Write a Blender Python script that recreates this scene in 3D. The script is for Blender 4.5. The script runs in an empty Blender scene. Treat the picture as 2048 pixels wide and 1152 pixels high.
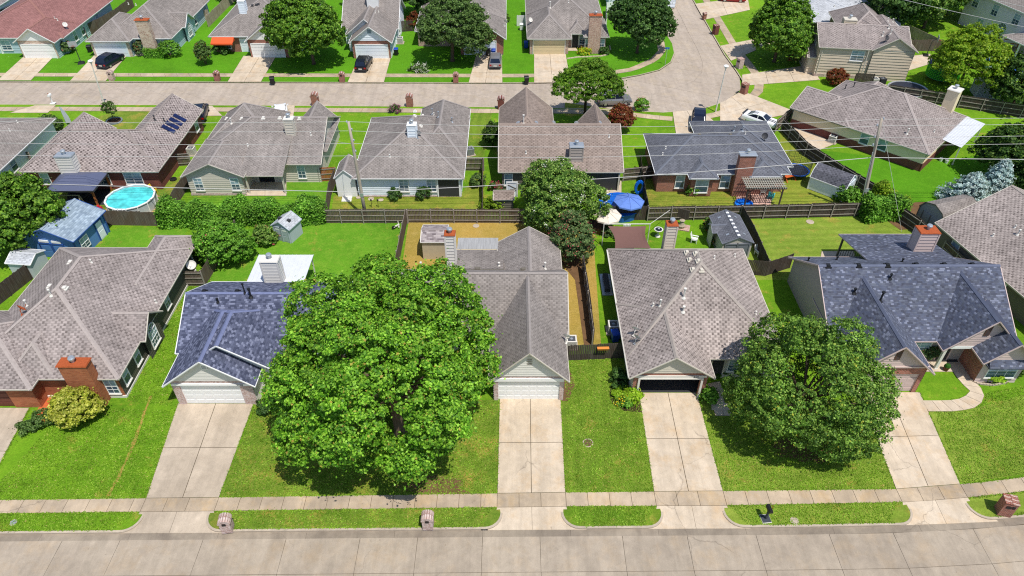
import bpy, math, random
import numpy as np
from mathutils import Vector, Matrix

random.seed(7)
RNG = np.random.default_rng(11)
S = bpy.context.scene
COL = S.collection

# ------------------------------------------------------------------ camera, sky, sun, exposure
CAM_H, CAM_F, CAM_P = 43.8, 1420.0, math.radians(40)
cam_d = bpy.data.cameras.new("camera")
cam_d.sensor_width = 36.0
cam_d.lens = CAM_F / 2048 * 36.0
cam_d.clip_start = 0.5
cam_d.clip_end = 2500
cam = bpy.data.objects.new("camera", cam_d)
COL.objects.link(cam)
cam.location = (0, 0, CAM_H)
cam.rotation_euler = (math.radians(90) - CAM_P, 0, 0)
S.camera = cam

SUN_DIR = Vector((0.26, -0.36, 1.0)).normalized()       # towards the sun
SUN_EL = math.asin(SUN_DIR.z)
SUN_AZ = math.atan2(SUN_DIR.x, SUN_DIR.y)
world = bpy.data.worlds.new("World")
S.world = world
world.use_nodes = True
wn = world.node_tree.nodes
sky = wn.new("ShaderNodeTexSky")
sky.sky_type = 'NISHITA'
sky.sun_disc = False
sky.sun_elevation = SUN_EL
sky.sun_rotation = SUN_AZ
sky.dust_density = 0.6
wn["Background"].inputs[1].default_value = 0.135
world.node_tree.links.new(sky.outputs[0], wn["Background"].inputs[0])
sun_d = bpy.data.lights.new("sun", 'SUN')
sun_d.energy = 4.55
sun_d.angle = math.radians(0.53)
sun_d.color = (1.0, 0.955, 0.88)
sun = bpy.data.objects.new("sun", sun_d)
COL.objects.link(sun)
sun.rotation_euler = SUN_DIR.to_track_quat('Z', 'Y').to_euler()
sun.location = (60, -40, 120)
S.view_settings.view_transform = 'Standard'
S.view_settings.look = 'None'
S.view_settings.exposure = 0.0
S.view_settings.gamma = 1.0
S.view_settings.use_curve_mapping = False
S.render.engine = 'CYCLES'
S.cycles.use_denoising = False
S.cycles.filter_width = 1.15
S.cycles.max_bounces = 5
S.cycles.diffuse_bounces = 3
S.cycles.glossy_bounces = 2
S.cycles.transmission_bounces = 3
S.cycles.transparent_max_bounces = 4


# survey: a point of the photograph seen at height z -> metres on the ground plan
def G(px, py, z=0.0):
    u = (px - 1024) / CAM_F
    v = (py - 576) / CAM_F
    t = (CAM_H - z) / (math.sin(CAM_P) + v * math.cos(CAM_P))
    return (t * u, t * (math.cos(CAM_P) - v * math.sin(CAM_P)))


# ------------------------------------------------------------------ materials
def rgb(r, g, b):
    f = lambda c: (c / 255 / 12.92) if c / 255 <= 0.04045 else ((c / 255 + 0.055) / 1.055) ** 2.4
    return (f(r), f(g), f(b), 1.0)


class NT:
    def __init__(s, name, rough=0.9, spec=0.3):
        s.m = bpy.data.materials.new(name)
        s.m.use_nodes = True
        s.t = s.m.node_tree
        s.b = s.t.nodes["Principled BSDF"]
        s.b.inputs["Roughness"].default_value = rough
        s.b.inputs["Specular IOR Level"].default_value = spec
        s._uv = None

    def n(s, typ, **kw):
        x = s.t.nodes.new("ShaderNode" + typ)
        for k, v in kw.items():
            if hasattr(x, k) and k not in ('scale',):
                setattr(x, k, v)
        return x

    def l(s, a, b):
        s.t.links.new(a, b)

    def uv(s):
        if s._uv is None:
            s._uv = s.n("TexCoord").outputs["UV"]
        return s._uv

    def map(s, sc, rot=0.0):
        x = s.n("Mapping")
        x.inputs["Scale"].default_value = (sc[0], sc[1], 1)
        x.inputs["Rotation"].default_value = (0, 0, rot)
        s.l(s.uv(), x.inputs["Vector"])
        return x.outputs["Vector"]

    def noise(s, scale, detail=3, rough=0.6, vec=None, dist=0.0):
        x = s.n("TexNoise")
        x.inputs["Scale"].default_value = scale
        x.inputs["Detail"].default_value = detail
        x.inputs["Roughness"].default_value = rough
        x.inputs["Distortion"].default_value = dist
        s.l(vec if vec is not None else s.uv(), x.inputs["Vector"])
        return x.outputs["Fac"]

    def ramp(s, fac, stops):
        x = s.n("ValToRGB")
        e = x.color_ramp.elements
        while len(e) < len(stops):
            e.new(0.5)
        for i, (p, c) in enumerate(stops):
            e[i].position = p
            e[i].color = c if isinstance(c, tuple) else (c, c, c, 1)
        s.l(fac, x.inputs["Fac"])
        return x.outputs["Color"]

    def mix(s, fac, a, b, typ='MIX'):
        x = s.n("MixRGB", blend_type=typ)
        for i, v in ((0, fac), (1, a), (2, b)):
            if hasattr(v, "is_linked") or hasattr(v, "links"):
                s.l(v, x.inputs[i])
            elif i == 0:
                x.inputs[0].default_value = v
            else:
                x.inputs[i].default_value = v if isinstance(v, tuple) else (v, v, v, 1)
        return x.outputs["Color"]

    def bump(s, h, strength=0.4, dist=0.02):
        x = s.n("Bump")
        x.inputs["Strength"].default_value = strength
        x.inputs["Distance"].default_value = dist
        s.l(h, x.inputs["Height"])
        s.l(x.outputs["Normal"], s.b.inputs["Normal"])

    def out(s, col):
        s.l(col, s.b.inputs["Base Color"])
        return s.m


_pc = {}


def paint(name, c, rough=0.6, metal=0.0, var=0.10, spec=0.4, sc=1.3):
    """painted or plain surface: a base colour with a little weather in it"""
    if name in _pc:
        return _pc[name]
    t = NT(name, rough, spec)
    t.b.inputs["Metallic"].default_value = metal
    n1 = t.noise(sc, 4, 0.7)
    n2 = t.noise(14.0, 2, 0.6)
    col = t.mix(1.0, c, t.ramp(n1, [(0.3, 1 - var), (0.7, 1.0 + var * .3)]), 'MULTIPLY')
    col = t.mix(1.0, col, t.ramp(n2, [(0.3, 1 - var * .6), (0.7, 1.0)]), 'MULTIPLY')
    _pc[name] = t.out(col)
    return _pc[name]


def shingle(name, light, dark, tones=None, bw=0.5, rh=0.2, amt=0.8, slot=0.40, weather=0.10):
    """asphalt shingles: staggered tabs with a darker slot in each, or (tones) tabs of several shades"""
    t = NT(name, 0.95, 0.12)

    def M(op, a, b=None, c=None):
        x = t.n("Math", operation=op)
        for i, v in enumerate((a, b, c)):
            if v is None:
                continue
            if hasattr(v, "links"):
                t.l(v, x.inputs[i])
            else:
                x.inputs[i].default_value = v
        return x.outputs[0]

    sp = t.n("SeparateXYZ")
    t.l(t.uv(), sp.inputs[0])
    wob = M('MULTIPLY', M('SUBTRACT', t.noise(0.9, 2), 0.5), 0.10)
    v = M('DIVIDE', M('ADD', sp.outputs[1], wob), rh)
    row = M('FLOOR', v)
    wr = t.n("TexWhiteNoise", noise_dimensions='1D')
    t.l(row, wr.inputs["W"])
    x = M('ADD', M('DIVIDE', sp.outputs[0], bw), M('ADD', M('MULTIPLY', row, 0.5), M('MULTIPLY', wr.outputs["Value"], 0.12)))
    cell = M('FLOOR', x)
    f = M('FRACT', x)
    cv = t.n("CombineXYZ")
    t.l(cell, cv.inputs[0])
    t.l(row, cv.inputs[1])
    wn = t.n("TexWhiteNoise", noise_dimensions='2D')
    t.l(cv.outputs[0], wn.inputs["Vector"])
    if tones is None:
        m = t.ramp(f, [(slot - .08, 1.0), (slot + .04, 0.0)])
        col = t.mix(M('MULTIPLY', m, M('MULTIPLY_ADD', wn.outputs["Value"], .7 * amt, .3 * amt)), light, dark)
        c2 = t.n("TexWhiteNoise", noise_dimensions='2D')
        sh = t.n("VectorMath", operation='ADD')
        t.l(cv.outputs[0], sh.inputs[0])
        sh.inputs[1].default_value = (17.3, 5.1, 0)
        t.l(sh.outputs[0], c2.inputs["Vector"])
        col = t.mix(1.0, col, t.ramp(c2.outputs["Value"], [(0.0, 0.86), (1.0, 1.12)]), 'MULTIPLY')
    else:
        r = t.ramp(wn.outputs["Value"], [(i / len(tones), c) for i, c in enumerate(tones)])
        r.node.color_ramp.interpolation = 'CONSTANT'
        col = r
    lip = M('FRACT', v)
    col = t.mix(1.0, col, t.ramp(lip, [(0.06, 0.74), (0.24, 1.0)]), 'MULTIPLY')  # shadow line along each course, painted into the colour
    fine = t.noise(20, 2, 0.7)
    col = t.mix(1.0, col, t.ramp(fine, [(0.25, 0.82), (0.75, 1.12)]), 'MULTIPLY')
    streak = t.noise(1.0, 4, 0.6, t.map((1.6, 0.16)))
    col = t.mix(1.0, col, t.ramp(streak, [(0.3, 1 - weather), (0.65, 1 + weather * .5)]), 'MULTIPLY')
    big = t.noise(0.16, 3, 0.6)
    col = t.mix(1.0, col, t.ramp(big, [(0.35, 1 - weather), (0.65, 1 + weather * .5)]), 'MULTIPLY')
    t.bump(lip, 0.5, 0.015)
    return t.out(col)


def brick(name, c1, c2, mortar, bw=0.24, rh=0.09, ms=0.012, c3=None):
    t = NT(name, 0.9, 0.25)
    b = t.n("TexBrick", offset=0.5)
    t.l(t.uv(), b.inputs["Vector"])
    b.inputs["Scale"].default_value = 1.0
    b.inputs["Brick Width"].default_value = bw
    b.inputs["Row Height"].default_value = rh
    b.inputs["Mortar Size"].default_value = ms
    b.inputs["Color1"].default_value = c1
    b.inputs["Color2"].default_value = c2
    b.inputs["Mortar"].default_value = mortar
    col = b.outputs["Color"]
    if c3 is not None:
        col = t.mix(t.ramp(t.noise(5.0, 2, 0.8), [(0.45, 0.0), (0.6, 0.75)]), col, c3)
    col = t.mix(1.0, col, t.ramp(t.noise(0.8, 4), [(0.3, 0.78), (0.7, 1.1)]), 'MULTIPLY')
    t.bump(b.outputs["Fac"], -0.5, 0.012)
    return t.out(col)


def grass(name, a, b, c, straw=0.0, stripes=0.0, srot=0.0, k=(1.6, 1.03, 2.0)):
    """a dark, b mid, c light/yellow; straw = share of dry patches; stripes = mower lanes"""
    a, b, c = [(min(1, x[0] * k[0]), x[1] * k[1], x[2] * k[2] + .004, 1) for x in (a, b, c)]
    t = NT(name, 0.95, 0.08)
    big = t.noise(0.11, 5, 0.62, dist=0.4)
    mid = t.noise(1.1, 7, 0.78)
    fine = t.noise(6.0, 5, 0.8)
    blade = t.noise(30.0, 2, 0.7)
    col = t.mix(t.ramp(big, [(0.34, 0.25), (0.66, 1.0)]), a, b)
    col = t.mix(t.ramp(mid, [(0.48 - 0.1 * straw, 0.0), (0.78 - 0.12 * straw, 0.6)]), col, c)
    if straw > 0:
        dry = t.noise(0.4, 7, 0.76, dist=0.25)
        dry2 = t.mix(t.ramp(fine, [(0.35, 0.45), (0.6, 1.0)]), (0, 0, 0, 1), t.ramp(dry, [(0.60 - 0.24 * straw, 0.0), (0.70 - 0.16 * straw, 0.9)]))
        col = t.mix(dry2, col, rgb(176, 150, 74))
    if stripes > 0:
        w = t.n("TexWave", wave_type='BANDS', bands_direction='X')
        t.l(t.map((1, 1), srot), w.inputs["Vector"])
        w.inputs["Scale"].default_value = 0.30
        w.inputs["Distortion"].default_value = 5.0
        w.inputs["Detail"].default_value = 4
        w.inputs["Detail Scale"].default_value = 0.6
        col = t.mix(stripes, col, t.ramp(w.outputs["Fac"], [(0.3, 0.62), (0.7, 1.22)]), 'MULTIPLY')
    col = t.mix(1.0, col, t.ramp(fine, [(0.25, 0.68), (0.75, 1.28)]), 'MULTIPLY')
    col = t.mix(1.0, col, t.ramp(blade, [(0.25, 0.66), (0.78, 1.3)]), 'MULTIPLY')
    ad = t.n("Math", operation='ADD')
    t.l(fine, ad.inputs[0])
    t.l(blade, ad.inputs[1])
    t.bump(ad.outputs[0], 0.75, 0.07)
    return t.out(col)


def concrete(name, c, stain, amt=0.5, var=0.10, warm=None):
    t = NT(name, 0.9, 0.25)
    oi = t.n("ObjectInfo").outputs["Random"]
    big = t.noise(0.22, 5, 0.65, dist=0.5)
    mid = t.noise(1.4, 6, 0.72, dist=0.5)
    fine = t.noise(16, 3, 0.7)
    col = t.mix(t.ramp(big, [(0.38, 0.0), (0.68, amt)]), c, stain)
    if warm is not None:
        col = t.mix(t.ramp(t.noise(0.5, 5, 0.7, t.map((1, 1), 0.9)), [(0.5, 0.0), (0.72, 0.6)]), col, warm)
    col = t.mix(1.0, col, t.ramp(mid, [(0.25, 0.80), (0.7, 1.06)]), 'MULTIPLY')
    col = t.mix(1.0, col, t.ramp(oi, [(0.0, 1 - var), (1.0, 1 + var * 0.6)]), 'MULTIPLY')
    col = t.mix(1.0, col, t.ramp(fine, [(0.25, 0.86), (0.75, 1.07)]), 'MULTIPLY')
    track = t.noise(1.0, 5, 0.7, t.map((1.1, 0.12)))
    col = t.mix(1.0, col, t.ramp(track, [(0.36, 0.87), (0.6, 1.03)]), 'MULTIPLY')
    oil = t.noise(0.55, 3, 0.55, dist=0.3)
    col = t.mix(t.ramp(oil, [(0.64, 0.0), (0.74, 0.65)]), col, stain)
    spots = t.noise(3.2, 2, 0.5)
    col = t.mix(t.ramp(spots, [(0.70, 0.0), (0.78, 0.35)]), col, rgb(96, 84, 70))
    v = t.n("TexVoronoi", feature='DISTANCE_TO_EDGE')
    wv = t.n("VectorMath", operation='MULTIPLY_ADD')
    nz = t.n("TexNoise")
    nz.inputs["Scale"].default_value = 0.7
    nz.inputs["Detail"].default_value = 4
    t.l(t.uv(), nz.inputs["Vector"])
    t.l(nz.outputs["Color"], wv.inputs[0])
    wv.inputs[1].default_value = (1.6, 1.6, 0)
    t.l(t.uv(), wv.inputs[2])
    t.l(wv.outputs[0], v.inputs["Vector"])
    v.inputs["Scale"].default_value = 0.16
    crack = t.ramp(v.outputs["Distance"], [(0.0, 0.5), (0.005, 0.0)])
    gate = t.ramp(t.noise(0.12, 2), [(0.52, 0.0), (0.60, 1.0)])
    col = t.mix(t.mix(1.0, crack, gate, 'MULTIPLY'), col, rgb(92, 82, 72))
    t.bump(fine, 0.25, 0.006)
    return t.out(col)


def wood(name, a, b, c=None, sc=1.0):
    """weathered boards, grain along the UV's second axis"""
    t = NT(name, 0.95, 0.12)
    n1 = t.noise(1.0, 4, 0.7, t.map((9 * sc, 0.5)))
    n2 = t.noise(1.0, 3, 0.6, t.map((1.1, 0.7)))
    col = t.mix(t.ramp(n1, [(0.32, 0.0), (0.68, 1.0)]), a, b)
    if c is not None:
        col = t.mix(t.ramp(n2, [(0.42, 0.0), (0.7, 0.85)]), col, c)
    t.bump(n1, 0.3, 0.01)
    return t.out(col)


def leaf(name, a, b, c, trans=0.32, rare=None, spec=0.25):
    t = NT(name, 0.55, spec)
    r = t.n("NewGeometry").outputs["Random Per Island"]
    cols = [(0.0, a), (0.45, b), (0.9, c)]
    if rare is not None:
        cols += [(0.965, c), (0.985, rare)]
    x = t.ramp(r, cols)
    big = t.n("TexNoise")
    big.inputs["Scale"].default_value = 0.55
    big.inputs["Detail"].default_value = 3
    t.l(t.n("TexCoord").outputs["Object"], big.inputs["Vector"])
    x = t.mix(1.0, x, t.ramp(big.outputs["Fac"], [(0.32, 0.66), (0.7, 1.18)]), 'MULTIPLY')
    t.l(x, t.b.inputs["Base Color"])
    tr = t.n("BsdfTranslucent")
    t.l(t.mix(1.0, x, (1.25, 1.25, 0.55, 1), 'MULTIPLY'), tr.inputs["Color"])
    mx = t.n("MixShader")
    mx.inputs[0].default_value = trans
    t.l(t.b.outputs[0], mx.inputs[1])
    t.l(tr.outputs[0], mx.inputs[2])
    t.l(mx.outputs[0], t.t.nodes["Material Output"].inputs["Surface"])
    return t.m


def glass_mat(name, c, rough=0.08):
    t = NT(name, rough, 0.6)
    t.l(t.mix(1.0, c, t.ramp(t.noise(0.9, 2), [(0.35, 0.7), (0.65, 1.25)]), 'MULTIPLY'), t.b.inputs["Base Color"])
    return t.m


GR = dict(
    bright=grass("grass_bright", rgb(62, 120, 10), rgb(92, 158, 18), rgb(124, 182, 34), 0.10),
    mown=grass("grass_mown", rgb(58, 112, 12), rgb(90, 146, 22), rgb(140, 170, 50), 0.10, 0.28, 0.10),
    lime=grass("grass_lime", rgb(66, 130, 8), rgb(84, 165, 12), rgb(104, 180, 22), 0.0, k=(1.25, .86, 2.2)),
    side=grass("grass_side", rgb(74, 128, 18), rgb(108, 158, 34), rgb(146, 176, 56), 0.14, 0.22, 0.06, k=(1.25, .84, 1.6)),
    patchy=grass("grass_patchy", rgb(66, 112, 20), rgb(100, 144, 32), rgb(150, 168, 60), 0.36, k=(1.3, .95, 1.6)),
    olive=grass("grass_olive", rgb(96, 118, 30), rgb(124, 146, 42), rgb(158, 166, 66), 0.26, 0.14, 1.57, k=(1.2, 1.06, 1.3)),
    yard=grass("grass_yard", rgb(64, 124, 14), rgb(88, 158, 22), rgb(128, 178, 44), 0.14, k=(1.45, 1.0, 2.0)),
    straw=grass("grass_straw", rgb(134, 130, 50), rgb(180, 152, 70), rgb(198, 174, 100), 0.22, k=(1.05, 1, 1.15)),
    pale=grass("grass_pale", rgb(94, 132, 30), rgb(122, 158, 44), rgb(156, 178, 68), 0.16, 0.2, 1.5, k=(1.25, 1.0, 1.5)),
)
DIRT = paint("bare_soil", rgb(120, 92, 66), 0.95, 0, 0.35, 0.1)
MULCH = paint("bark_mulch", rgb(72, 54, 42), 0.95, 0, 0.4, 0.1, 6)
JOINT = paint("slab_joint", rgb(96, 84, 66), 0.95, 0, 0.3, 0.1)
C_STREET = concrete("street_concrete", rgb(178, 164, 146), rgb(154, 141, 126), 0.7, 0.05, rgb(178, 156, 128))
C_FAR = concrete("far_street_concrete", rgb(184, 170, 155), rgb(168, 153, 138), 0.6, 0.04, rgb(186, 168, 142))
C_DRIVE = concrete("drive_concrete", rgb(212, 195, 173), rgb(188, 170, 146), 0.55, 0.05, rgb(200, 166, 122))
C_OLD = concrete("old_drive_concrete", rgb(198, 182, 162), rgb(168, 153, 134), 0.75, 0.05)
C_WALK = concrete("walk_concrete", rgb(200, 180, 154), rgb(158, 143, 125), 0.85, 0.10, rgb(200, 166, 116))
C_KERB = concrete("kerb_concrete", rgb(190, 175, 156), rgb(166, 152, 136), 0.5, 0.04)
C_GUT = concrete("gutter_concrete", rgb(160, 147, 130), rgb(118, 107, 96), 0.8, 0.05)

SH = dict(
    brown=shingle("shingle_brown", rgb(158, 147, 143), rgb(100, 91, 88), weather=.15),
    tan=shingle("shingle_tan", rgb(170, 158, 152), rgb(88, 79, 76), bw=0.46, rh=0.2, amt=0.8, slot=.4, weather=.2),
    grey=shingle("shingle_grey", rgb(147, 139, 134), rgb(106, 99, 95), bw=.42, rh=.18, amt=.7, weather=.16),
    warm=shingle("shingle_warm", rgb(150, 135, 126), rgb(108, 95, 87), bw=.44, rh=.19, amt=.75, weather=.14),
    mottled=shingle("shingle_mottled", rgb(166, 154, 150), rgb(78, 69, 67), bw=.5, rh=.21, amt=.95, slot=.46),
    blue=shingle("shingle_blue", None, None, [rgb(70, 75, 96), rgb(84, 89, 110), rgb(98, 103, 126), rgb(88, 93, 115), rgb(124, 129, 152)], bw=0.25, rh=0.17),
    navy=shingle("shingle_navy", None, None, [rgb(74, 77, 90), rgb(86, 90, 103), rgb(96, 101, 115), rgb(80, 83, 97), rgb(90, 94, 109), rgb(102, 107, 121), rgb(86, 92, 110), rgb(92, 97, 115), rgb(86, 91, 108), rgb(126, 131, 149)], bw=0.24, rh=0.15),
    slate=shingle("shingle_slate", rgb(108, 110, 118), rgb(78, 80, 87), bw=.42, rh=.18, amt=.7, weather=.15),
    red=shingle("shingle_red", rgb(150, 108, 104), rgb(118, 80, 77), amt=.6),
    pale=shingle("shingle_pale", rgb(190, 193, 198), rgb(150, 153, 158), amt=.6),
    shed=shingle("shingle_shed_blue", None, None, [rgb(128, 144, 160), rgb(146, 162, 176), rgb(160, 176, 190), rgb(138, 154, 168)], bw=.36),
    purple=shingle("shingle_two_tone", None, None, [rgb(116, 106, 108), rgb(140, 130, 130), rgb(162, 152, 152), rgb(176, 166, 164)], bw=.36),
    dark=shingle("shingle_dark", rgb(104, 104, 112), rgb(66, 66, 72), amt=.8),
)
CAPM = {k: paint("ridge_" + k, c, 0.95, 0, 0.18, 0.1, 3) for k, c in dict(
    brown=rgb(172, 161, 156), tan=rgb(168, 158, 150), grey=rgb(156, 148, 144), warm=rgb(156, 140, 130),
    mottled=rgb(148, 137, 132), blue=rgb(118, 126, 160), navy=rgb(104, 110, 130), slate=rgb(110, 114, 124),
    red=rgb(154, 112, 104), pale=rgb(190, 192, 196), shed=rgb(150, 166, 180), purple=rgb(146, 136, 136),
    dark=rgb(96, 96, 104)).items()}
WHITE = paint("white_paint", rgb(238, 238, 236), 0.55, 0, 0.06)
OFFW = paint("off_white_paint", rgb(218, 214, 206), 0.6, 0, 0.07)
TAN = paint("tan_siding", rgb(206, 190, 168), 0.7, 0, 0.07)
GREIGE = paint("greige_siding", rgb(202, 194, 180), 0.7, 0, 0.07)
TAUPE = paint("taupe_siding", rgb(166, 156, 148), 0.7, 0, 0.08)
MAUVE = paint("mauve_siding", rgb(198, 178, 172), 0.7, 0, 0.07)
LGREY = paint("light_grey_siding", rgb(218, 215, 208), 0.7, 0, 0.06)
PALEB = paint("pale_blue_siding", rgb(228, 236, 244), 0.65, 0, 0.06)
SKYB = paint("sky_blue_siding", rgb(150, 176, 192), 0.65, 0, 0.06)
SAGE = paint("sage_siding", rgb(176, 198, 206), 0.7, 0, 0.07)
DSAGE = paint("dark_green_siding", rgb(84, 82, 72), 0.7, 0, 0.1)
DGREY = paint("dark_grey_siding", rgb(108, 102, 92), 0.7, 0, 0.08)
MIDGREY = paint("mid_grey_siding", rgb(222, 217, 226), 0.7, 0, 0.07)
BUFF = paint("buff_siding", rgb(238, 218, 182), 0.7, 0, 0.05)
CREAM = paint("cream_siding", rgb(208, 190, 150), 0.7, 0, 0.06)
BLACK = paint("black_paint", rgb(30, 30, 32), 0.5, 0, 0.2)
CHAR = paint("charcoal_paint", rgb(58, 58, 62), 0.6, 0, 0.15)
BROWN = paint("brown_paint", rgb(98, 66, 52), 0.7, 0, 0.15)
REDDOOR = paint("red_brown_door", rgb(108, 58, 46), 0.6, 0, 0.08)
SOFFIT = paint("soffit_paint", rgb(190, 184, 174), 0.8, 0, 0.06)
RUST = paint("rusty_cap", rgb(178, 88, 46), 0.8, 0, 0.3, 0.3, 5)
GALV = paint("galvanised_steel", rgb(190, 196, 202), 0.4, 0.55, 0.15)
ALUW = paint("white_sheet_metal", rgb(210, 213, 218), 0.45, 0, 0.08)
BLUEP = paint("blue_paint", rgb(88, 132, 190), 0.6, 0, 0.07)
DBLUE = paint("deep_blue_trim", rgb(46, 84, 152), 0.6, 0, 0.1)
BK_RED = brick("brick_red", rgb(128, 62, 48), rgb(166, 92, 72), rgb(172, 152, 138))
BK_DARK = brick("brick_dark_red", rgb(104, 46, 42), rgb(132, 62, 54), rgb(128, 100, 92))
BK_PINK = brick("brick_pink", rgb(148, 104, 94), rgb(196, 164, 154), rgb(206, 194, 186), c3=rgb(214, 200, 196))
BK_MIX = brick("brick_mixed", rgb(142, 84, 70), rgb(186, 138, 120), rgb(198, 184, 172), c3=rgb(206, 184, 170))
BK_ORG = brick("brick_orange", rgb(158, 84, 52), rgb(184, 112, 74), rgb(150, 112, 88), bw=0.3, rh=0.1)
STONE = brick("stone_veneer", rgb(158, 116, 100), rgb(206, 184, 166), rgb(196, 180, 164), bw=0.5, rh=0.17, ms=0.02, c3=rgb(214, 196, 180))
TILE_OR = brick("porch_tile", rgb(196, 96, 52), rgb(210, 112, 64), rgb(176, 92, 56), bw=0.2, rh=0.1, ms=0.01)
WD_GREY = wood("fence_wood", rgb(78, 70, 62), rgb(124, 114, 104), rgb(96, 78, 62))
WD_DARK = wood("fence_wood_dark", rgb(58, 52, 48), rgb(98, 90, 84), rgb(74, 60, 50))
WD_PALE = wood("fence_wood_pale", rgb(150, 138, 120), rgb(186, 172, 152), rgb(134, 118, 98))
WD_RAIL = wood("fence_rail_wood", rgb(136, 128, 120), rgb(176, 168, 158), rgb(116, 106, 98))
WD_PIN = wood("brown_timber", rgb(140, 84, 50), rgb(178, 114, 70))
WD_POLE = wood("pole_wood", rgb(152, 142, 130), rgb(190, 180, 168), rgb(168, 154, 138), 0.5)
BARK = wood("tree_bark", rgb(70, 58, 48), rgb(112, 96, 82))
BARKD = wood("dark_bark", rgb(40, 32, 28), rgb(70, 58, 50))
GLASS = glass_mat("window_glass", rgb(70, 92, 112))
GLASSB = glass_mat("window_blind_glass", rgb(150, 172, 186), 0.15)
GLASSD = glass_mat("dark_glass", rgb(26, 34, 46))
CARGL = glass_mat("car_glass", rgb(26, 34, 52), 0.05)
TYRE = paint("tyre_rubber", rgb(24, 24, 25), 0.9)
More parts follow.
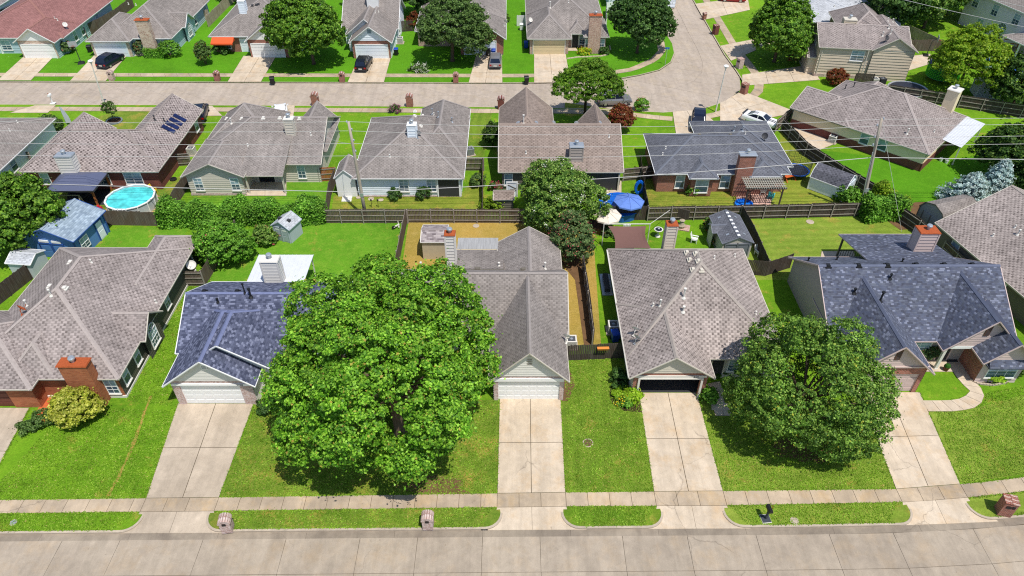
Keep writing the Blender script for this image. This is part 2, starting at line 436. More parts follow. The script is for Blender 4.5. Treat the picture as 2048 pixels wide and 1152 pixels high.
# ------------------------------------------------------------------ mesh and object helpers
class MB:
    def __init__(s):
        s.v, s.f, s.mi = [], [], []

    def poly(s, pts, m=0):
        i = len(s.v)
        s.v.extend([tuple(p) for p in pts])
        s.f.append(tuple(range(i, i + len(pts))))
        s.mi.append(m)

    def box(s, x0, x1, y0, y1, z0, z1, m=0, top=None):
        a = [(x0, y0, z0), (x1, y0, z0), (x1, y1, z0), (x0, y1, z0), (x0, y0, z1), (x1, y0, z1), (x1, y1, z1), (x0, y1, z1)]
        for k, q in enumerate(((3, 2, 1, 0), (4, 5, 6, 7), (0, 1, 5, 4), (1, 2, 6, 5), (2, 3, 7, 6), (3, 0, 4, 7))):
            s.poly([a[j] for j in q], top if (top is not None and k == 1) else m)

    def frustum(s, b, z0, t, z1, m=0):
        """b, t = (x0, x1, y0, y1) of the bottom and the top"""
        a = [(b[0], b[2], z0), (b[1], b[2], z0), (b[1], b[3], z0), (b[0], b[3], z0),
             (t[0], t[2], z1), (t[1], t[2], z1), (t[1], t[3], z1), (t[0], t[3], z1)]
        for q in ((3, 2, 1, 0), (4, 5, 6, 7), (0, 1, 5, 4), (1, 2, 6, 5), (2, 3, 7, 6), (3, 0, 4, 7)):
            s.poly([a[j] for j in q], m)

    def bar(s, p, q, w, h=None, m=0, up=(0, 0, 1)):
        """square bar from p to q"""
        p, q = Vector(p), Vector(q)
        h = w if h is None else h
        d = (q - p).normalized()
        u = Vector(up)
        if abs(d.dot(u)) > 0.98:
            u = Vector((1, 0, 0))
        a = d.cross(u).normalized() * (w / 2)
        b = a.cross(d).normalized() * (h / 2)
        c = [p - a - b, p + a - b, p + a + b, p - a + b, q - a - b, q + a - b, q + a + b, q - a + b]
        for k in ((3, 2, 1, 0), (4, 5, 6, 7), (0, 1, 5, 4), (1, 2, 6, 5), (2, 3, 7, 6), (3, 0, 4, 7)):
            s.poly([c[j] for j in k], m)

    def tube(s, pts, rad, n=8, m=0, cap=True):
        pts = [Vector(p) for p in pts]
        if not isinstance(rad, (list, tuple)):
            rad = [rad] * len(pts)
        base = len(s.v)
        ref = None
        for i, p in enumerate(pts):
            d = (pts[min(i + 1, len(pts) - 1)] - pts[max(i - 1, 0)]).normalized()
            if ref is None:
                ref = Vector((1, 0, 0)) if abs(d.x) < 0.9 else Vector((0, 1, 0))
            a = (ref - d * ref.dot(d)).normalized()
            ref = a
            b = d.cross(a)
            for k in range(n):
                t = 2 * math.pi * k / n
                s.v.append(tuple(p + (a * math.cos(t) + b * math.sin(t)) * rad[i]))
        for i in range(len(pts) - 1):
            for k in range(n):
                k2 = (k + 1) % n
                s.f.append((base + i * n + k, base + i * n + k2, base + (i + 1) * n + k2, base + (i + 1) * n + k))
                s.mi.append(m)
        if cap:
            s.f.append(tuple(base + k for k in range(n))[::-1])
            s.mi.append(m)
            e = base + (len(pts) - 1) * n
            s.f.append(tuple(e + k for k in range(n)))
            s.mi.append(m)

    def lathe(s, prof, n=16, m=0, c=(0, 0), cap=True):
        """prof = [(r, z), ...]"""
        base = len(s.v)
        for r, z in prof:
            for k in range(n):
                t = 2 * math.pi * k / n
                s.v.append((c[0] + r * math.cos(t), c[1] + r * math.sin(t), z))
        for i in range(len(prof) - 1):
            for k in range(n):
                k2 = (k + 1) % n
                s.f.append((base + i * n + k, base + i * n + k2, base + (i + 1) * n + k2, base + (i + 1) * n + k))
                s.mi.append(m)
        if cap:
            s.f.append(tuple(base + k for k in range(n))[::-1])
            s.mi.append(m)
            e = base + (len(prof) - 1) * n
            s.f.append(tuple(e + k for k in range(n)))
            s.mi.append(m)

    def prism(s, pts, z0, z1, m=0, mtop=None):
        """pts: plan outline, z0/z1: heights; counter-clockwise or not"""
        ar = sum(pts[i][0] * pts[(i + 1) % len(pts)][1] - pts[(i + 1) % len(pts)][0] * pts[i][1] for i in range(len(pts)))
        if ar < 0:
            pts = pts[::-1]
        n = len(pts)
        s.poly([(x, y, z1) for x, y in pts], m if mtop is None else mtop)
        for i in range(n):
            a, b = pts[i], pts[(i + 1) % n]
            s.poly([(a[0], a[1], z0), (b[0], b[1], z0), (b[0], b[1], z1), (a[0], a[1], z1)], m)

    def mesh(s, name, mats, smooth=False):
        me = bpy.data.meshes.new(name)
        me.from_pydata(s.v, [], s.f)
        if not isinstance(mats, (list, tuple)):
            mats = [mats]
        for m in mats:
            me.materials.append(m)
        if len(mats) > 1:
            me.polygons.foreach_set("material_index", s.mi)
        if smooth:
            me.polygons.foreach_set("use_smooth", [True] * len(s.f))
        uvs = []
        for f in s.f:
            P = [Vector(s.v[i]) for i in f]
            nr = Vector((0, 0, 0))
            for i in range(len(P)):
                a, b = P[i], P[(i + 1) % len(P)]
                nr.x += (a.y - b.y) * (a.z + b.z)
                nr.y += (a.z - b.z) * (a.x + b.x)
                nr.z += (a.x - b.x) * (a.y + b.y)
            if nr.length < 1e-12:
                nr = Vector((0, 0, 1))
            nr.normalize()
            if abs(nr.z) > 0.995:
                for p in P:
                    uvs.extend((p.x, p.y))
            else:
                e = Vector((-nr.y, nr.x, 0)).normalized()
                t = nr.cross(e)
                for p in P:
                    uvs.extend((p.dot(e), p.dot(t)))
        me.uv_layers.new(name="UVMap").data.foreach_set("uv", uvs)
        me.update()
        return me

    def obj(s, name, mats, parent=None, loc=None, rz=0.0, smooth=False, kind=None):
        return put(name, s.mesh(name, mats, smooth), parent, loc, rz, kind)


def put(name, me, parent=None, loc=None, rz=0.0, kind=None):
    o = bpy.data.objects.new(name, me)
    COL.objects.link(o)
    if parent is not None:
        o.parent = parent
    if loc is not None:
        o.location = loc
    if rz:
        o.rotation_euler = (0, 0, rz)
    if kind:
        o["kind"] = kind
    return o


def text_obj(name, cu):
    """lettering as a mesh of its own"""
    t = bpy.data.objects.new(name, cu)
    COL.objects.link(t)
    bpy.context.view_layer.update()
    me = bpy.data.meshes.new_from_object(t.evaluated_get(bpy.context.evaluated_depsgraph_get()))
    bpy.data.objects.remove(t)
    me.name = name
    return put(name, me)


LABELS = {}


def tag(o, label, cat, group=None):
    o["label"] = label
    o["category"] = cat
    if group:
        o["group"] = group
    LABELS.setdefault(label, []).append(o.name)
    return o


def thing(name, label, cat, loc=(0, 0, 0), rz=0.0, group=None):
    o = bpy.data.objects.new(name, None)
    o.empty_display_size = 0.3
    COL.objects.link(o)
    if len(loc) == 2:
        loc = (loc[0], loc[1], 0)
    o.location = loc
    o.rotation_euler = (0, 0, rz)
    return tag(o, label, cat, group)


def copy_tree(o, parent=None):
    c = o.copy()
    COL.objects.link(c)
    if parent is not None:
        c.parent = parent
    for ch in o.children:
        copy_tree(ch, c)
    return c


def structure(name, mb, mats, z=None):
    return mb.obj(name, mats, kind='structure')


def lerp(a, b, t):
    return tuple(a[i] + (b[i] - a[i]) * t for i in range(len(a)))


def interp(pts, x):
    if x <= pts[0][0]:
        a, b = pts[0], pts[1]
    elif x >= pts[-1][0]:
        a, b = pts[-2], pts[-1]
    else:
        for a, b in zip(pts, pts[1:]):
            if a[0] <= x <= b[0]:
                break
    return a[1] + (b[1] - a[1]) * (x - a[0]) / (b[0] - a[0])


def resample(pts, n):
    pts = [Vector((p[0], p[1])) for p in pts]
    L = [0]
    for a, b in zip(pts, pts[1:]):
        L.append(L[-1] + (b - a).length)
    out = []
    for i in range(n + 1):
        d = L[-1] * i / n
        k = max(j for j in range(len(L) - 1) if L[j] <= d + 1e-9)
        t = (d - L[k]) / max(1e-9, L[k + 1] - L[k])
        out.append(tuple(pts[k].lerp(pts[k + 1], min(1, t))))
    return out


def slab(parent, q, z, mat, gap=0.025, th=0.06, name="concrete_slab", zz=None):
    """one concrete slab: four plan corners, inset by half the joint; zz = corner heights"""
    c = (sum(p[0] for p in q) / len(q), sum(p[1] for p in q) / len(q))
    n = len(q)
    jz = random.uniform(-0.003, 0.003)
    top, ttop = [], []
    for i, p in enumerate(q):
        d = Vector((c[0] - p[0], c[1] - p[1]))
        a = Vector((q[(i + 1) % n][0] - p[0], q[(i + 1) % n][1] - p[1]))
        b = Vector((q[i - 1][0] - p[0], q[i - 1][1] - p[1]))
        if a.length < 1e-6 or b.length < 1e-6:
            k = d.normalized() * gap
        else:
            k = (a.normalized() + b.normalized()) * (gap / 2)
        h = z if zz is None else zz[i]
        top.append((p[0] + k.x, p[1] + k.y, h + jz))
    mb = MB()
    ar = sum(top[i][0] * top[(i + 1) % n][1] - top[(i + 1) % n][0] * top[i][1] for i in range(n))
    if ar < 0:
        top = top[::-1]
    mb.poly(top)
    for i in range(n):
        a, b = top[i], top[(i + 1) % n]
        mb.poly([(a[0], a[1], a[2] - th), (b[0], b[1], b[2] - th), b, a])
    return mb.obj(name, mat, parent)


def strip(name, A, B, nl, na, z, mat, bedz=None, gap=0.03, bed=JOINT, zA=None, zB=None):
    """slabs between two plan lines A and B: nl along, na across; returns the bed, parent of its slabs.
    zA / zB: heights of the two sides where they differ"""
    A, B = resample(A, nl), resample(B, nl)
    zA = z if zA is None else zA
    zB = z if zB is None else zB
    bd = -0.014
    mb = MB()
    for i in range(nl):
        q = [(*A[i], zA + bd), (*A[i + 1], zA + bd), (*B[i + 1], zB + bd), (*B[i], zB + bd)]
        mb.poly(q if (Vector(q[1]) - Vector(q[0])).cross(Vector(q[3]) - Vector(q[0])).z > 0 else q[::-1])
    root = structure(name, mb, bed)
    for i in range(nl):
        for j in range(na):
            t0, t1 = j / na, (j + 1) / na
            q = [lerp(A[i], B[i], t0), lerp(A[i + 1], B[i + 1], t0), lerp(A[i + 1], B[i + 1], t1), lerp(A[i], B[i], t1)]
            zz = [zA + (zB - zA) * t for t in (t0, t0, t1, t1)]
            slab(root, q, z, mat, gap, 0.05, zz=zz)
    return root


def kerb(pts, name="kerb", w=0.16, z0=-0.2, z1=0.025, mat=None):
    """kerb stone running along a plan line, on its right-hand side"""
    mb = MB()
    P = [Vector((p[0], p[1])) for p in pts]
    off = []
    for i, p in enumerate(P):
        d = (P[min(i + 1, len(P) - 1)] - P[max(i - 1, 0)]).normalized()
        off.append(p + Vector((d.y, -d.x)) * w)
    for i in range(len(P) - 1):
        a, b, c, d = P[i], P[i + 1], off[i + 1], off[i]
        mb.poly([(a.x, a.y, z1), (d.x, d.y, z1 - .01), (c.x, c.y, z1 - .01), (b.x, b.y, z1)])
        mb.poly([(d.x, d.y, z1 - .01), (d.x, d.y, z0), (c.x, c.y, z0), (c.x, c.y, z1 - .01)])
        mb.poly([(a.x, a.y, z0), (a.x, a.y, z1), (b.x, b.y, z1), (b.x, b.y, z0)])
    for k in (0, -1):
        a, d = P[k], off[k]
        mb.poly([(a.x, a.y, z0), (d.x, d.y, z0), (d.x, d.y, z1 - .01), (a.x, a.y, z1)])
    return structure(name, mb, mat or C_KERB)


def pad(name, pts, z, mat, z0=-0.2):
    mb = MB()
    mb.prism([tuple(p[:2]) for p in pts], z0, z)
    return structure(name, mb, mat)


def sheet(name, pts, z, mat):
    mb = MB()
    pts = [tuple(p[:2]) for p in pts]
    ar = sum(pts[i][0] * pts[(i + 1) % len(pts)][1] - pts[(i + 1) % len(pts)][0] * pts[i][1] for i in range(len(pts)))
    if ar < 0:
        pts = pts[::-1]
    mb.poly([(x, y, z) for x, y in pts])
    return structure(name, mb, mat)


def PX(*pts):
    return [G(*p) for p in pts]


# ------------------------------------------------------------------ ground, streets, kerbs, drives
sheet("ground", [(-900, -300), (900, -300), (900, 1400), (-900, 1400)], -0.24, GR["yard"])

KY = [(-150, 24.6), (-60, 25.8), (-34.8, 26.24), (-0.8, 26.58), (20, 26.75), (26.6, 26.88), (31, 27.12), (35.4, 27.5), (42, 28.5), (52, 30.8), (70, 36.5), (90, 44)]
SF = [(-150, 26.3), (-60, 27.45), (-35.6, 27.77), (-20.4, 27.97), (3.7, 28.33), (14.8, 28.4), (28.1, 28.68), (32.9, 29.1), (36.6, 29.55), (44, 30.9), (54, 33.4), (72, 39)]
SB = [(-150, 27.4), (-60, 28.55), (-36.2, 28.85), (-20.7, 29.06), (3.8, 29.47), (15.1, 29.59), (27.6, 29.75), (33.9, 30.31), (37.2, 30.75), (44, 31.9), (54, 34.4), (72, 40)]


def along(tab, x0, x1, n=6):
    xs = sorted(set([x0, x1] + [x0 + (x1 - x0) * i / n for i in range(1, n)] + [p[0] for p in tab if x0 < p[0] < x1]))
    return [(x, interp(tab, x)) for x in xs]


# south street: three lanes of concrete slabs, transverse joints at uneven steps
ST_Z = -0.13
st = MB()
up = along(KY, -150, 90, 30)
low = [(x, y - 9.6) for x, y in up]
for a, b, c, d in zip(up, up[1:], low[1:], low):
    st.poly([(*d, ST_Z - .04), (*c, ST_Z - .04), (*b, ST_Z - .04), (*a, ST_Z - .04)])
street = structure("street", st, JOINT)
cuts = [-150]
while cuts[-1] < 90:
    cuts.append(cuts[-1] + random.choice((3.9, 4.4, 4.7, 5.0, 5.6)))
for a, b in zip(cuts, cuts[1:]):
    for (o0, o1) in ((0.5, 3.05), (3.05, 6.3), (6.3, 9.6)):
        if abs(a) > 50 and o0 > 1:
            continue
        slab(street, [(a - o0 * .02, interp(KY, a) - o1), (b, interp(KY, b) - o1), (b, interp(KY, b) - o0), (a, interp(KY, a) - o0)], ST_Z, C_STREET, 0.028)
gx = -80
while gx < 75:
    g2 = gx + 6
    slab(street, [(gx, interp(KY, gx) - .52), (g2, interp(KY, g2) - .52), (g2, interp(KY, g2) + .05), (gx, interp(KY, gx) + .05)], ST_Z, C_GUT, 0.012, name="gutter_slab")
    gx = g2
# verge beyond the south street, out of frame
pad("lawn", [(-150, 0), (90, 0), (90, 34), *[(x, y - 9.8) for x, y in up[::-1]]], 0.0, GR["bright"])

# drives: (x at walk left, right, x at kerb left, right, lot end quad, rows, cols, material)
DRV = [
    (-44.4, -37.6, (-46, 37.3), (-38.55, 37.3), 2, 2, C_OLD),
    (-25.95, -20.8, (-26.85, 37.75), (-20.75, 37.75), 2, 2, C_OLD),
    (-1.05, 3.82, (-1.0, 38.3), (3.95, 38.3), 2, 2, C_DRIVE),
    (10.15, 15.1, (10.35, 38.9), (15.1, 38.9), 2, 2, C_DRIVE),
    (27.55, 32.35, (28.3, 38.95), (33.3, 38.95), 2, 2, C_DRIVE),
    (47.5, 53, (46, 41), (51, 41), 2, 2, C_DRIVE),
]
prev = -75.0
VG = {0: GR["bright"], 1: GR["bright"], 2: GR["patchy"], 3: GR["mown"], 4: GR["pale"], 5: GR["pale"], 6: GR["lime"]}
for k, (xa, xb, qa, qb, rows, cols, mat) in enumerate(DRV + [(75, 76, None, None, 0, 0, None)]):
    # verge between the previous drive and this one, with rounded kerb returns
    R = 1.1
    xl, xr = prev, xa
    bot = []
    yk = lambda x: interp(KY, x)
    if k > 0:
        for i in range(7):
            t = math.pi / 2 * i / 6
            bot.append((xl - .25 + R - R * math.cos(t), yk(xl + R) + .16 + R - R * math.sin(t)))
    bot += along(KY, xl + R + .3, xr - R - .3, 4)
    bot = [(x, y + (.16 if y == yk(x) else 0)) for x, y in bot]
    for i in range(7):
        t = math.pi / 2 * i / 6
        bot.append((xr + .25 - R + R * math.sin(t), yk(xr - R) + .16 + R - R * math.cos(t)))
    topl = [(x, y) for x, y in along(SF, xl - .2, xr + .2, 4)]
    pad("verge_grass", bot + topl[::-1], 0.0, VG[k])
    kerb(bot)
    if mat is None:
        break
    # apron: sloped slabs from the walk to the street
    for (t0, t1) in ((0, .5), (.5, 1)):
        x0, x1 = xa + (xb - xa) * t0, xa + (xb - xa) * t1
        f0 = 1.3 if t0 == 0 else 0
        f1 = 1.3 if t1 == 1 else 0
        q = [(x0 - f0, yk(x0) - .02)]
        q += [(x1 + f1, yk(x1) - .02)]
        if f1:
            q += [(x1 + .1, yk(x1) + 1.15)]
        q += [(x1, interp(SF, x1)), (x0, interp(SF, x0))]
        if f0:
            q += [(x0 - .1, yk(x0) + 1.15)]
        zz = [-0.105 if y < yk(x) + .5 else (0.012 if y > interp(SF, x) - .05 else -0.02) for x, y in q]
        slab(street, q, 0, mat, 0.02, 0.2, "apron_slab", zz)
    strip("driveway", [(xa, interp(SB, xa)), qa], [(xb, interp(SB, xb)), qb], rows, cols, 0.03, mat, gap=0.045)
    prev = xb

# near walk, slab by slab
wx = [-75]
edges = sorted([e for d in DRV for e in d[:2]])
while wx[-1] < 70:
    nx = wx[-1] + 1.55
    for e in edges:
        if wx[-1] + .4 < e < nx + .5:
            nx = e
            break
    wx.append(nx)
wb = MB()
for a, b in zip(wx, wx[1:]):
    wb.poly([(a, interp(SF, a), 0.0), (b, interp(SF, b), 0.0), (b, interp(SB, b), 0.0), (a, interp(SB, a), 0.0)])
walk = structure("pavement", wb, JOINT)
for a, b in zip(wx, wx[1:]):
    slab(walk, [(a, interp(SF, a)), (b, interp(SF, b)), (b, interp(SB, b)), (a, interp(SB, a))], 0.026, C_WALK, 0.03)

# far street
INNER = PX((-900, 163), (-300, 163), (0, 163), (500, 164.5), (1000, 166), (1130, 165), (1224, 160), (1280, 150), (1319, 140), (1343, 124), (1350, 106), (1346, 87), (1334, 68), (1310, 10), (1285, -45), (1250, -130))
OUTER = PX((-900, 208), (-300, 208), (0, 208), (500, 210), (950, 213), (1130, 216), (1249, 220), (1326, 224), (1399, 219), (1449, 202), (1481, 183), (1485, 162), (1471, 140), (1449, 110), (1424, 67), (1386, 0), (1350, -45), (1310, -130))
mb = MB()
nI = 60
IA, OA = resample(INNER, nI), resample(OUTER, nI)
for i in range(nI):
    mb.poly([(*OA[i], -.16), (*OA[i + 1], -.16), (*IA[i + 1], -.16), (*IA[i], -.16)])
far = structure("street", mb, JOINT)
for i in range(nI):
    for j in range(2):
        t0, t1 = j / 2, (j + 1) / 2
        slab(far, [lerp(OA[i], IA[i], t0), lerp(OA[i + 1], IA[i + 1], t0), lerp(OA[i + 1], IA[i + 1], t1), lerp(OA[i], IA[i], t1)], -0.13, C_FAR, 0.03)

# the middle block (both rows of houses) and the block beyond the far street
blockM = along(SB, -75, 70, 24) + [(95, 60), (150, 90), (170, 250)] + [OUTER[-1]] + OUTER[::-1][1:] + [(-75, OUTER[0][1])]
pad("lawn", [(-140, 27)] + blockM[:-1] + [(-160, 92.4)], 0.0, GR["bright"])
kerb(OUTER, "kerb")
blockN = INNER + [(60, 330), (-200, 330), (-200, INNER[0][1])]
pad("lawn", blockN, 0.0, GR["lime"])
kerb(INNER[::-1], "kerb")

# walks beside the far street
def walkway(name, px, w, n, mat=None, gap=0.03):
    P = [Vector(p) for p in (px if isinstance(px[0], Vector) else PX(*px))]
    A, B = [], []
    for i, p in enumerate(P):
        d = (P[min(i + 1, len(P) - 1)] - P[max(i - 1, 0)]).normalized()
        nrm = Vector((-d.y, d.x)) * (w / 2)
        A.append(tuple(p - nrm))
        B.append(tuple(p + nrm))
    return strip(name, A, B, n, 1, 0.035, mat or C_WALK, gap=gap)


walkway("pavement", [(-300, 149), (0, 149.5), (500, 150.5), (1000, 151.5), (1130, 151), (1206, 148), (1265, 139), (1308, 120), (1324, 102), (1321, 84), (1308, 68)], 1.25, 74)
walkway("pavement", [(-200, 219), (100, 218), (500, 219.5), (950, 222), (1130, 223), (1240, 226), (1300, 234), (1345, 238)], 1.25, 60)
walkway("pavement", [(1385, 238), (1440, 228), (1490, 207), (1517, 182), (1519, 160), (1504, 137), (1470, 95), (1440, 45), (1412, 0), (1395, -30)], 1.3, 34)

# drives of the far row and of the second row, joined to the far street
def drive(px, rows, cols, mat=C_DRIVE, z=0.045, name="driveway"):
    a, b, c, d = PX(*px)      # near left, near right, far right, far left
    return strip(name, [a, d], [b, c], rows, cols, z, mat, gap=0.05)


drive([(-5, 161), (62, 161), (112, 109), (52, 109)], 3, 2)
drive([(140, 162), (212, 162), (256, 109), (190, 109)], 3, 2)
drive([(455, 164), (522, 164), (553, 112), (487, 112)], 3, 2)
drive([(695, 165), (768, 165), (783, 111), (719, 111)], 3, 2)
drive([(937, 166), (1005, 166), (1004, 108), (953, 108)], 3, 2)
drive([(1068, 166), (1141, 165), (1131, 105), (1068, 105)], 3, 2)
drive([(20, 226), (70, 211), (112, 211), (96, 226)], 1, 2)
drive([(340, 232), (330, 212), (425, 212), (445, 232)], 1, 2)
drive([(520, 245), (560, 211), (590, 211), (585, 245)], 1, 2)
drive([(1352, 270), (1345, 224), (1402, 220), (1450, 262)], 2, 2)
drive([(1440, 256), (1440, 207), (1484, 182), (1595, 225)], 2, 2)
drive([(1484, 172), (1484, 150), (1620, 130), (1640, 160)], 3, 2)
drive([(1462, 122), (1440, 92), (1540, 72), (1560, 80)], 2, 2)
drive([(1408, 40), (1390, 8), (1495, -6), (1500, 20)], 2, 2)

# private paths and patios
walkway("path", [(1427, 819), (1462, 819)], 1.3, 2, C_DRIVE)
walkway("path", [(1437, 822), (1433, 775), (1427, 765)], 1.1, 3, C_DRIVE)
cw = [G(*p) for p in ((1850, 812), (1905, 812), (1935, 807), (1952, 795), (1955, 782), (1935, 765), (1925, 752), (1918, 742))]
walkway("path", [Vector(p) for p in cw], 1.15, 9, C_DRIVE)
for q, nl, na in (([(1830, 744), (1931, 744), (1920, 712), (1862, 712)], 1, 1),            # porch slab of the navy-roofed house
                  ([(487, 392), (573, 392), (573, 352), (490, 352)], 1, 2),
                  ([(866, 393), (924, 393), (922, 365), (866, 365)], 1, 1),
                  ([(1200, 388), (1243, 388), (1243, 362), (1200, 362)], 1, 1),
                  ([(1640, 300), (1670, 288), (1600, 250), (1566, 262)], 2, 1),
                  ([(1640, 520), (1710, 520), (1708, 503), (1643, 503)], 1, 2),
                  ([(1815, 142), (1870, 125), (1860, 108), (1825, 112)], 1, 1),
                  ([(1133, 102), (1156, 102), (1152, 96), (1131, 96)], 1, 1),
                  ([(265, 112), (290, 112), (300, 104), (268, 104)], 1, 1)):
    a, b, c, d = PX(*q)
    strip("patio", [a, d], [b, c], nl, na, 0.05, C_DRIVE)
a, b, c, d = PX((1468, 412), (1542, 412), (1545, 385), (1475, 385))
strip("patio", [a, d], [b, c], 4, 6, 0.05, concrete("pink_paver", rgb(206, 168, 152), rgb(186, 146, 130), 0.4), gap=0.07, bed=BROWN)
a, b, c, d = PX((56, 848), (92, 848), (125, 795), (92, 795))
strip("path", [a, d], [b, c], 3, 2, 0.05, TILE_OR, gap=0.02, bed=RUST)

# lawns of single yards, each its own turf
def yard(mat, *px):
    global YZ
    YZ += 0.0005
    return sheet("lawn", PX(*px), YZ, GR[mat])


YZ = 0.003
yard("straw", (800, 560), (818, 438), (1185, 440), (1190, 520), (1202, 690), (1128, 690), (1100, 560))
yard("yard", (395, 600), (470, 462), (655, 437), (816, 438), (795, 560))
yard("side", (1131, 984), (1122, 802), (1135, 724), (1250, 700), (1270, 795), (1281, 795), (1308, 983))
yard("patchy", (440, 995), (515, 800), (1000, 800), (996, 984))
yard("pale", (1446, 981), (1400, 800), (1740, 800), (1794, 978))
yard("pale", (1922, 966), (1852, 822), (1955, 815), (2300, 720), (2400, 900))
yard("bright", (-300, 1000), (-5, 990), (62, 840), (250, 790), (372, 560), (400, 560), (355, 812), (289, 999))
yard("olive", (1290, 432), (1290, 345), (1560, 320), (1560, 262), (1580, 262), (1715, 420), (1715, 432))
yard("pale", (1486, 440), (1785, 432), (1850, 480), (1880, 560), (1500, 560))
yard("lime", (1612, 284), (1640, 300), (1845, 325), (2050, 300), (1960, 400), (1830, 420), (1740, 400), (1700, 350))
yard("olive", (660, 440), (668, 390), (925, 385), (968, 330), (970, 440))
yard("yard", (380, 420), (390, 375), (665, 355), (655, 430))
yard("patchy", (60, 420), (60, 365), (320, 365), (385, 345), (325, 420))
yard("yard", (100, 500), (240, 455), (380, 455), (330, 520), (200, 515))
yard("patchy", (240, 220), (400, 218), (330, 280), (180, 290), (110, 260))
yard("olive", (1130, 205), (1248, 222), (1290, 232), (1240, 232), (1130, 232))
yard("side", (905, 330), (950, 222), (985, 222), (966, 330))
TR = resample(PX((302, 792), (282, 850), (262, 905), (240, 950), (215, 996)), 16)
sheet("worn_path", [(x + random.uniform(-.05, .08) + .06, y) for x, y in TR] + [(x - .1 - random.uniform(0, .12), y) for x, y in TR[::-1]], .02, GR["straw"])
sheet("flower_bed", PX((1218, 790), (1230, 740), (1250, 740), (1281, 795), (1286, 826), (1250, 822), (1226, 808)), 0.03, MULCH)
sheet("flower_bed", PX((1915, 745), (1945, 768), (2000, 770), (2030, 752), (2040, 725), (1920, 728)), 0.03, MULCH)
def blob(px, rx, ry, mat, z=.02, seed=1, name="bare_ground"):
    rd = random.Random(seed)
    x, y = G(*px)
    n = 40
    ph = [rd.uniform(0, 6.28) for _ in range(5)]
    P = []
    for i in range(n):
        t = 2 * math.pi * i / n
        k = 1 + .18 * math.sin(2 * t + ph[0]) + .13 * math.sin(3 * t + ph[1]) + .1 * math.sin(5 * t + ph[2]) + .08 * math.sin(9 * t + ph[3]) + rd.uniform(-.06, .06)
        P.append((x + rx * k * math.cos(t), y + ry * k * math.sin(t)))
    return sheet(name, P, z, mat)


blob((1620, 900), 2.4, 1.2, DIRT, seed=4)
blob((870, 975), 2.6, .9, DIRT, seed=5)
sheet("bare_ground", PX((1118, 520), (1150, 470), (1172, 560), (1186, 690), (1168, 690), (1150, 560)), 0.02, DIRT)
sheet("bare_ground", PX((1760, 432), (1830, 405), (1960, 400), (2060, 420), (1960, 450), (1800, 460)), 0.02, DIRT)
sheet("bare_ground", PX((1122, 802), (1136, 802), (1150, 770), (1140, 740), (1132, 740)), 0.02, DIRT)
# ------------------------------------------------------------------ houses
_mesh = {}


def cached(key, fn):
    if key not in _mesh:
        _mesh[key] = fn()
    return _mesh[key]


def window_meshes(w, h, grid, arch=False):
    def frame():
        m = MB()
        b, d = 0.075, 0.07
        m.box(-w / 2 - b, -w / 2, -d, 0, -b, h + b)
        m.box(w / 2, w / 2 + b, -d, 0, -b, h + b)
        m.box(-w / 2, w / 2, -d, 0, h, h + b)
        m.box(-w / 2, w / 2, -d, 0, -b, 0)
        nx = 1 if grid == 0 else grid
        m.box(-w / 2, w / 2, -d + .012, -.01, h / 2 - .025, h / 2 + .025)
        for i in range(1, nx):
            x = -w / 2 + w * i / nx
            m.box(x - .018, x + .018, -d + .02, -.012, 0, h)
        if grid >= 2:
            for z in (h * .25, h * .75):
                m.box(-w / 2, w / 2, -d + .022, -.014, z - .015, z + .015)
        if arch:
            n = 10
            for i in range(n):
                t0, t1 = math.pi * i / n, math.pi * (i + 1) / n
                m.bar((w / 2 * math.cos(t0), -.035, h + b + w * .45 * math.sin(t0)), (w / 2 * math.cos(t1), -.035, h + b + w * .45 * math.sin(t1)), .07, .07, up=(0, 1, 0))
            for t in (math.pi / 4, math.pi / 2, 3 * math.pi / 4):
                m.bar((0, -.03, h + b), (w / 2 * math.cos(t), -.03, h + b + w * .45 * math.sin(t)), .03, .03, up=(0, 1, 0))
        return m.mesh("window", WHITE)

    def pane(z0, z1, mat):
        m = MB()
        m.box(-w / 2, w / 2, -.03, -.004, z0, z1)
        return m.mesh("pane", mat)

    def archpane():
        m = MB()
        pts = [(w / 2 * math.cos(math.pi * i / 12), -.02, h + .075 + w * .45 * math.sin(math.pi * i / 12)) for i in range(13)]
        m.poly(pts[::-1])
        return m.mesh("pane", GLASS)

    def sill():
        m = MB()
        m.box(-w / 2 - .12, w / 2 + .12, -.12, 0, -.15, -.075)
        return m.mesh("sill", OFFW)

    k = (round(w, 2), round(h, 2), grid)
    return (cached(("wf", k, arch), frame), cached(("wpt", k), lambda: pane(h / 2, h, GLASSB)), cached(("wpb", k), lambda: pane(0, h / 2, GLASS)),
            cached(("ws", k), sill), cached(("wa", k), archpane) if arch else None)


ANG = {'s': 0.0, 'e': math.pi / 2, 'n': math.pi, 'w': -math.pi / 2}


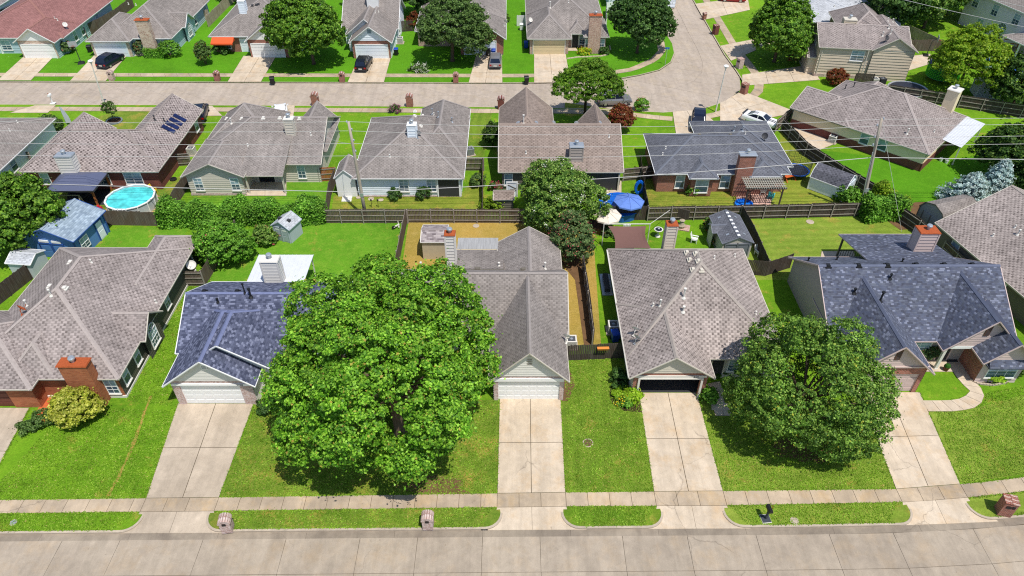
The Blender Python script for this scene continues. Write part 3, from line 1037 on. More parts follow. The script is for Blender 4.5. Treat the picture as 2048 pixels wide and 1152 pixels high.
class House:
    def __init__(s, label, o, rot=0.0, sh='brown', wall=TAN, trim=WHITE, name="house", cat="house", ins=0.45, group=None, lap=.26):
        s.lap = lap
        s.root = thing(name, label, cat, (o[0], o[1], 0), rot, group)
        s.o, s.rot, s.sh, s.wm, s.trim, s.ins = o, rot, sh, wall, trim, ins
        s.W = []
        s.roof, s.caps = MB(), MB()
        s.walls = {}
        s.boards = []
        s.pieces = []
        s.wallobj = {}

    def L(s, x, y):
        """world -> local"""
        dx, dy = x - s.o[0], y - s.o[1]
        c, q = math.cos(-s.rot), math.sin(-s.rot)
        return (dx * c - dy * q, dx * q + dy * c)

    def wing(s, x0, x1, y0, y1, ax='x', zr=5.0, e0='h', e1='h', ze=2.6, walls='snew', wall=None, gable=None, t=0.16, ins=None, hole=None, boards='', local=False, wmat=None, z0=0.0, mb=None):
        if not local and s.rot == 0:
            x0, x1, y0, y1 = x0 - s.o[0], x1 - s.o[0], y0 - s.o[1], y1 - s.o[1]
        i = len(s.W)
        ze += 0.004 * i
        zr += 0.004 * i
        ins = (s.ins if ins is None else ins) + 0.0035 * i
        a0, a1, b0, b1 = (x0, x1, y0, y1) if ax == 'x' else (y0, y1, x0, x1)
        d = (b1 - b0) / 2
        bm = (b0 + b1) / 2
        run = min(d, (a1 - a0) / 2)
        ra0 = a0 + (run if e0 == 'h' else 0)
        ra1 = a1 - (run if e1 == 'h' else 0)
        w = dict(x0=x0, x1=x1, y0=y0, y1=y1, ax=ax, ze=ze, zr=zr, e0=e0, e1=e1, a0=a0, a1=a1, b0=b0, b1=b1, d=d, run=run, ins=ins, i=i, shed=None)
        s.W.append(w)
        P = (lambda a, b, z: (a, b, z)) if ax == 'x' else (lambda a, b, z: (b, a, z))
        top = [[P(a0, b0, ze), P(a1, b0, ze), P(ra1, bm, zr), P(ra0, bm, zr)], [P(a1, b1, ze), P(a0, b1, ze), P(ra0, bm, zr), P(ra1, bm, zr)]]
        if e0 == 'h':
            top.append([P(a0, b1, ze), P(a0, b0, ze), P(ra0, bm, zr)])
        if e1 == 'h':
            top.append([P(a1, b0, ze), P(a1, b1, ze), P(ra1, bm, zr)])
        s._skin(top, t)
        edges = [(P(a0, b0, ze), P(a1, b0, ze)), (P(a0, b1, ze), P(a1, b1, ze))]
        for e, a, ra in ((e0, a0, ra0), (e1, a1, ra1)):
            if e == 'h':
                edges.append((P(a, b0, ze), P(a, b1, ze)))
            else:
                edges += [(P(a, b0, ze), P(a, bm, zr)), (P(a, bm, zr), P(a, b1, ze))]
        s._fascia(edges, t)
        pit = (zr - ze) / d
        if ra1 - ra0 > .05:
            s._cap(P(ra0, bm, zr), P(ra1, bm, zr), pit)
        for e, a, ra in ((e0, a0, ra0), (e1, a1, ra1)):
            if e == 'h':
                s._cap(P(a, b0, ze), P(ra, bm, zr), pit * .7)
                s._cap(P(a, b1, ze), P(ra, bm, zr), pit * .7)
        # walls
        wm = wall or s.wm
        for sd in walls:
            isend = (sd in 'we') == (ax == 'x')
            if sd == 's':
                p0, p1, out = (x0 + ins, y0 + ins), (x1 - ins, y0 + ins), (0, -1)
            elif sd == 'n':
                p0, p1, out = (x1 - ins, y1 - ins), (x0 + ins, y1 - ins), (0, 1)
            elif sd == 'e':
                p0, p1, out = (x1 - ins, y0 + ins), (x1 - ins, y1 - ins), (1, 0)
            else:
                p0, p1, out = (x0 + ins, y1 - ins), (x0 + ins, y0 + ins), (-1, 0)
            zt = ze + pit * ins - t + .03
            ez = e0 if sd in 'ws' else e1
            apex = None
            if isend and ez == 'g':
                apex = zr - t + .02
            m = (wmat or {}).get(sd, wm)
            s._wall(p0, p1, out, z0, zt, apex, m, gable if apex else None, (hole or {}).get(sd), sd in boards)
        return w

    def shed_roof(s, x0, x1, y0, y1, z0, z1, t=0.12, local=False, walls='', wall=None, mat=None, caps=False):
        """one slope, z0 at y0 and z1 at y1"""
        if not local and s.rot == 0:
            x0, x1, y0, y1 = x0 - s.o[0], x1 - s.o[0], y0 - s.o[1], y1 - s.o[1]
        k = 0.004 * len(s.W)
        z0 += k
        z1 += k
        s.W.append(dict(x0=x0, x1=x1, y0=y0, y1=y1, shed=(z0, z1), ins=s.ins, ze=min(z0, z1)))
        s._skin([[(x0, y0, z0), (x1, y0, z0), (x1, y1, z1), (x0, y1, z1)]], t)
        s._fascia([((x0, y0, z0), (x1, y0, z0))] if z0 < z1 else [((x1, y1, z1), (x0, y1, z1))], t)
        for a, b in (((x1, y0, z0), (x1, y1, z1)), ((x0, y1, z1), (x0, y0, z0))):
            s.roof.poly([(a[0], a[1], a[2] - t), (b[0], b[1], b[2] - t), b, a], 1)
        i = s.ins + .003 * len(s.W)
        lo = min(z0, z1)
        for sd in walls:
            p0, p1, out = {'s': ((x0 + i, y0 + i), (x1 - i, y0 + i), (0, -1)), 'n': ((x1 - i, y1 - i), (x0 + i, y1 - i), (0, 1)),
                           'e': ((x1 - i, y0 + i), (x1 - i, y1 - i), (1, 0)), 'w': ((x0 + i, y1 - i), (x0 + i, y0 + i), (-1, 0))}[sd]
            s._wall(p0, p1, out, 0, lo - t + .1, None, wall or s.wm, None, None, False)

    def _skin(s, polys, t):
        for p in polys:
            n = (Vector(p[1]) - Vector(p[0])).cross(Vector(p[2]) - Vector(p[1]))
            if n.z < 0:
                p = p[::-1]
            s.roof.poly(p, 0)
            s.roof.poly([(a[0], a[1], a[2] - t) for a in p[::-1]], 2)

    def _fascia(s, edges, t):
        for a, b in edges:
            s.roof.poly([(a[0], a[1], a[2] - t), (b[0], b[1], b[2] - t), b, a], 1)
            # drip edge: a thin bright lip along the edge
            s.roof.bar((a[0], a[1], a[2] - .03), (b[0], b[1], b[2] - .03), .07, .075, 1)

    def _cap(s, p, q, pit, w=0.17):
        p, q = Vector(p), Vector(q)
        d = (q - p).normalized()
        sd = d.cross(Vector((0, 0, 1))).normalized() * w
        up = Vector((0, 0, .05))
        dn = Vector((0, 0, -pit * w + .045))
        s.caps.poly([p + up, q + up, q + sd + dn, p + sd + dn][::-1])
        s.caps.poly([p + up, q + up, q - sd + dn, p - sd + dn])

    def _wall(s, p0, p1, out, z0, zt, apex, mat, gmat, hole, boards):
        mb = s.walls.setdefault(mat.name, (MB(), mat))[0]
        d = Vector((p1[0] - p0[0], p1[1] - p0[1]))
        L = d.length
        d.normalize()
        o = Vector(out)
        P = lambda a, z, off=0.0: (p0[0] + d.x * a + o.x * off, p0[1] + d.y * a + o.y * off, z)
        segs = [(0, L, z0, zt)]
        if hole:
            h0, h1, hz = hole
            segs = [(0, h0, z0, zt), (h1, L, z0, zt), (h0, h1, hz, zt)]
            for q in ([P(h0, z0), P(h0, hz), P(h0, hz, -.25), P(h0, z0, -.25)], [P(h1, z0), P(h1, hz), P(h1, hz, -.25), P(h1, z0, -.25)], [P(h0, hz), P(h1, hz), P(h1, hz, -.25), P(h0, hz, -.25)]):
                jm = MB()
                jm.poly(q)
                s.pieces.append(("garage_jamb", jm, mat))
        lap = 'siding' in mat.name
        for a0, a1, b0, b1 in segs:
            if a1 - a0 < .02:
                continue
            if hole and not lap:
                pm = MB()
                pm.poly([P(a0, b0, .004), P(a1, b0, .004), P(a1, b1, .004), P(a0, b1, .004)])
                s.pieces.append(("brick_lintel" if b0 > z0 else "brick_pier", pm, mat))
                continue
            if lap:
                n = max(1, round((b1 - b0) / s.lap))
                for i in range(n):
                    s._board(mb, P, a0, a1, a0, a1, b0 + (b1 - b0) * i / n, b0 + (b1 - b0) * (i + 1) / n, boards, mat)
            else:
                mb.poly([P(a0, b0), P(a1, b0), P(a1, b1), P(a0, b1)])
        if apex:
            gm = gmat or mat
            g = s.walls.setdefault(gm.name, (MB(), gm))[0]
            h = apex - zt
            off = .012 if gm is not mat else 0
            if 'siding' in gm.name:
                n = max(2, round(h / s.lap))
                for i in range(n):
                    f0, f1 = i / n, (i + 1) / n
                    s._board(g, lambda a, z, q=0.0: P(a, z, q + off), L / 2 * f0, L - L / 2 * f0, L / 2 * f1, L - L / 2 * f1, zt + h * f0, zt + h * f1, boards, gm)
            else:
                g.poly([P(0, zt, off), P(L, zt, off), P(L / 2, apex, off)])

    def _board(s, mb, P, a0, a1, c0, c1, z0, z1, single, mat):
        e = s.lap * .16
        if single:
            m = MB()
            j = random.uniform(-.004, .006)
            m.poly([P(a0, z0, e + j), P(a1, z0, e + j), P(c1, z1, .004), P(c0, z1, .004)])
            m.poly([P(a0, z0, 0), P(a1, z0, 0), P(a1, z0, e + j), P(a0, z0, e + j)])
            s.boards.append((m, mat))
            mb = s.walls[mat.name][0]
            mb.poly([P(a0, z0), P(a1, z0), P(c1, z1), P(c0, z1)])
        else:
            mb.poly([P(a0, z0, e), P(a1, z0, e), P(c1, z1, .002), P(c0, z1, .002)])
            mb.poly([P(a0, z0, 0), P(a1, z0, 0), P(a1, z0, e), P(a0, z0, e)])

    def rz(s, x, y):
        """height of the roof over a local point"""
        best = -9
        for w in s.W:
            if not (w['x0'] - 1e-6 <= x <= w['x1'] + 1e-6 and w['y0'] - 1e-6 <= y <= w['y1'] + 1e-6):
                continue
            if w['shed']:
                t = (y - w['y0']) / (w['y1'] - w['y0'])
                z = w['shed'][0] + t * (w['shed'][1] - w['shed'][0])
            else:
                a, b = (x, y) if w['ax'] == 'x' else (y, x)
                pit = (w['zr'] - w['ze']) / w['d']
                k = min(b - w['b0'], w['b1'] - b)
                r = w['d'] / w['run']
                if w['e0'] == 'h':
                    k = min(k, (a - w['a0']) * r)
                if w['e1'] == 'h':
                    k = min(k, (w['a1'] - a) * r)
                z = w['ze'] + pit * k
            best = max(best, z)
        return best

    def hit(s, px, py):
        """where the line of sight of a photo point meets the roof (local x, y, z)"""
        z = 10.0
        while z > 2.0:
            x, y = s.L(*G(px, py, z))
            if s.rz(x, y) >= z:
                return (x, y, s.rz(x, y))
            z -= .03
        x, y = s.L(*G(px, py, 3.0))
        return (x, y, 3.0)

    def finish(s):
        for nm_, m_, mat_ in s.pieces:
            m_.obj(nm_, mat_, s.root)
        s.roofo = s.roof.obj("roof", [SH[s.sh], s.trim, SOFFIT], s.root)
        if s.caps.f:
            s.caps.obj("ridge_cap", CAPM[s.sh], s.roofo)
        for k, (mb, mat) in s.walls.items():
            if not mb.f:
                continue
            nm = "brick_wall" if ('brick' in k or 'stone' in k) else "wall"
            s.wallobj[k] = mb.obj(nm, mat, s.root)
        for m, mat in s.boards:
            m.obj("siding_board", mat, s.wallobj[mat.name])
        return s

    def vents(s, *px, mat=None, w=.34):
        def f():
            m = MB()
            m.frustum((-w / 2, w / 2, -.2, .2), -.06, (-w / 2 + .03, w / 2 - .03, -.15, .15), .13)
            m.box(-w / 2 - .08, w / 2 + .08, -.27, .27, -.12, -.03)
            return m.mesh("roof_vent", mat or OFFW)
        for p in px:
            x, y, z = s.hit(*p)
            put("roof_vent", cached(("vent", (mat or OFFW).name, w), f), s.root, (x, y, z), random.choice((0, math.pi / 2)) if s.rot else 0)

    def pipes(s, *px, mat=None, h=.55, r=.06):
        def f():
            m = MB()
            m.tube([(0, 0, -.15), (0, 0, h)], r, 8)
            m.tube([(0, 0, -.06), (0, 0, .1)], [r * 3, r * 1.3], 8)
            m.tube([(0, 0, h), (0, 0, h + .1)], r * 1.8, 8)
            return m.mesh("vent_pipe", mat or OFFW)
        for p in px:
            x, y, z = s.hit(*p)
            put("vent_pipe", cached(("pipe", (mat or OFFW).name, h, r), f), s.root, (x, y, z))

    def stubs(s, *px, mat=None):
        """low plumbing stub with a flashing plate"""
        s.pipes(*px, mat=mat, h=.2, r=.045)

    def win(s, w, sd, a, zc, ww=.9, hh=1.4, grid=2, plane=None, arch=False, sill=True):
        """window on side sd of wing w, a = world x or y along the wall, zc = bottom height"""
        W = s.W[w]
        i = W['ins'] - .03
        a = a - (s.o[0] if sd in 'sn' else s.o[1]) if s.rot == 0 else a
        pl = {'s': W['y0'] + i, 'n': W['y1'] - i, 'w': W['x0'] + i, 'e': W['x1'] - i}[sd]
        if plane is not None:
            pl = plane - ((s.o[1] if sd in 'sn' else s.o[0]) if s.rot == 0 else 0)
        loc = (a, pl, zc) if sd in 'sn' else (pl, a, zc)
        f, p1, p2, si, ap = window_meshes(ww, hh, grid, arch)
        o = put("window", f, s.root, loc, ANG[sd])
        put("pane", p1, o)
        put("pane", p2, o)
        if sill:
            put("sill", si, o)
        if ap:
            put("pane", ap, o)
        return o

    def panel(s, w, sd, a, ww, hh, mat, name="door", sections=0, z=0.0, plane=None, trim=None, cols=0, off=.03):
        """door or garage door"""
        W = s.W[w]
        i = W['ins'] - off
        a = a - (s.o[0] if sd in 'sn' else s.o[1]) if s.rot == 0 else a
        pl = {'s': W['y0'] + i, 'n': W['y1'] - i, 'w': W['x0'] + i, 'e': W['x1'] - i}[sd]
        if plane is not None:
            pl = plane - ((s.o[1] if sd in 'sn' else s.o[0]) if s.rot == 0 else 0)
        loc = (a, pl, z) if sd in 'sn' else (pl, a, z)
        m = MB()
        b = .12
        for x0, x1, z0, z1 in ((-ww / 2 - b, -ww / 2, 0, hh + b), (ww / 2, ww / 2 + b, 0, hh + b), (-ww / 2, ww / 2, hh, hh + b)):
            m.box(x0, x1, -.07, .03, z0, z1)
        o = m.obj(name, trim or s.trim, s.root, loc, ANG[sd])
        if sections:
            for k in range(sections):
                m = MB()
                z0, z1 = hh * k / sections, hh * (k + 1) / sections
                m.box(-ww / 2, ww / 2, -.02, .02, z0 + .018, z1 - .018)
                for c in range(cols):
                    x0 = -ww / 2 + ww * c / cols
                    m.frustum((x0 + .08, x0 + ww / cols - .08, -.021, -.02), z0 + .09, (x0 + .08, x0 + ww / cols - .08, -.035, -.02), z1 - .09)
                m.obj("door_section", mat, o)
        else:
            m = MB()
            m.box(-ww / 2, ww / 2, -.02, .02, 0.02, hh)
            for z0, z1 in ((.15, hh * .45), (hh * .52, hh - .2)):
                m.box(-ww / 2 + .12, ww / 2 - .12, -.035, -.02, z0, z1)
            m.obj("door_leaf", mat, o)
        return o

    def chimney(s, px=None, loc=None, w=1.2, d=.8, top=6.5, mat=None, capmat=None, base=None, pipe=True, lap=None, capw=.1):
        """loc: local x, y of its centre"""
        if px is not None:
            x, y, z = s.hit(*px)
            y += d / 2
        else:
            x, y = loc
            z = s.rz(x, y)
        z0 = (z - 1.2) if base is None else base
        m = MB()
        if lap is None:
            lap = 'siding' in mat.name
        if lap:
            m.box(-w / 2, w / 2, -d / 2, d / 2, z0, top)
            n = max(1, round((top - max(z0, 0)) / .34))
            for k in range(n):
                a = z0 + (top - z0) * k / n
                b = z0 + (top - z0) * (k + 1) / n
                for q in (((-w / 2, -d / 2), (w / 2, -d / 2), (0, -1)), ((w / 2, -d / 2), (w / 2, d / 2), (1, 0)), ((w / 2, d / 2), (-w / 2, d / 2), (0, 1)), ((-w / 2, d / 2), (-w / 2, -d / 2), (-1, 0))):
                    (ax, ay), (bx, by), (ox, oy) = q
                    e = .05
                    m.poly([(ax + ox * e, ay + oy * e, a), (bx + ox * e, by + oy * e, a), (bx + ox * .004, by + oy * .004, b), (ax + ox * .004, ay + oy * .004, b)])
                    m.poly([(ax, ay, a), (bx, by, a), (bx + ox * e, by + oy * e, a), (ax + ox * e, ay + oy * e, a)])
            for sx in (-1, 1):
                for sy in (-1, 1):
                    cx, cy = sx * w / 2, sy * d / 2
                    m.box(cx - .07, cx + .07, cy - .07, cy + .07, z0, top)
        else:
            m.box(-w / 2, w / 2, -d / 2, d / 2, z0, top)
        o = m.obj("chimney", mat, s.root, (x, y, 0))
        c = MB()
        c.frustum((-w / 2 - capw, w / 2 + capw, -d / 2 - capw, d / 2 + capw), top, (-w / 2 - capw + .05, w / 2 + capw - .05, -d / 2 - capw + .05, d / 2 + capw - .05), top + .1)
        c.obj("chimney_cap", capmat or OFFW, o)
        if pipe:
            p = MB()
            p.lathe([(.13, top + .05), (.13, top + .38), (.26, top + .40), (.26, top + .52), (.2, top + .6), (.02, top + .62)], 12)
            p.obj("flue_pipe", GALV, o, smooth=False)
        return o

    def dish(s, px, rz=0.6, mat=None, z=None):
        x, y, zz = s.hit(*px)
        if z:
            zz = z

        def f():
            m = MB()
            c = Vector((0, -.12, .62))
            ax = Vector((0.2, -.8, .55)).normalized()
            a = ax.cross(Vector((0, 0, 1))).normalized()
            b = a.cross(ax)
            rings = []
            for r, dd in ((.02, 0), (.2, .03), (.34, .1), (.36, .1)):
                rings.append([tuple(c + ax * dd + (a * math.cos(2 * math.pi * k / 14) * r + b * math.sin(2 * math.pi * k / 14) * r * 1.05)) for k in range(14)])
            for r0, r1 in zip(rings, rings[1:]):
                for k in range(14):
                    m.poly([r0[k], r0[(k + 1) % 14], r1[(k + 1) % 14], r1[k]])
            m.bar((0, 0, -.05), (0, 0, .45), .05)
            m.bar((0, 0, .45), tuple(c), .06)
            m.bar(tuple(c - b * .3), tuple(c + ax * .5 - b * .1), .03)
            m.box(-.15, .15, -.1, .1, -.03, .02)
            return m.mesh("satellite_dish", mat or OFFW)
        put("satellite_dish", cached(("dish", (mat or OFFW).name), f), s.root, (x, y, zz), rz)

    def post(s, *locs, h=2.5, w=.14, mat=None, name="porch_post"):
        for x, y in locs:
            if s.rot == 0:
                x, y = x - s.o[0], y - s.o[1]
            m = MB()
            m.box(-w / 2, w / 2, -w / 2, w / 2, 0, h)
            m.box(-w / 2 - .03, w / 2 + .03, -w / 2 - .03, w / 2 + .03, 0, .12)
            m.obj(name, mat or s.trim, s.root, (x, y, 0))

    def box_part(s, name, x0, x1, y0, y1, z0, z1, mat, parent=None):
        if s.rot == 0:
            x0, x1, y0, y1 = x0 - s.o[0], x1 - s.o[0], y0 - s.o[1], y1 - s.o[1]
        m = MB()
        m.box(x0, x1, y0, y1, z0, z1)
        return m.obj(name, mat, parent or s.root)


def gable_vent(h, x, y, z, w=.3, hh=.75, sd='s', mat=None):
    m = MB()
    m.box(-w / 2 - .06, w / 2 + .06, -.04, 0, -.06, hh + .06)
    o = m.obj("gable_vent", mat or h.trim, h.root, (x - (h.o[0] if h.rot == 0 else 0), y - (h.o[1] if h.rot == 0 else 0), z), ANG[sd])
    m = MB()
    for k in range(int(hh / .1)):
        m.poly([(-w / 2, -.05, .1 * k + .01), (w / 2, -.05, .1 * k + .01), (w / 2, -.03, .1 * k + .09), (-w / 2, -.03, .1 * k + .09)])
    m.obj("louvre", CHAR, o)


def house_number(h, txt, x, y, z, size=.22, mat=None, sd='s'):
    cu = bpy.data.curves.new("number", 'FONT')
    cu.body = txt
    cu.size = size
    cu.extrude = .012
    cu.materials.append(mat or BLACK)
    o = text_obj("house_number", cu)
    o.parent = h.root
    o.location = (x - h.o[0], y - h.o[1], z)
    o.rotation_euler = (math.pi / 2, 0, ANG[sd])


# ---- front row, left to right
h = House("long brown-roofed house with brick chimney and round yellow-green bush in front, at the left edge", (-37, 46), sh='brown', wall=DSAGE, trim=GREIGE)
h.wing(-43.8, -30.8, 38.0, 55.2, 'y', 6.5, wmat={'s': BK_ORG})
h.wing(-35.3, -31.0, 48, 57.2, 'y', 4.0, 'g', 'h', walls='new', boards='')
h.wing(-46, -37.1, 36.9, 46, 'y', 5.1, wall=BK_ORG, hole={'s': (1.0, 5.9, 2.2)}, walls='sew')
h.wing(-39.7, -35.9, 38.2, 44, 'y', 4.6, walls='', wall=BK_ORG)
h.wing(-36, -30.35, 42.2, 46.0, 'x', 4.15, 'g', 'g', walls='e')
h.finish()
h.panel(2, 's', -42.1, 4.8, 2.15, REDDOOR, "garage_door", 4, cols=6, trim=BROWN, off=-.14)
h.win(0, 's', -32.0, .55, .85, 1.6, 2)
h.win(0, 'e', 39.4, .8, .8, 1.5, 1)
h.win(0, 'e', 41.6, .8, .8, 1.5, 1)
h.win(4, 'e', 44.1, .6, 1.25, 1.5, 3, arch=True)
h.win(0, 'e', 48.4, 1.0, .8, 1.2, 2)
h.win(1, 'e', 54.5, .5, 1.6, 1.7, 2)
h.box_part("foundation_strip", -43.3, -31.16, 38.35, 54.85, 0, .22, OFFW)
h.chimney(loc=(3.45, -8.05), w=2.15, d=.85, top=4.5, mat=BK_ORG, capmat=RUST, base=0)
h.vents((141, 524), (100, 572), (129, 576))
h.pipes((103, 592), (55, 612))
h.stubs((183, 525), (312, 605))
h.dish((45, 630), 2.2, RUST)

h = House("blue-shingled house with white gable garage left of the big maple", (-22, 43), sh='blue', wall=LGREY, trim=WHITE, lap=.17)
h.wing(-27.4, -13.4, 40.8, 50.0, 'x', 5.2, 'g', 'g')
h.wing(-27.1, -19.9, 37.2, 46.5, 'y', 5.35, 'g', 'h', walls='sew', gable=LGREY, boards='s', wmat={'s': BK_PINK}, hole={'s': (.555, 5.305, 2.2)})
h.wing(-26.9, -18.4, 38.7, 46.5, 'y', 5.55, 'g', 'h', walls='sew', gable=LGREY)
h.finish()
h.panel(1, 's', -23.72, 4.75, 2.2, WHITE, "garage_door", 4, cols=6, off=-.14)
h.box_part("gable_band", -26.6, -20.4, 37.55, 37.66, 2.3, 2.5, WHITE)
house_number(h, "2708", -21.5, 37.55, 2.32, .26)
gable_vent(h, -23.5, 37.6, 4.2, .34, .45)
h.chimney((547, 562), w=1.5, d=.9, top=5.15, mat=LGREY, base=0)
h.vents((408, 583), (474, 583), mat=BLACK)
h.pipes((490, 586), mat=BLACK, h=.9)
h.pipes((436, 604), mat=BLACK, h=.3)
h.pipes((502, 594), mat=BLACK, h=.8, r=.08)

h = House("grey-roofed house with steep front gable and white panelled garage door right of the big maple", (-3, 45), sh='grey', wall=GREIGE, trim=GREIGE)
h.wing(-10.3, 4.75, 42.7, 51.8, 'x', 5.9, 'g', 'g')
h.wing(-1.85, 4.5, 37.7, 47.5, 'y', 5.75, 'g', 'g', walls='sew', gable=LGREY, wmat={'s': BK_PINK}, boards='s', ins=.4, hole={'s': (.3465, 5.2465, 2.15)})
h.wing(-1.4, 4.65, 46, 56.1, 'y', 4.45, 'g', 'g', walls='new')
h.shed_roof(-5.5, -.8, 51.0, 54.9, 3.3, 2.55, walls='nw')
h.finish()
h.panel(1, 's', 1.35, 4.9, 2.15, WHITE, "garage_door", 4, cols=8, off=-.14)
h.box_part("gable_band", -1.45, 4.1, 38.0, 38.13, 2.3, 2.62, WHITE)
gable_vent(h, 1.35, 38.1, 4.15, .34, .85)
h.chimney((903, 529), w=.85, d=.7, top=6.3, mat=LGREY, capmat=RUST)
h.vents((870, 539), (955, 539), (1047, 539), mat=DGREY, w=.45)
h.pipes((842, 531), h=.3)
h.pipes((1090, 537), h=.6)
h.pipes((998, 532), h=.3)
h.dish((1131, 686), 2.6, OFFW)

h = House("brown-roofed house with the dark open garage and many roof vents", (15.8, 47), sh='tan', wall=GREIGE, trim=GREIGE)
h.wing(9.25, 22.3, 40.2, 55.0, 'y', 7.4)
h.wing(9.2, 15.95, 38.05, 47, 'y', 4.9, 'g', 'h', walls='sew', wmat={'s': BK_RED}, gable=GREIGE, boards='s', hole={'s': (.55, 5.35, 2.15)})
h.finish()
for x0, x1, z0, z1 in ((10.0, 10.16, 0, 2.15), (15.0, 15.16, 0, 2.15), (10.0, 15.16, 2.15, 2.28)):
    h.box_part("garage_trim", x0, x1, 38.36, 38.5, z0, z1, OFFW)
h.box_part("gable_band", 9.75, 15.4, 38.42, 38.5, 2.3, 2.5, OFFW)
h.box_part("garage_floor", 9.8, 15.4, 38.95, 43, 0.0, .05, CHAR)  # charcoal floor: the garage's inner shade put into its colour
h.box_part("shade_back_panel", 9.9, 15.3, 42.6, 43.2, .05, 2.3, BLACK)  # added black box closing the back, stands in for deep shade
h.box_part("shade_lining", 9.66, 9.72, 38.8, 43, .05, 2.4, BLACK)  # black side and top panels likewise paint the interior's shade
h.box_part("shade_lining", 15.42, 15.48, 38.8, 43, .05, 2.4, BLACK)
h.box_part("shade_ceiling", 9.7, 15.45, 38.8, 43, 2.42, 2.46, BLACK)
house_number(h, "5101", 14.35, 38.4, 2.33, .2)
h.chimney(loc=(-.7, 8.2), w=.95, d=.75, top=5.4, mat=GREIGE, capmat=RUST, base=0)
h.vents((1374, 505), (1380, 519), (1386, 539), (1392, 507), (1397, 522), (1403, 540), mat=GREIGE, w=.3)
h.pipes((1367, 596), h=.9, r=.07)
h.pipes((1366, 624), h=.5, r=.07)
h.pipes((1320, 612), h=.6, r=.05)
h.stubs((1306, 612), (1511, 628), (1428, 517), (1469, 513))
h.dish((1268, 672), 2.4)
h.dish((1270, 688), 2.2, GALV)
h.win(0, 's', 18.6, .8, 1.6, 1.4, 2)
h.panel(0, 's', 16.9, .95, 2.05, CHAR)
h.box_part("gutter", 22.25, 22.36, 40.4, 54.9, 2.45, 2.58, OFFW)
h.box_part("gutter", 9.12, 9.24, 38.2, 54.9, 2.45, 2.58, OFFW)

h = House("navy-shingled house with two steep front gables and a curved path at right", (34, 47), sh='navy', wall=TAUPE, trim=MAUVE)
h.wing(26.3, 41.9, 42.2, 53.7, 'x', 6.15, 'g', 'g')
h.wing(26.7, 33.35, 38.5, 47.7, 'y', 5.6, 'g', 'g', walls='sew', wmat={'s': BK_RED}, gable=MAUVE, boards='s', hole={'s': (.5, 5.4, 2.15)})
h.wing(35.2, 41.7, 41.1, 47.7, 'y', 5.85, 'g', 'g', walls='e', gable=MAUVE, wall=BK_RED)
h.wing(37.75, 42.05, 39.6, 45, 'y', 4.75, 'g', 'g', walls='sew', gable=MAUVE, boards='s', wmat={'s': MAUVE, 'w': BK_RED, 'e': BK_RED})
h.shed_roof(32.4, 40.6, 50.2, 57.4, 4.42, 2.6, walls='')
h.finish()
# gable wall above the porch
m = MB()
n = 11
gb = h.wallobj[MAUVE.name]
for i in range(n):
    z0, z1 = 2.75 + 2.85 * i / n, 2.75 + 2.85 * (i + 1) / n
    f0, f1 = i / n, (i + 1) / n
    b = MB()
    wy = 41.55 - 47
    hw = 2.95
    b.poly([(4.45 - hw * (1 - f0), wy - .03, z0), (4.45 + hw * (1 - f0), wy - .03, z0), (4.45 + hw * (1 - f1), wy, z1), (4.45 - hw * (1 - f1), wy, z1)])
    b.poly([(4.45 - hw * (1 - f0), wy + .05, z0), (4.45 + hw * (1 - f0), wy + .05, z0), (4.45 + hw * (1 - f0), wy - .03, z0), (4.45 - hw * (1 - f0), wy - .03, z0)])
    b.obj("siding_board", MAUVE, gb)
h.box_part("porch_beam", 35.5, 38.3, 41.5, 41.7, 2.45, 2.75, WHITE)
h.post((35.75, 41.6), h=2.5, w=.22, mat=OFFW)
h.panel(1, 's', 30.1, 4.9, 2.15, MAUVE, "garage_door", 4, cols=6, off=-.14)
h.box_part("gable_band", 27.2, 32.9, 38.8, 38.92, 3.0, 3.12, MAUVE)
gable_vent(h, 30.05, 38.9, 3.9, .3, .95, mat=BROWN)
gable_vent(h, 38.3, 41.5, 4.0, .3, .95, mat=BROWN)
h.win(0, 's', 34.3, .75, 1.7, 1.5, 2)
h.panel(0, 's', 36.6, .95, 2.05, CHAR)
h.win(3, 's', 40.0, .7, 2.3, 1.45, 3)
m = MB()
m.poly([(4.3, -7.55, 2.25), (8.0, -7.55, 2.25), (7.8, -6.9, 2.7), (4.5, -6.9, 2.7)])
m.box(4.3, 8.0, -7.55, -6.95, 2.12, 2.24)
m.obj("bay_roof", SH['navy'], h.root)
h.chimney((1845, 503), w=1.7, d=1.15, top=5.75, mat=MAUVE, capmat=RUST, base=1.5)
h.vents((1656, 532), (1717, 531), (1775, 530), (1833, 529), (1889, 529), (1945, 529), mat=BLACK)
h.pipes((1616, 522), (1673, 520), (1804, 524), mat=BLACK, h=.3)
h.pipes((1760, 602), mat=BLACK, h=.9, r=.08)
h.pipes((1708, 586), mat=BLACK, h=.4, r=.08)
h.pipes((1780, 557), mat=BLACK, h=.4, r=.07)
h.win(0, 'w', 44.0, 1.0, .9, 1.2, 1)
h.post((32.8, 57.0), (40.2, 57.0), h=2.4, w=.16, mat=DGREY)
m = MB()
for k in range(12):
    m.box(-1.2 + k * .25 - .02, -1.2 + k * .25 + .02, 9.93, 9.97, .12, .9)
m.box(-1.2, 1.6, 9.92, 9.98, .9, .97)
m.box(-1.2, 1.6, 9.92, 9.98, .1, .15)
m.obj("porch_railing", DGREY, h.root)

h = House("brown-roofed house with dark olive side wall at the right edge", (47, 54), math.radians(13), sh='tan', wall=DGREY, trim=GREIGE)
h.wing(-2.8, 12, -14, 6.2, 'y', 6.0, 'g', 'g', local=True, wmat={'w': DGREY})
h.finish()
h.win(0, 'w', 3.2, 1.0, .9, 1.2, 1)
h.win(0, 'w', -2.4, .6, 2.0, 1.7, 2)
h.win(0, 'w', -9.0, .6, 1.5, 1.5, 2)
h.stubs((1985, 473), (2030, 455))
h.pipes((2035, 470), h=.5)

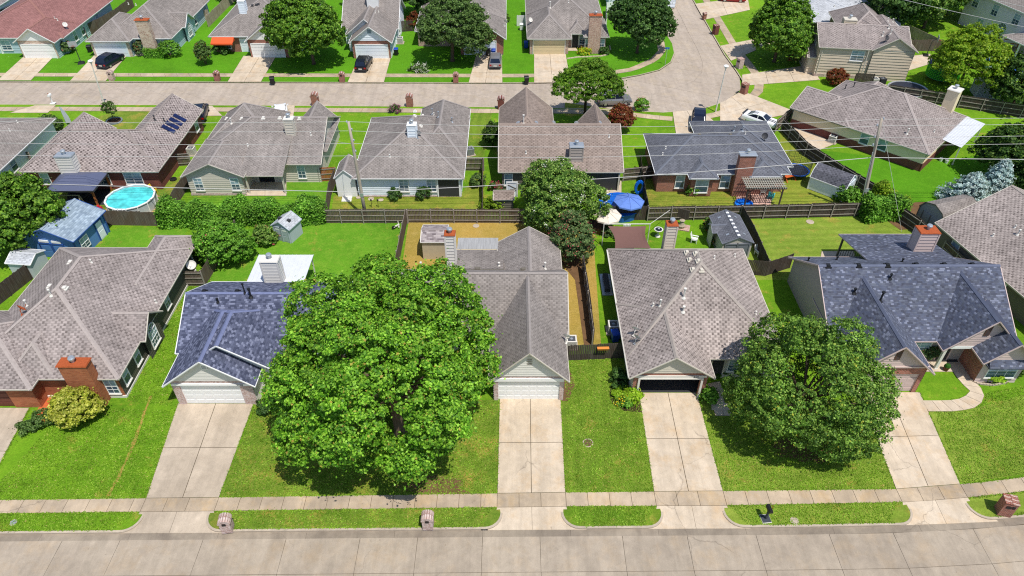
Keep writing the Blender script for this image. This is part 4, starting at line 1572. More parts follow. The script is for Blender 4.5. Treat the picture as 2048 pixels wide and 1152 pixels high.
# ---- second row, backs towards us
h = House("grey-roofed house with white siding cut by the left edge", (-66, 76), sh='grey', wall=PALEB, trim=WHITE)
h.wing(-76, -57.6, 60, 82.5, 'y', 5.6, 'h', 'h')
h.finish()
h.win(0, 'e', 72.5, 1.0, 1.0, 1.3, 1)
h.stubs((35, 245), (20, 262))

h = House("mottled-roof brick house with solar panels beside the turquoise pool", (-47, 76), sh='mottled', wall=BK_DARK, trim=GREIGE)
h.wing(-55.4, -39.7, 69.4, 79.2, 'x', 5.25)
h.wing(-46.4, -39.75, 72, 84.8, 'y', 4.85, 'h', 'g')
h.wing(-55.2, -48.8, 72, 79.8, 'y', 4.75, 'h', 'g')
h.finish()
for a, w, b in ((-53.0, .9, 1.3), (-50.0, .9, 1.3), (-46.6, 1.7, 1.6), (-43.0, 1.9, 1.4)):
    h.win(0, 's', a, .8, w, b, 1 if w < 1.2 else 2)
h.win(1, 'e', 82.5, .9, .9, 1.2, 1)
h.chimney(loc=(-2.4, -6.55), w=1.7, d=.95, top=4.7, mat=OFFW, lap=True, capmat=GALV, base=0)
h.pipes((329, 243), mat=CHAR, h=.35)
h.pipes((310, 240), mat=CHAR, h=.5)
rx, ry, rzz = h.hit(352, 247)
for k in range(4):
    x, y, z = h.hit(360 - 7.5 * k, 237 + 7.6 * k)
    m = MB()
    sl = (4.85 - 2.6) / 3.32
    m.poly([(-.62, -.32, .62 * sl + .12), (.62, -.32, -.62 * sl + .12), (.62, .32, -.62 * sl + .12), (-.62, .32, .62 * sl + .12)])
    m.poly([(-.62, -.32, .62 * sl + .07), (.62, -.32, -.62 * sl + .07), (.62, .32, -.62 * sl + .07), (-.62, .32, .62 * sl + .07)][::-1])
    for a in (-.32, .32):
        m.bar((-.62, a, .62 * sl + .1), (.62, a, -.62 * sl + .1), .04, .06)
    m.obj("solar_panel", glass_mat("solar_cell", rgb(24, 34, 78), .2) if k == 0 else bpy.data.materials["solar_cell"], h.root, (x, y, z))

h = House("tan-sided house with wide brown roof and covered patio, left of the utility pole", (-29, 76), sh='grey', wall=GREIGE, trim=GREIGE)
h.wing(-36.7, -21.75, 71.0, 83.0, 'x', 5.5, 'h', 'g', walls='snew')
h.wing(-36.8, -29.75, 68.2, 77, 'y', 4.25, 'g', 'h', walls='sew', boards='s')
h.shed_roof(-30.4, -25.6, 68.7, 75.2, 2.45, 4.6)
h.wing(-36.4, -28.4, 76, 84.2, 'y', 5.75, 'h', 'h', walls='new')
h.wing(-26.6, -21.7, 74, 82.3, 'y', 5.05, 'h', 'g', walls='n')
h.finish()
h.win(1, 's', -35.2, .7, .85, 1.5, 2)
h.win(1, 's', -31.1, .7, .85, 1.5, 2)
h.win(0, 's', -24.3, .6, .8, 1.7, 2)
h.panel(0, 's', -28.5, 1.8, 2.05, GLASSD, "patio_door", trim=OFFW)
h.box_part("foundation_strip", -36.42, -30.1, 68.55, 68.68, 0, .2, BK_PINK)
h.post((-25.8, 69.0), (-29.9, 69.0), h=2.4, w=.18, mat=GREIGE)
h.chimney((582, 270), w=1.0, d=.8, top=6.3, mat=GREIGE, base=3)
h.vents((527, 236), (560, 236), (599, 237), (454, 237), (484, 237), mat=OFFW)
h.pipes((463, 247), h=.6)
h.stubs((622, 270), (496, 292))

h = House("pale-blue house under a broad grey hip roof, right of the leaning utility pole", (-11.5, 76), sh='grey', wall=PALEB, trim=WHITE)
h.wing(-17.75, -5.3, 67.9, 82.6, 'y', 6.0)
h.wing(-11.6, -5.35, 72, 85.2, 'y', 5.3, 'h', 'h', walls='new')
h.finish()
h.win(0, 's', -12.1, .75, .95, 1.5, 2)
h.win(0, 's', -9.0, .75, .95, 1.5, 2)
h.box_part("brick_skirt", -17.32, -5.73, 68.28, 68.4, 0, .15, BK_PINK)
h.box_part("recess_shade_panel", -8.3, -5.9, 68.25, 68.4, .12, 2.3, CHAR)  # flat charcoal panel on the wall, painted shade of a recessed patio
h.box_part("patio_post", -5.95, -5.75, 68.2, 68.4, 0, 2.5, WHITE)
h.box_part("patio_post", -8.4, -8.25, 68.2, 68.4, 0, 2.5, WHITE)
h.chimney((825, 275), w=.95, d=.75, top=6.6, mat=PALEB, capmat=WHITE, base=3)
h.dish((836, 277), 2.6, GALV)
h.vents((830, 222), (829, 232), (846, 231), (841, 252), w=.3)
h.pipes((865, 228), (877, 234), mat=GALV, h=.6)
h.pipes((904, 244), mat=GALV, h=.5)
h.stubs((780, 314), (868, 230))

h = House("warm-brown gabled house with taupe chimney behind the tall white-flowering crape myrtle", (5.5, 76), sh='warm', wall=DGREY, trim=GREIGE)
h.wing(-1.55, 12.55, 69.3, 81.0, 'x', 5.55, 'g', 'g')
h.wing(-1.65, 5.2, 74, 85.4, 'y', 5.45, 'h', 'g', walls='new')
h.wing(8.1, 12.3, 74, 81.4, 'y', 5.1, 'h', 'g', walls='ne')
h.finish()
h.win(0, 's', -.4, .7, .85, 1.4, 1)
h.win(0, 's', 8.2, .7, 1.4, 1.4, 2)
h.box_part("recess_shade_panel", 6.6, 12.0, 69.62, 69.72, .1, 2.35, CHAR)  # no real recess: charcoal panel painting the shade under the patio eave
h.post((12.1, 69.5), (6.5, 69.5), h=2.5, w=.16, mat=GREIGE)
h.chimney((1152, 323), w=1.45, d=1.0, top=5.0, mat=TAUPE, capmat=GALV, base=2.5)
h.vents((1037, 246), (1072, 245), (1107, 245), (1153, 245), (1199, 245), mat=GALV)
h.pipes((1047, 247), h=1.0, r=.07)
h.stubs((1218, 274), (1052, 307))
h.box_part("gutter", -1.66, -1.57, 74.2, 85.2, 2.44, 2.58, OFFW)

h = House("slate-roofed red brick house with square brick chimney and white-trimmed eaves", (23.8, 74), sh='slate', wall=BK_RED, trim=WHITE)
h.wing(16.0, 31.2, 68.9, 78.4, 'x', 4.9)
h.wing(22.2, 31.9, 70.5, 81.6, 'y', 5.1, 'h', 'h')
h.wing(19.6, 22.9, 67.9, 74, 'y', 3.6, 'h', 'h', walls='sew')
h.wing(26.4, 30.0, 68.3, 73, 'y', 3.6, 'h', 'h', walls='sew')
h.finish()
h.win(2, 's', 21.25, .6, 1.35, 1.5, 1)
h.win(0, 's', 19.0, .6, .9, 1.5, 1)
h.win(0, 's', 24.1, .6, 1.0, 1.5, 1)
h.win(0, 's', 27.2, .6, 1.0, 1.5, 1)
h.chimney(loc=(1.95, -5.25), w=1.75, d=.8, top=5.2, mat=BK_RED, capmat=GALV, base=0)
h.vents((1399, 270), (1461, 270), mat=DGREY)
h.pipes((1468, 262), (1485, 262), mat=GALV, h=.5)
h.stubs((1331, 298), (1325, 310), (1490, 269))
h.dish((1528, 281), -.6, CHAR)

ov = math.radians(-44.4)
h = House("large brown hip-roofed house set diagonally beyond the bright green lawn", (36.0, 85.5), ov, sh='brown', wall=BUFF, trim=GREIGE)
h.wing(1.5, 17.6, 0, 13.3, 'x', 5.9, 'h', 'h', local=True)
h.wing(0, 8, 0, 7.6, 'x', 4.3, 'g', 'h', local=True, walls='sw')
h.wing(3.5, 8.5, 8, 14.2, 'y', 4.3, 'h', 'h', local=True, walls='new')
h.finish()
h.box_part("brick_wainscot", .42, 17.2, .40, .62, 0, 1.0, BK_DARK)
h.box_part("brick_wainscot", 17.0, 17.22, .40, 12.8, 0, 1.0, BK_DARK)
h.win(0, 's', 10.0, 1.05, 1.0, 1.3, 1)
h.win(0, 's', 12.2, 1.05, 1.0, 1.3, 1)
h.panel(1, 'w', 3.8, 4.8, 2.15, OFFW, "garage_door", 4)
h.chimney(loc=(15.2, 11.4), w=1.35, d=1.35, top=6.2, mat=BUFF, lap=False, capmat=OFFW, base=0)
h.pipes((1690, 178), (1707, 174), mat=CHAR, h=.5)
h.pipes((1814, 268), h=.6)
h.stubs((1868, 264))
m = MB()
for k in range(22):
    v = 4.6 + k * .38
    m.poly([(16.8, v, 2.78), (19.6, v, 2.5), (19.6, v + .3, 2.5), (16.8, v + .3, 2.78)])
    m.poly([(16.8, v + .3, 2.78), (19.6, v + .3, 2.5), (19.6, v + .34, 2.56), (16.8, v + .34, 2.84)])
    m.poly([(16.8, v + .34, 2.84), (19.6, v + .34, 2.56), (19.6, v + .38, 2.5), (16.8, v + .38, 2.78)])
m.obj("patio_roof", ALUW, h.root)
h.post((19.4, 4.9), (19.4, 12.6), h=2.5, w=.12, mat=OFFW)

# ---- far row, across the street
h = House("red-brown roofed house with white garage at the far left", (-76, 116), sh='red', wall=SAGE, trim=WHITE)
h.wing(-86, -69.8, 109.6, 127.5, 'y', 5.8, 'h', 'h')
h.wing(-76.6, -70.2, 107.6, 116, 'y', 4.75, 'g', 'h', walls='sew', gable=WHITE, wmat={'s': STONE})
h.finish()
h.panel(1, 's', -73.4, 4.8, 2.15, WHITE, "garage_door", 4)
for a in (113.5, 116, 121.5):
    h.win(0, 'e', a, .8, .9, 1.4, 1)
h.win(0, 's', -79.5, .6, 1.4, 1.4, 2)
h.dish((133, 57), .5)
h.stubs((110, 38), (115, 41))
h.post((-77.2, 109.9), (-80.5, 109.9), h=2.5, mat=WHITE)

h = House("grey hip-roofed house with leaning stone chimney behind a trimmed hedge", (-59, 116), sh='grey', wall=SAGE, trim=WHITE)
h.wing(-63.5, -52.9, 109.4, 127.5, 'y', 6.0, 'h', 'h')
h.wing(-65.8, -58.9, 108.2, 118, 'y', 4.9, 'h', 'h', walls='sew', wmat={'s': STONE})
h.wing(-57, -52.4, 114.2, 118.4, 'x', 4.2, 'g', 'g', walls='e')
h.finish()
h.panel(1, 's', -62.4, 4.9, 2.15, PALEB, "garage_door", 4, trim=WHITE)
h.chimney(loc=(2.6, -6.85), w=1.9, d=.9, top=5.6, mat=STONE, capmat=RUST, base=0)
h.win(2, 'e', 116.3, .6, 1.3, 1.3, 3, arch=True)
h.win(0, 'e', 120.5, 1.0, .8, 1.2, 1)
h.win(0, 'e', 125.5, .8, 1.3, 1.5, 2)
h.win(0, 's', -54.2, .6, .9, 1.4, 1)
h.stubs((257, 8), (272, 10))

h = House("grey-roofed house with the orange awning, half behind the round maple", (-38, 116), sh='grey', wall=SAGE, trim=WHITE)
h.wing(-47.5, -33, 110.2, 126, 'y', 6.2, 'h', 'h', wmat={'s': BK_RED})
h.wing(-41.2, -34.2, 107.9, 117, 'y', 5.2, 'g', 'h', walls='sew', gable=WHITE, wmat={'s': BK_RED})
h.finish()
h.panel(1, 's', -37.9, 4.9, 2.15, WHITE, "garage_door", 4)
h.win(0, 's', -45.2, .6, 1.5, 1.3, 2)
h.panel(0, 's', -42.3, .95, 2.05, PALEB)
h.chimney((487, 28), w=1.0, d=.8, top=6.6, mat=PALEB, capmat=WHITE, base=4)
m = MB()
m.poly([(-8.9, -7.0, 1.95), (-5.5, -7.0, 1.95), (-5.5, -5.7, 2.55), (-8.9, -5.7, 2.55)])
m.poly([(-8.9, -7.0, 1.7), (-5.5, -7.0, 1.7), (-5.5, -7.0, 1.95), (-8.9, -7.0, 1.95)])
for x in (-8.9, -5.5):
    m.poly([(x, -7.0, 1.95), (x, -5.7, 2.55), (x, -5.7, 2.0)])
m.obj("awning", paint("orange_canvas", rgb(226, 92, 44), .8, 0, .06), h.root)
h.vents((513, 10), (517, 8), (505, 11), mat=CHAR)

h = House("small white gabled house with brick piers, motorcycle and black SUV in front", (-21.5, 114), sh='grey', wall=PALEB, trim=WHITE)
h.wing(-27.3, -18.1, 113.5, 123.4, 'x', 6.0, 'g', 'g')
h.wing(-25.1, -18.4, 107.5, 118.5, 'y', 5.1, 'g', 'g', walls='sew', gable=PALEB, wmat={'s': BK_RED}, boards='s')
h.wing(-26.2, -19.6, 110.4, 118, 'y', 5.2, 'g', 'g', walls='sw', gable=PALEB)
h.finish()
h.panel(1, 's', -21.7, 4.9, 2.15, PALEB, "garage_door", 4)
h.chimney((746, 16), w=1.8, d=.9, top=7.0, mat=WHITE, capmat=RUST, base=4)
h.win(0, 'e', 116.5, .8, .9, 1.3, 1)
h.stubs((751, 26), (757, 24))
gable_vent(h, -21.75, 107.9, 4.0, .5, .5, mat=SKYB)

h = House("grey-roofed brick house half hidden by the wide dark oak", (-6, 118), sh='grey', wall=BK_MIX, trim=WHITE)
h.wing(-15.5, -1.0, 112.5, 130, 'y', 6.0, 'h', 'h')
h.wing(-8.5, -.9, 109.0, 118, 'y', 5.2, 'g', 'h', walls='sew', wall=BK_RED)
h.finish()
h.panel(1, 's', -5.0, 4.9, 2.15, PALEB, "garage_door", 4)
h.stubs((976, 27), (1008, 52))
h.dish((1010, 52), 2.4)

h = House("grey-roofed house with cream garage door and tall brick chimney", (8, 118), sh='grey', wall=BK_MIX, trim=OFFW)
h.wing(2.3, 15.0, 112.0, 128, 'y', 6.4, 'h', 'h')
h.wing(2.35, 9.3, 109.2, 120, 'y', 5.2, 'h', 'h', walls='sew')
h.wing(11.2, 15.2, 110.0, 118, 'y', 4.4, 'h', 'h', walls='sew')
h.wing(8.8, 11.8, 111.3, 116, 'y', 3.9, 'h', 'h', walls='')
h.finish()
h.panel(1, 's', 5.8, 4.9, 2.15, CREAM, "garage_door", 4, trim=OFFW)
h.panel(0, 's', 10.1, .95, 2.05, CHAR)
h.win(0, 's', 11.2, .6, .8, 1.5, 2)
h.win(2, 's', 14.1, .6, .8, 1.5, 2)
h.win(2, 's', 11.9, .6, .7, 1.5, 2)
h.chimney(loc=(4.85, -7.75), w=1.9, d=.8, top=5.9, mat=BK_MIX, capmat=RUST, base=0)
h.pipes((1100, 16), h=.9, r=.08)
h.stubs((1137, 6))
h.dish((1060, 47), .4)

rD = math.radians(-8)
h = House("two-storey tan-sided house with flat trampoline beside it at upper right", (44.8, 101.6), rD, sh='brown', wall=TAN, trim=GREIGE, lap=.42)
h.wing(-.3, 12.6, -.6, 8.4, 'x', 6.5, 'g', 'g', ze=4.5, local=True, boards='s', ins=.35)
h.wing(7.0, 13.3, -.9, 12, 'y', 6.4, 'g', 'h', ze=4.5, local=True, walls='se', boards='s', ins=.35)
h.wing(4.0, 11.5, 4, 15, 'y', 7.2, 'h', 'h', ze=4.5, local=True, walls='n')
h.wing(-1.3, 3, .2, 5.6, 'x', 3.6, 'g', 'h', ze=2.6, local=True, walls='sw', ins=.3)
h.finish()
h.win(0, 's', 5.4, 2.7, 1.7, 1.4, 2)
h.win(0, 'w', 3.0, 2.5, .9, 1.5, 2)
h.win(0, 'w', 5.4, 2.5, .9, 1.5, 2)
h.panel(3, 'w', 3.0, 4.6, 2.1, TAUPE, "garage_door", 4)
h.box_part("brick_base", .1, 12.9, -.36, -.2, 0, .45, BK_PINK)
h.box_part("downpipe", .35, .45, -.4, -.3, 0, 4.3, GREIGE)
h.box_part("downpipe", 6.6, 6.7, -.7, -.6, 0, 4.3, GREIGE)
h.chimney((1700, 48), w=1.7, d=1.1, top=7.0, mat=TAN, capmat=GREIGE, base=4)
h.pipes((1777, 57), (1765, 72), (1781, 68), h=.5, r=.06)
h.dish((1769, 84), .4, CHAR)
h.pipes((1775, 42), (1785, 44), h=.4)

h = House("pale-grey roofed house behind the two-storey tan house", (55.5, 121.5), math.radians(-20), sh='pale', wall=PALEB, trim=WHITE)
h.wing(-9, 9, -7, 8, 'x', 5.8, 'h', 'h', local=True)
h.wing(-9.5, -3, -3, 10, 'y', 5.0, 'h', 'h', local=True)
h.finish()
h.stubs((1620, 12), (1668, 14))
h.pipes((1690, 40), h=.8)

h = House("two-storey grey house with white-framed windows at the upper right corner", (78.3, 118), math.radians(15), sh='grey', wall=MIDGREY, trim=WHITE)
h.wing(-.3, 16, -14, 6, 'y', 9.0, 'h', 'h', ze=5.6, local=True)
h.wing(-3.2, 2, -13.8, -6.5, 'y', 3.6, 'h', 'h', ze=2.6, local=True, walls='')
h.finish()
h.win(0, 'w', 3.6, 3.4, 1.2, 1.6, 2)
h.win(0, 'w', -.6, 3.4, 1.2, 1.6, 2)
h.win(0, 'w', -5.0, 3.4, 1.2, 1.6, 2)
h.win(0, 'w', -3.2, .6, 1.8, 1.5, 3, arch=True)
h.win(0, 'w', 1.2, .6, 1.2, 1.5, 2)
h.post((-2.9, -13.4), (-2.9, -10), (-2.9, -6.8), h=2.5, w=.2, mat=WHITE)

# roofs of the row behind, only their lower slopes in view
for x0, x1, y0, y1, sh, lab in ((17, 30, 131, 146, 'grey', "grey roof showing past the white fence at the top edge"),
                                (-100, -88, 122, 138, 'brown', "brown roof at the far top left corner")):
    h = House(lab, ((x0 + x1) / 2, (y0 + y1) / 2), sh=sh, wall=PALEB)
    h.wing(x0, x1, y0, y1, 'x', 5.6)
    h.finish()
# ------------------------------------------------------------------ fences
def fence(label, px, h=1.8, side=0, mat=WD_GREY, name="wooden_fence", bay=2.4, rail=WD_RAIL, world_pts=None, skip=(), white=False, group="board fences between the back yards"):
    """side: +1 rails and posts on the left of the run, -1 on the right, 0 boards on both"""
    P = [Vector((*p, 0)) for p in (world_pts or PX(*px))]
    root = thing(name, label, "fence", P[0], 0, group)
    o0 = P[0]
    first = True
    for a, b in zip(P, P[1:]):
        L = (b - a).length
        n = max(1, round(L / bay))
        d = (b - a).normalized()
        nr = Vector((-d.y, d.x, 0))
        for k in range(n):
            p = a + d * (L * k / n) - o0
            q = a + d * (L * (k + 1) / n) - o0
            ll = (q - p).length
            m = MB()
            c = max(3, int(ll / .15))
            drop = random.uniform(-.05, .05)
            ln = random.uniform(-.02, .02)
            for i in range(c):
                s0 = p + d * (ll * (i + .06) / c)
                s1 = p + d * (ll * (i + .94) / c)
                hh = h + drop + random.uniform(-.035, .035)
                t = nr * (.012 + random.uniform(0, .008))
                up = Vector((0, 0, hh)) + nr * ln
                A, B = s0 - t, s1 - t
                C, D = s1 + t, s0 + t
                m.poly([A, B, B + up, A + up])
                m.poly([C, D, D + up, C + up])
                m.poly([A + up, B + up, C + up, D + up])
                m.poly([B, C, C + up, B + up])
                m.poly([D, A, A + up, D + up])
            m.obj("picket_panel", mat, root, kind='stuff')
            off = nr * (.075 * (side if side else .6))
            if side:
                for z in (.35, .98, 1.6) if h > 1.4 else (.3, h - .3):
                    r = MB()
                    r.bar(p + off * .7 + Vector((0, 0, z)), q + off * .7 + Vector((0, 0, z + random.uniform(-.03, .03))), .045, .09)
                    r.obj("rail", rail, root)
            r = MB()
            r.box(-.05, .05, -.05, .05, 0, h - .03 if side else h - .12)
            put("post", r.mesh("post", rail if side else mat), root, p + off * 1.3, math.atan2(d.y, d.x))
        if b is P[-1]:
            r = MB()
            r.box(-.05, .05, -.05, .05, 0, h)
            put("post", r.mesh("post", rail if side else mat), root, b - o0 + nr * .09 * side, math.atan2(d.y, d.x))
    return root


fence("weathered fence with pale rails behind the big bright lawn, running right from the green hedge", [(640, 446), (816, 446)], side=-1, mat=WD_GREY)
fence("weathered fence with pale rails behind the straw-coloured yard", [(817, 445), (1092, 446)], side=-1, mat=WD_GREY)
fence("dark plain board fence below the blue parasol", [(1200, 440), (1293, 440)], side=1, mat=WD_DARK)
fence("dark fence with pale rails behind the bird bath lawn", [(1294, 441), (1478, 438)], side=-1, mat=WD_DARK)
fence("dark fence with pale rails below the pergola, ending at the vine", [(1479, 438), (1660, 434), (1800, 430)], side=-1, mat=WD_DARK)
fence("dark fence descending beside the long grey plastic shed", [(1479, 440), (1500, 478), (1530, 548)], side=1, mat=WD_DARK)
fence("dark gate fence between the tan-roofed house and the mown back lawn", [(1485, 548), (1530, 552), (1578, 536)], side=0, mat=WD_DARK)
fence("tall leaning fence running from the back corner down beside the small tan shed", [(814, 446), (803, 500), (792, 560)], side=-1, mat=WD_GREY)
fence("dark fence between the narrow straw side yard and the green strip", [(1166, 540), (1176, 610), (1186, 690)], side=-1, mat=WD_DARK)
fence("dark plain front fence with a wooden gate between two garages", [(1135, 721), (1250, 716)], side=0, mat=WD_DARK)
fence("weathered plain board fence below the turquoise pool", [(60, 452), (215, 450), (330, 452)], side=0, mat=WD_GREY)
fence("grey board fence slanting up past the pool to the brick house", [(330, 450), (352, 413), (392, 352)], side=0, mat=WD_GREY)
fence("grey rail fence beside the pink-flowering bush, slanting down left", [(478, 468), (450, 505), (412, 570)], side=-1, mat=WD_GREY)
fence("short rail fence joining the dish pole yard to the brown-roofed house", [(364, 572), (412, 572)], side=-1, mat=WD_GREY)
fence("short fence at the corner of the hedge and the white shed", [(655, 440), (662, 392), (672, 366)], side=0, mat=WD_GREY)
fence("short brown rail fence linking the tan house to the little white shed", [(640, 363), (675, 361)], side=-1, mat=WD_PIN)
fence("wooden yard gate with a diagonal brace right of the pale-blue house", [(930, 341), (968, 341)], side=-1, mat=WD_GREY, name="yard_gate", h=1.7)
fence("side fence running back from the corner by the patio of the pale-blue house", [(966, 432), (966, 342)], side=0, mat=WD_GREY)
fence("wooden gate with a diagonal brace between the warm-brown and the slate-roofed houses", [(1245, 362), (1290, 358)], side=-1, mat=WD_GREY, name="yard_gate", h=1.7)
fence("dark side fence behind the blue parasol", [(1294, 440), (1287, 400), (1278, 338)], side=0, mat=WD_DARK)
fence("short dark fence with rails left of the slate-roofed brick house", [(1280, 360), (1318, 354)], side=-1, mat=WD_DARK)
fence("long dark fence running diagonally from the driveway down past the barn shed to the vine", [(1562, 262), (1610, 312), (1680, 358), (1745, 398), (1790, 432)], side=-1, mat=WD_DARK)
fence("pale rail fence at the corner of the diagonal house", [(1548, 265), (1580, 238)], side=-1, mat=WD_GREY)
fence("dark railed fence running right from the corner behind the gambrel shed", [(1785, 436), (1832, 468), (1852, 486)], side=-1, mat=WD_DARK)
fence("weathered fence beside the navy-roofed house, partly behind its chimney", [(1880, 510), (1930, 560)], side=-1, mat=WD_GREY)
fence("short pale fence between the gambrel shed and the right edge house", [(1875, 475), (1898, 470)], side=0, mat=WD_PALE)
fence("long fence with rails below the trampolines, behind the diagonal house", [(1770, 193), (1870, 208), (1960, 222), (2120, 246)], side=-1, mat=WD_DARK)
fence("grey fence at the back of the trampoline yard", [(1812, 102), (1878, 102)], side=0, mat=WD_GREY)
fence("tan lit fence running back from the trampoline yard", [(1812, 72), (1870, 100)], side=0, mat=WD_PALE)
fence("short dark gate beside the brick house at the far left of the second row", [(22, 335), (70, 330)], side=-1, mat=WD_GREY, name="yard_gate")
fence("plain fence left of the brick house with the pool", [(12, 385), (58, 372)], side=0, mat=WD_GREY)
fence("wooden gate with a brace right of the brick house with the pool", [(348, 333), (384, 330)], side=-1, mat=WD_GREY, name="yard_gate", h=1.6)
fence("dark fence slanting down left of the front brown-roofed house", [(88, 542), (62, 560), (-20, 625)], side=0, mat=WD_DARK)
fence("grey fence between the red-brown and the hip-roofed far houses", [(268, 14), (235, 40), (160, 82)], side=0, mat=WD_GREY)
fence("short fence in front of the gap beside the red-brown roof", [(150, 82), (176, 76)], side=0, mat=WD_GREY)
fence("pale fence left of the awning house", [(418, 54), (455, 16), (478, -6)], side=0, mat=WD_PALE)
fence("grey fence along the back of the hip-roofed far house", [(405, 42), (420, 40)], side=0, mat=WD_PALE)
fence("dark fence along the very top left", [(-30, 60), (82, 6)], side=0, mat=WD_GREY)
fence("dark back fence behind the small white gabled house", [(800, 64), (826, 62)], side=0, mat=WD_DARK)
fence("white vinyl fence beside the cream-garage house", [(1212, 58), (1212, 25), (1255, 22)], side=0, mat=WHITE, name="white_fence")
fence("white vinyl gate left of the cream-garage house", [(1034, 52), (1052, 52)], side=0, mat=WHITE, name="white_fence")
fence("dark wooden fence panel in front of the air conditioners of the tan two-storey house", [(1706, 170), (1742, 172)], side=0, mat=WD_DARK)
fence("low grey fence beside the tiny shed by the crape myrtle", [(1026, 410), (1030, 375)], h=1.2, side=0, mat=WD_PALE)

# ------------------------------------------------------------------ sheds
def shed(label, o, rot, w, d, hw, hr, wall, roof, ax='y', name="garden_shed", e0='g', e1='g', sh=None, doors=None, trim=WHITE, lift=0.0, ins=.12, roofm=None):
    h = House(label, o, rot, sh=sh or 'grey', wall=wall, trim=trim, name=name, cat="shed", ins=ins)
    h.wing(-w / 2, w / 2, -d / 2, d / 2, ax, hr, e0, e1, ze=hw, local=True, t=.08, z0=0)
    return h


h = shed("blue painted shed with blue-grey roof and white framed window, beside the left tree", (-45.6, 59.4), math.radians(-8), 6.0, 5.6, 2.5, 3.7, BLUEP, None, 'y', sh='shed', trim=DBLUE, ins=.35)
h.finish()
h.win(0, 'e', -1.2, .7, 1.1, 1.2, 2, sill=False)
h.panel(0, 'e', 1.4, .95, 2.0, PALEB, trim=DBLUE)
for x in (-.6, .75):
    h.panel(0, 's', x, 1.1, 1.7, BLUEP, trim=DBLUE)
for x in (-.6, .75):
    h.box_part("transom", x - .5, x + .5, -2.53, -2.42, 1.9, 2.15, WHITE)
for x in (-2.67, 2.67):
    h.box_part("corner_board", x - .06, x + .06, -2.56, -2.44, 0, 2.3, DBLUE)
h.box_part("corner_board", 2.62, 2.72, 2.4, 2.52, 0, 2.3, DBLUE)

h = shed("pale grey plastic shed with ribbed roof against the green hedge", (-23.4, 60.7), math.radians(-22), 2.3, 2.2, 1.75, 2.5, paint("plastic_grey", rgb(176, 186, 194), .6), None, 'y', sh='pale', trim=paint("plastic_grey", rgb(176, 186, 194), .6))
h.finish()
for x in (-.42, .42):
    o = h.panel(0, 's', x, .78, 1.65, paint("plastic_grey", rgb(176, 186, 194), .6))
for x in (-.55, .55):
    h.box_part("skylight", x - .16, x + .16, -.3, 0, 2.1, 2.34, CHAR)
h.box_part("vent_slot", -.7, -.15, -1.06, -1.0, 1.35, 1.6, WHITE)
h.box_part("vent_slot", .15, .7, -1.06, -1.0, 1.35, 1.6, WHITE)

h = shed("narrow white wooden shed with a braced door beside the pale-blue house", (-18.6, 70.0), 0, 2.4, 3.6, 2.45, 3.5, WHITE, None, 'y', sh='grey')
h.finish()
o = h.panel(0, 's', 0, 1.05, 1.85, PALEB)
m = MB()
m.bar((-.45, -.05, 1.6), (.45, -.05, 1.1), .09, .03, up=(0, 1, 0))
m.bar((.45, -.05, .9), (-.45, -.05, .2), .09, .03, up=(0, 1, 0))
m.box(-.2, .3, -.06, -.03, .95, 1.02)
m.obj("door_brace", DGREY, o)
m = MB()
m.frustum((-.55, .55, -2.75, -1.75), 0, (-.55, .55, -2.0, -1.75), .18)
m.obj("ramp", OFFW, h.root)

h = shed("small tan shed with a two-tone shingle roof on the straw-coloured grass", (-7.75, 58.1), 0, 2.6, 3.0, 2.2, 2.75, CREAM if False else paint("beige_panel", rgb(196, 182, 156), .7), None, 'x', sh='purple', trim=OFFW)
h.finish()
h.box_part("shed_base", -1.1, 1.1, -1.3, 1.3, 0.02, .12, BROWN)

h = shed("long grey plastic shed with a row of skylights along its ridge", (22.3, 59.2), math.radians(3), 3.2, 4.9, 1.95, 2.7, paint("putty_plastic", rgb(190, 184, 172), .6), None, 'y', sh='slate', trim=paint("slate_plastic", rgb(116, 120, 128), .6))
h.wing(-2.1, 0, -.6, 1.0, 'x', 2.45, 'g', 'g', ze=1.95, local=True, t=.06, walls='w')
h.finish()
for x in (-.6, .6):
    h.panel(0, 's', x, 1.1, 1.75, paint("slate_plastic", rgb(116, 120, 128), .6))
for k in range(7):
    m = MB()
    m.lathe([(.17, 2.62), (.17, 2.72), (.1, 2.77), (.02, 2.78)], 10)
    m.obj("skylight", WHITE, h.root, (0, -2.1 + k * .66, 0))
for x in (-.85, .85):
    for y in (-1.4, 1.6):
        m = MB()
        s_ = .75 / 1.6
        m.poly([(-.15, -.12, .15 * s_ * (1 if x < 0 else -1) * -1 + .02), (.15, -.12, .15 * s_ * (1 if x < 0 else -1) + .02), (.15, .12, .15 * s_ * (1 if x < 0 else -1) + .02), (-.15, .12, -.15 * s_ * (1 if x < 0 else -1) + .02)])
        m.obj("skylight", GALV, h.root, (x, y, 2.7 - abs(x) * s_ + .02))


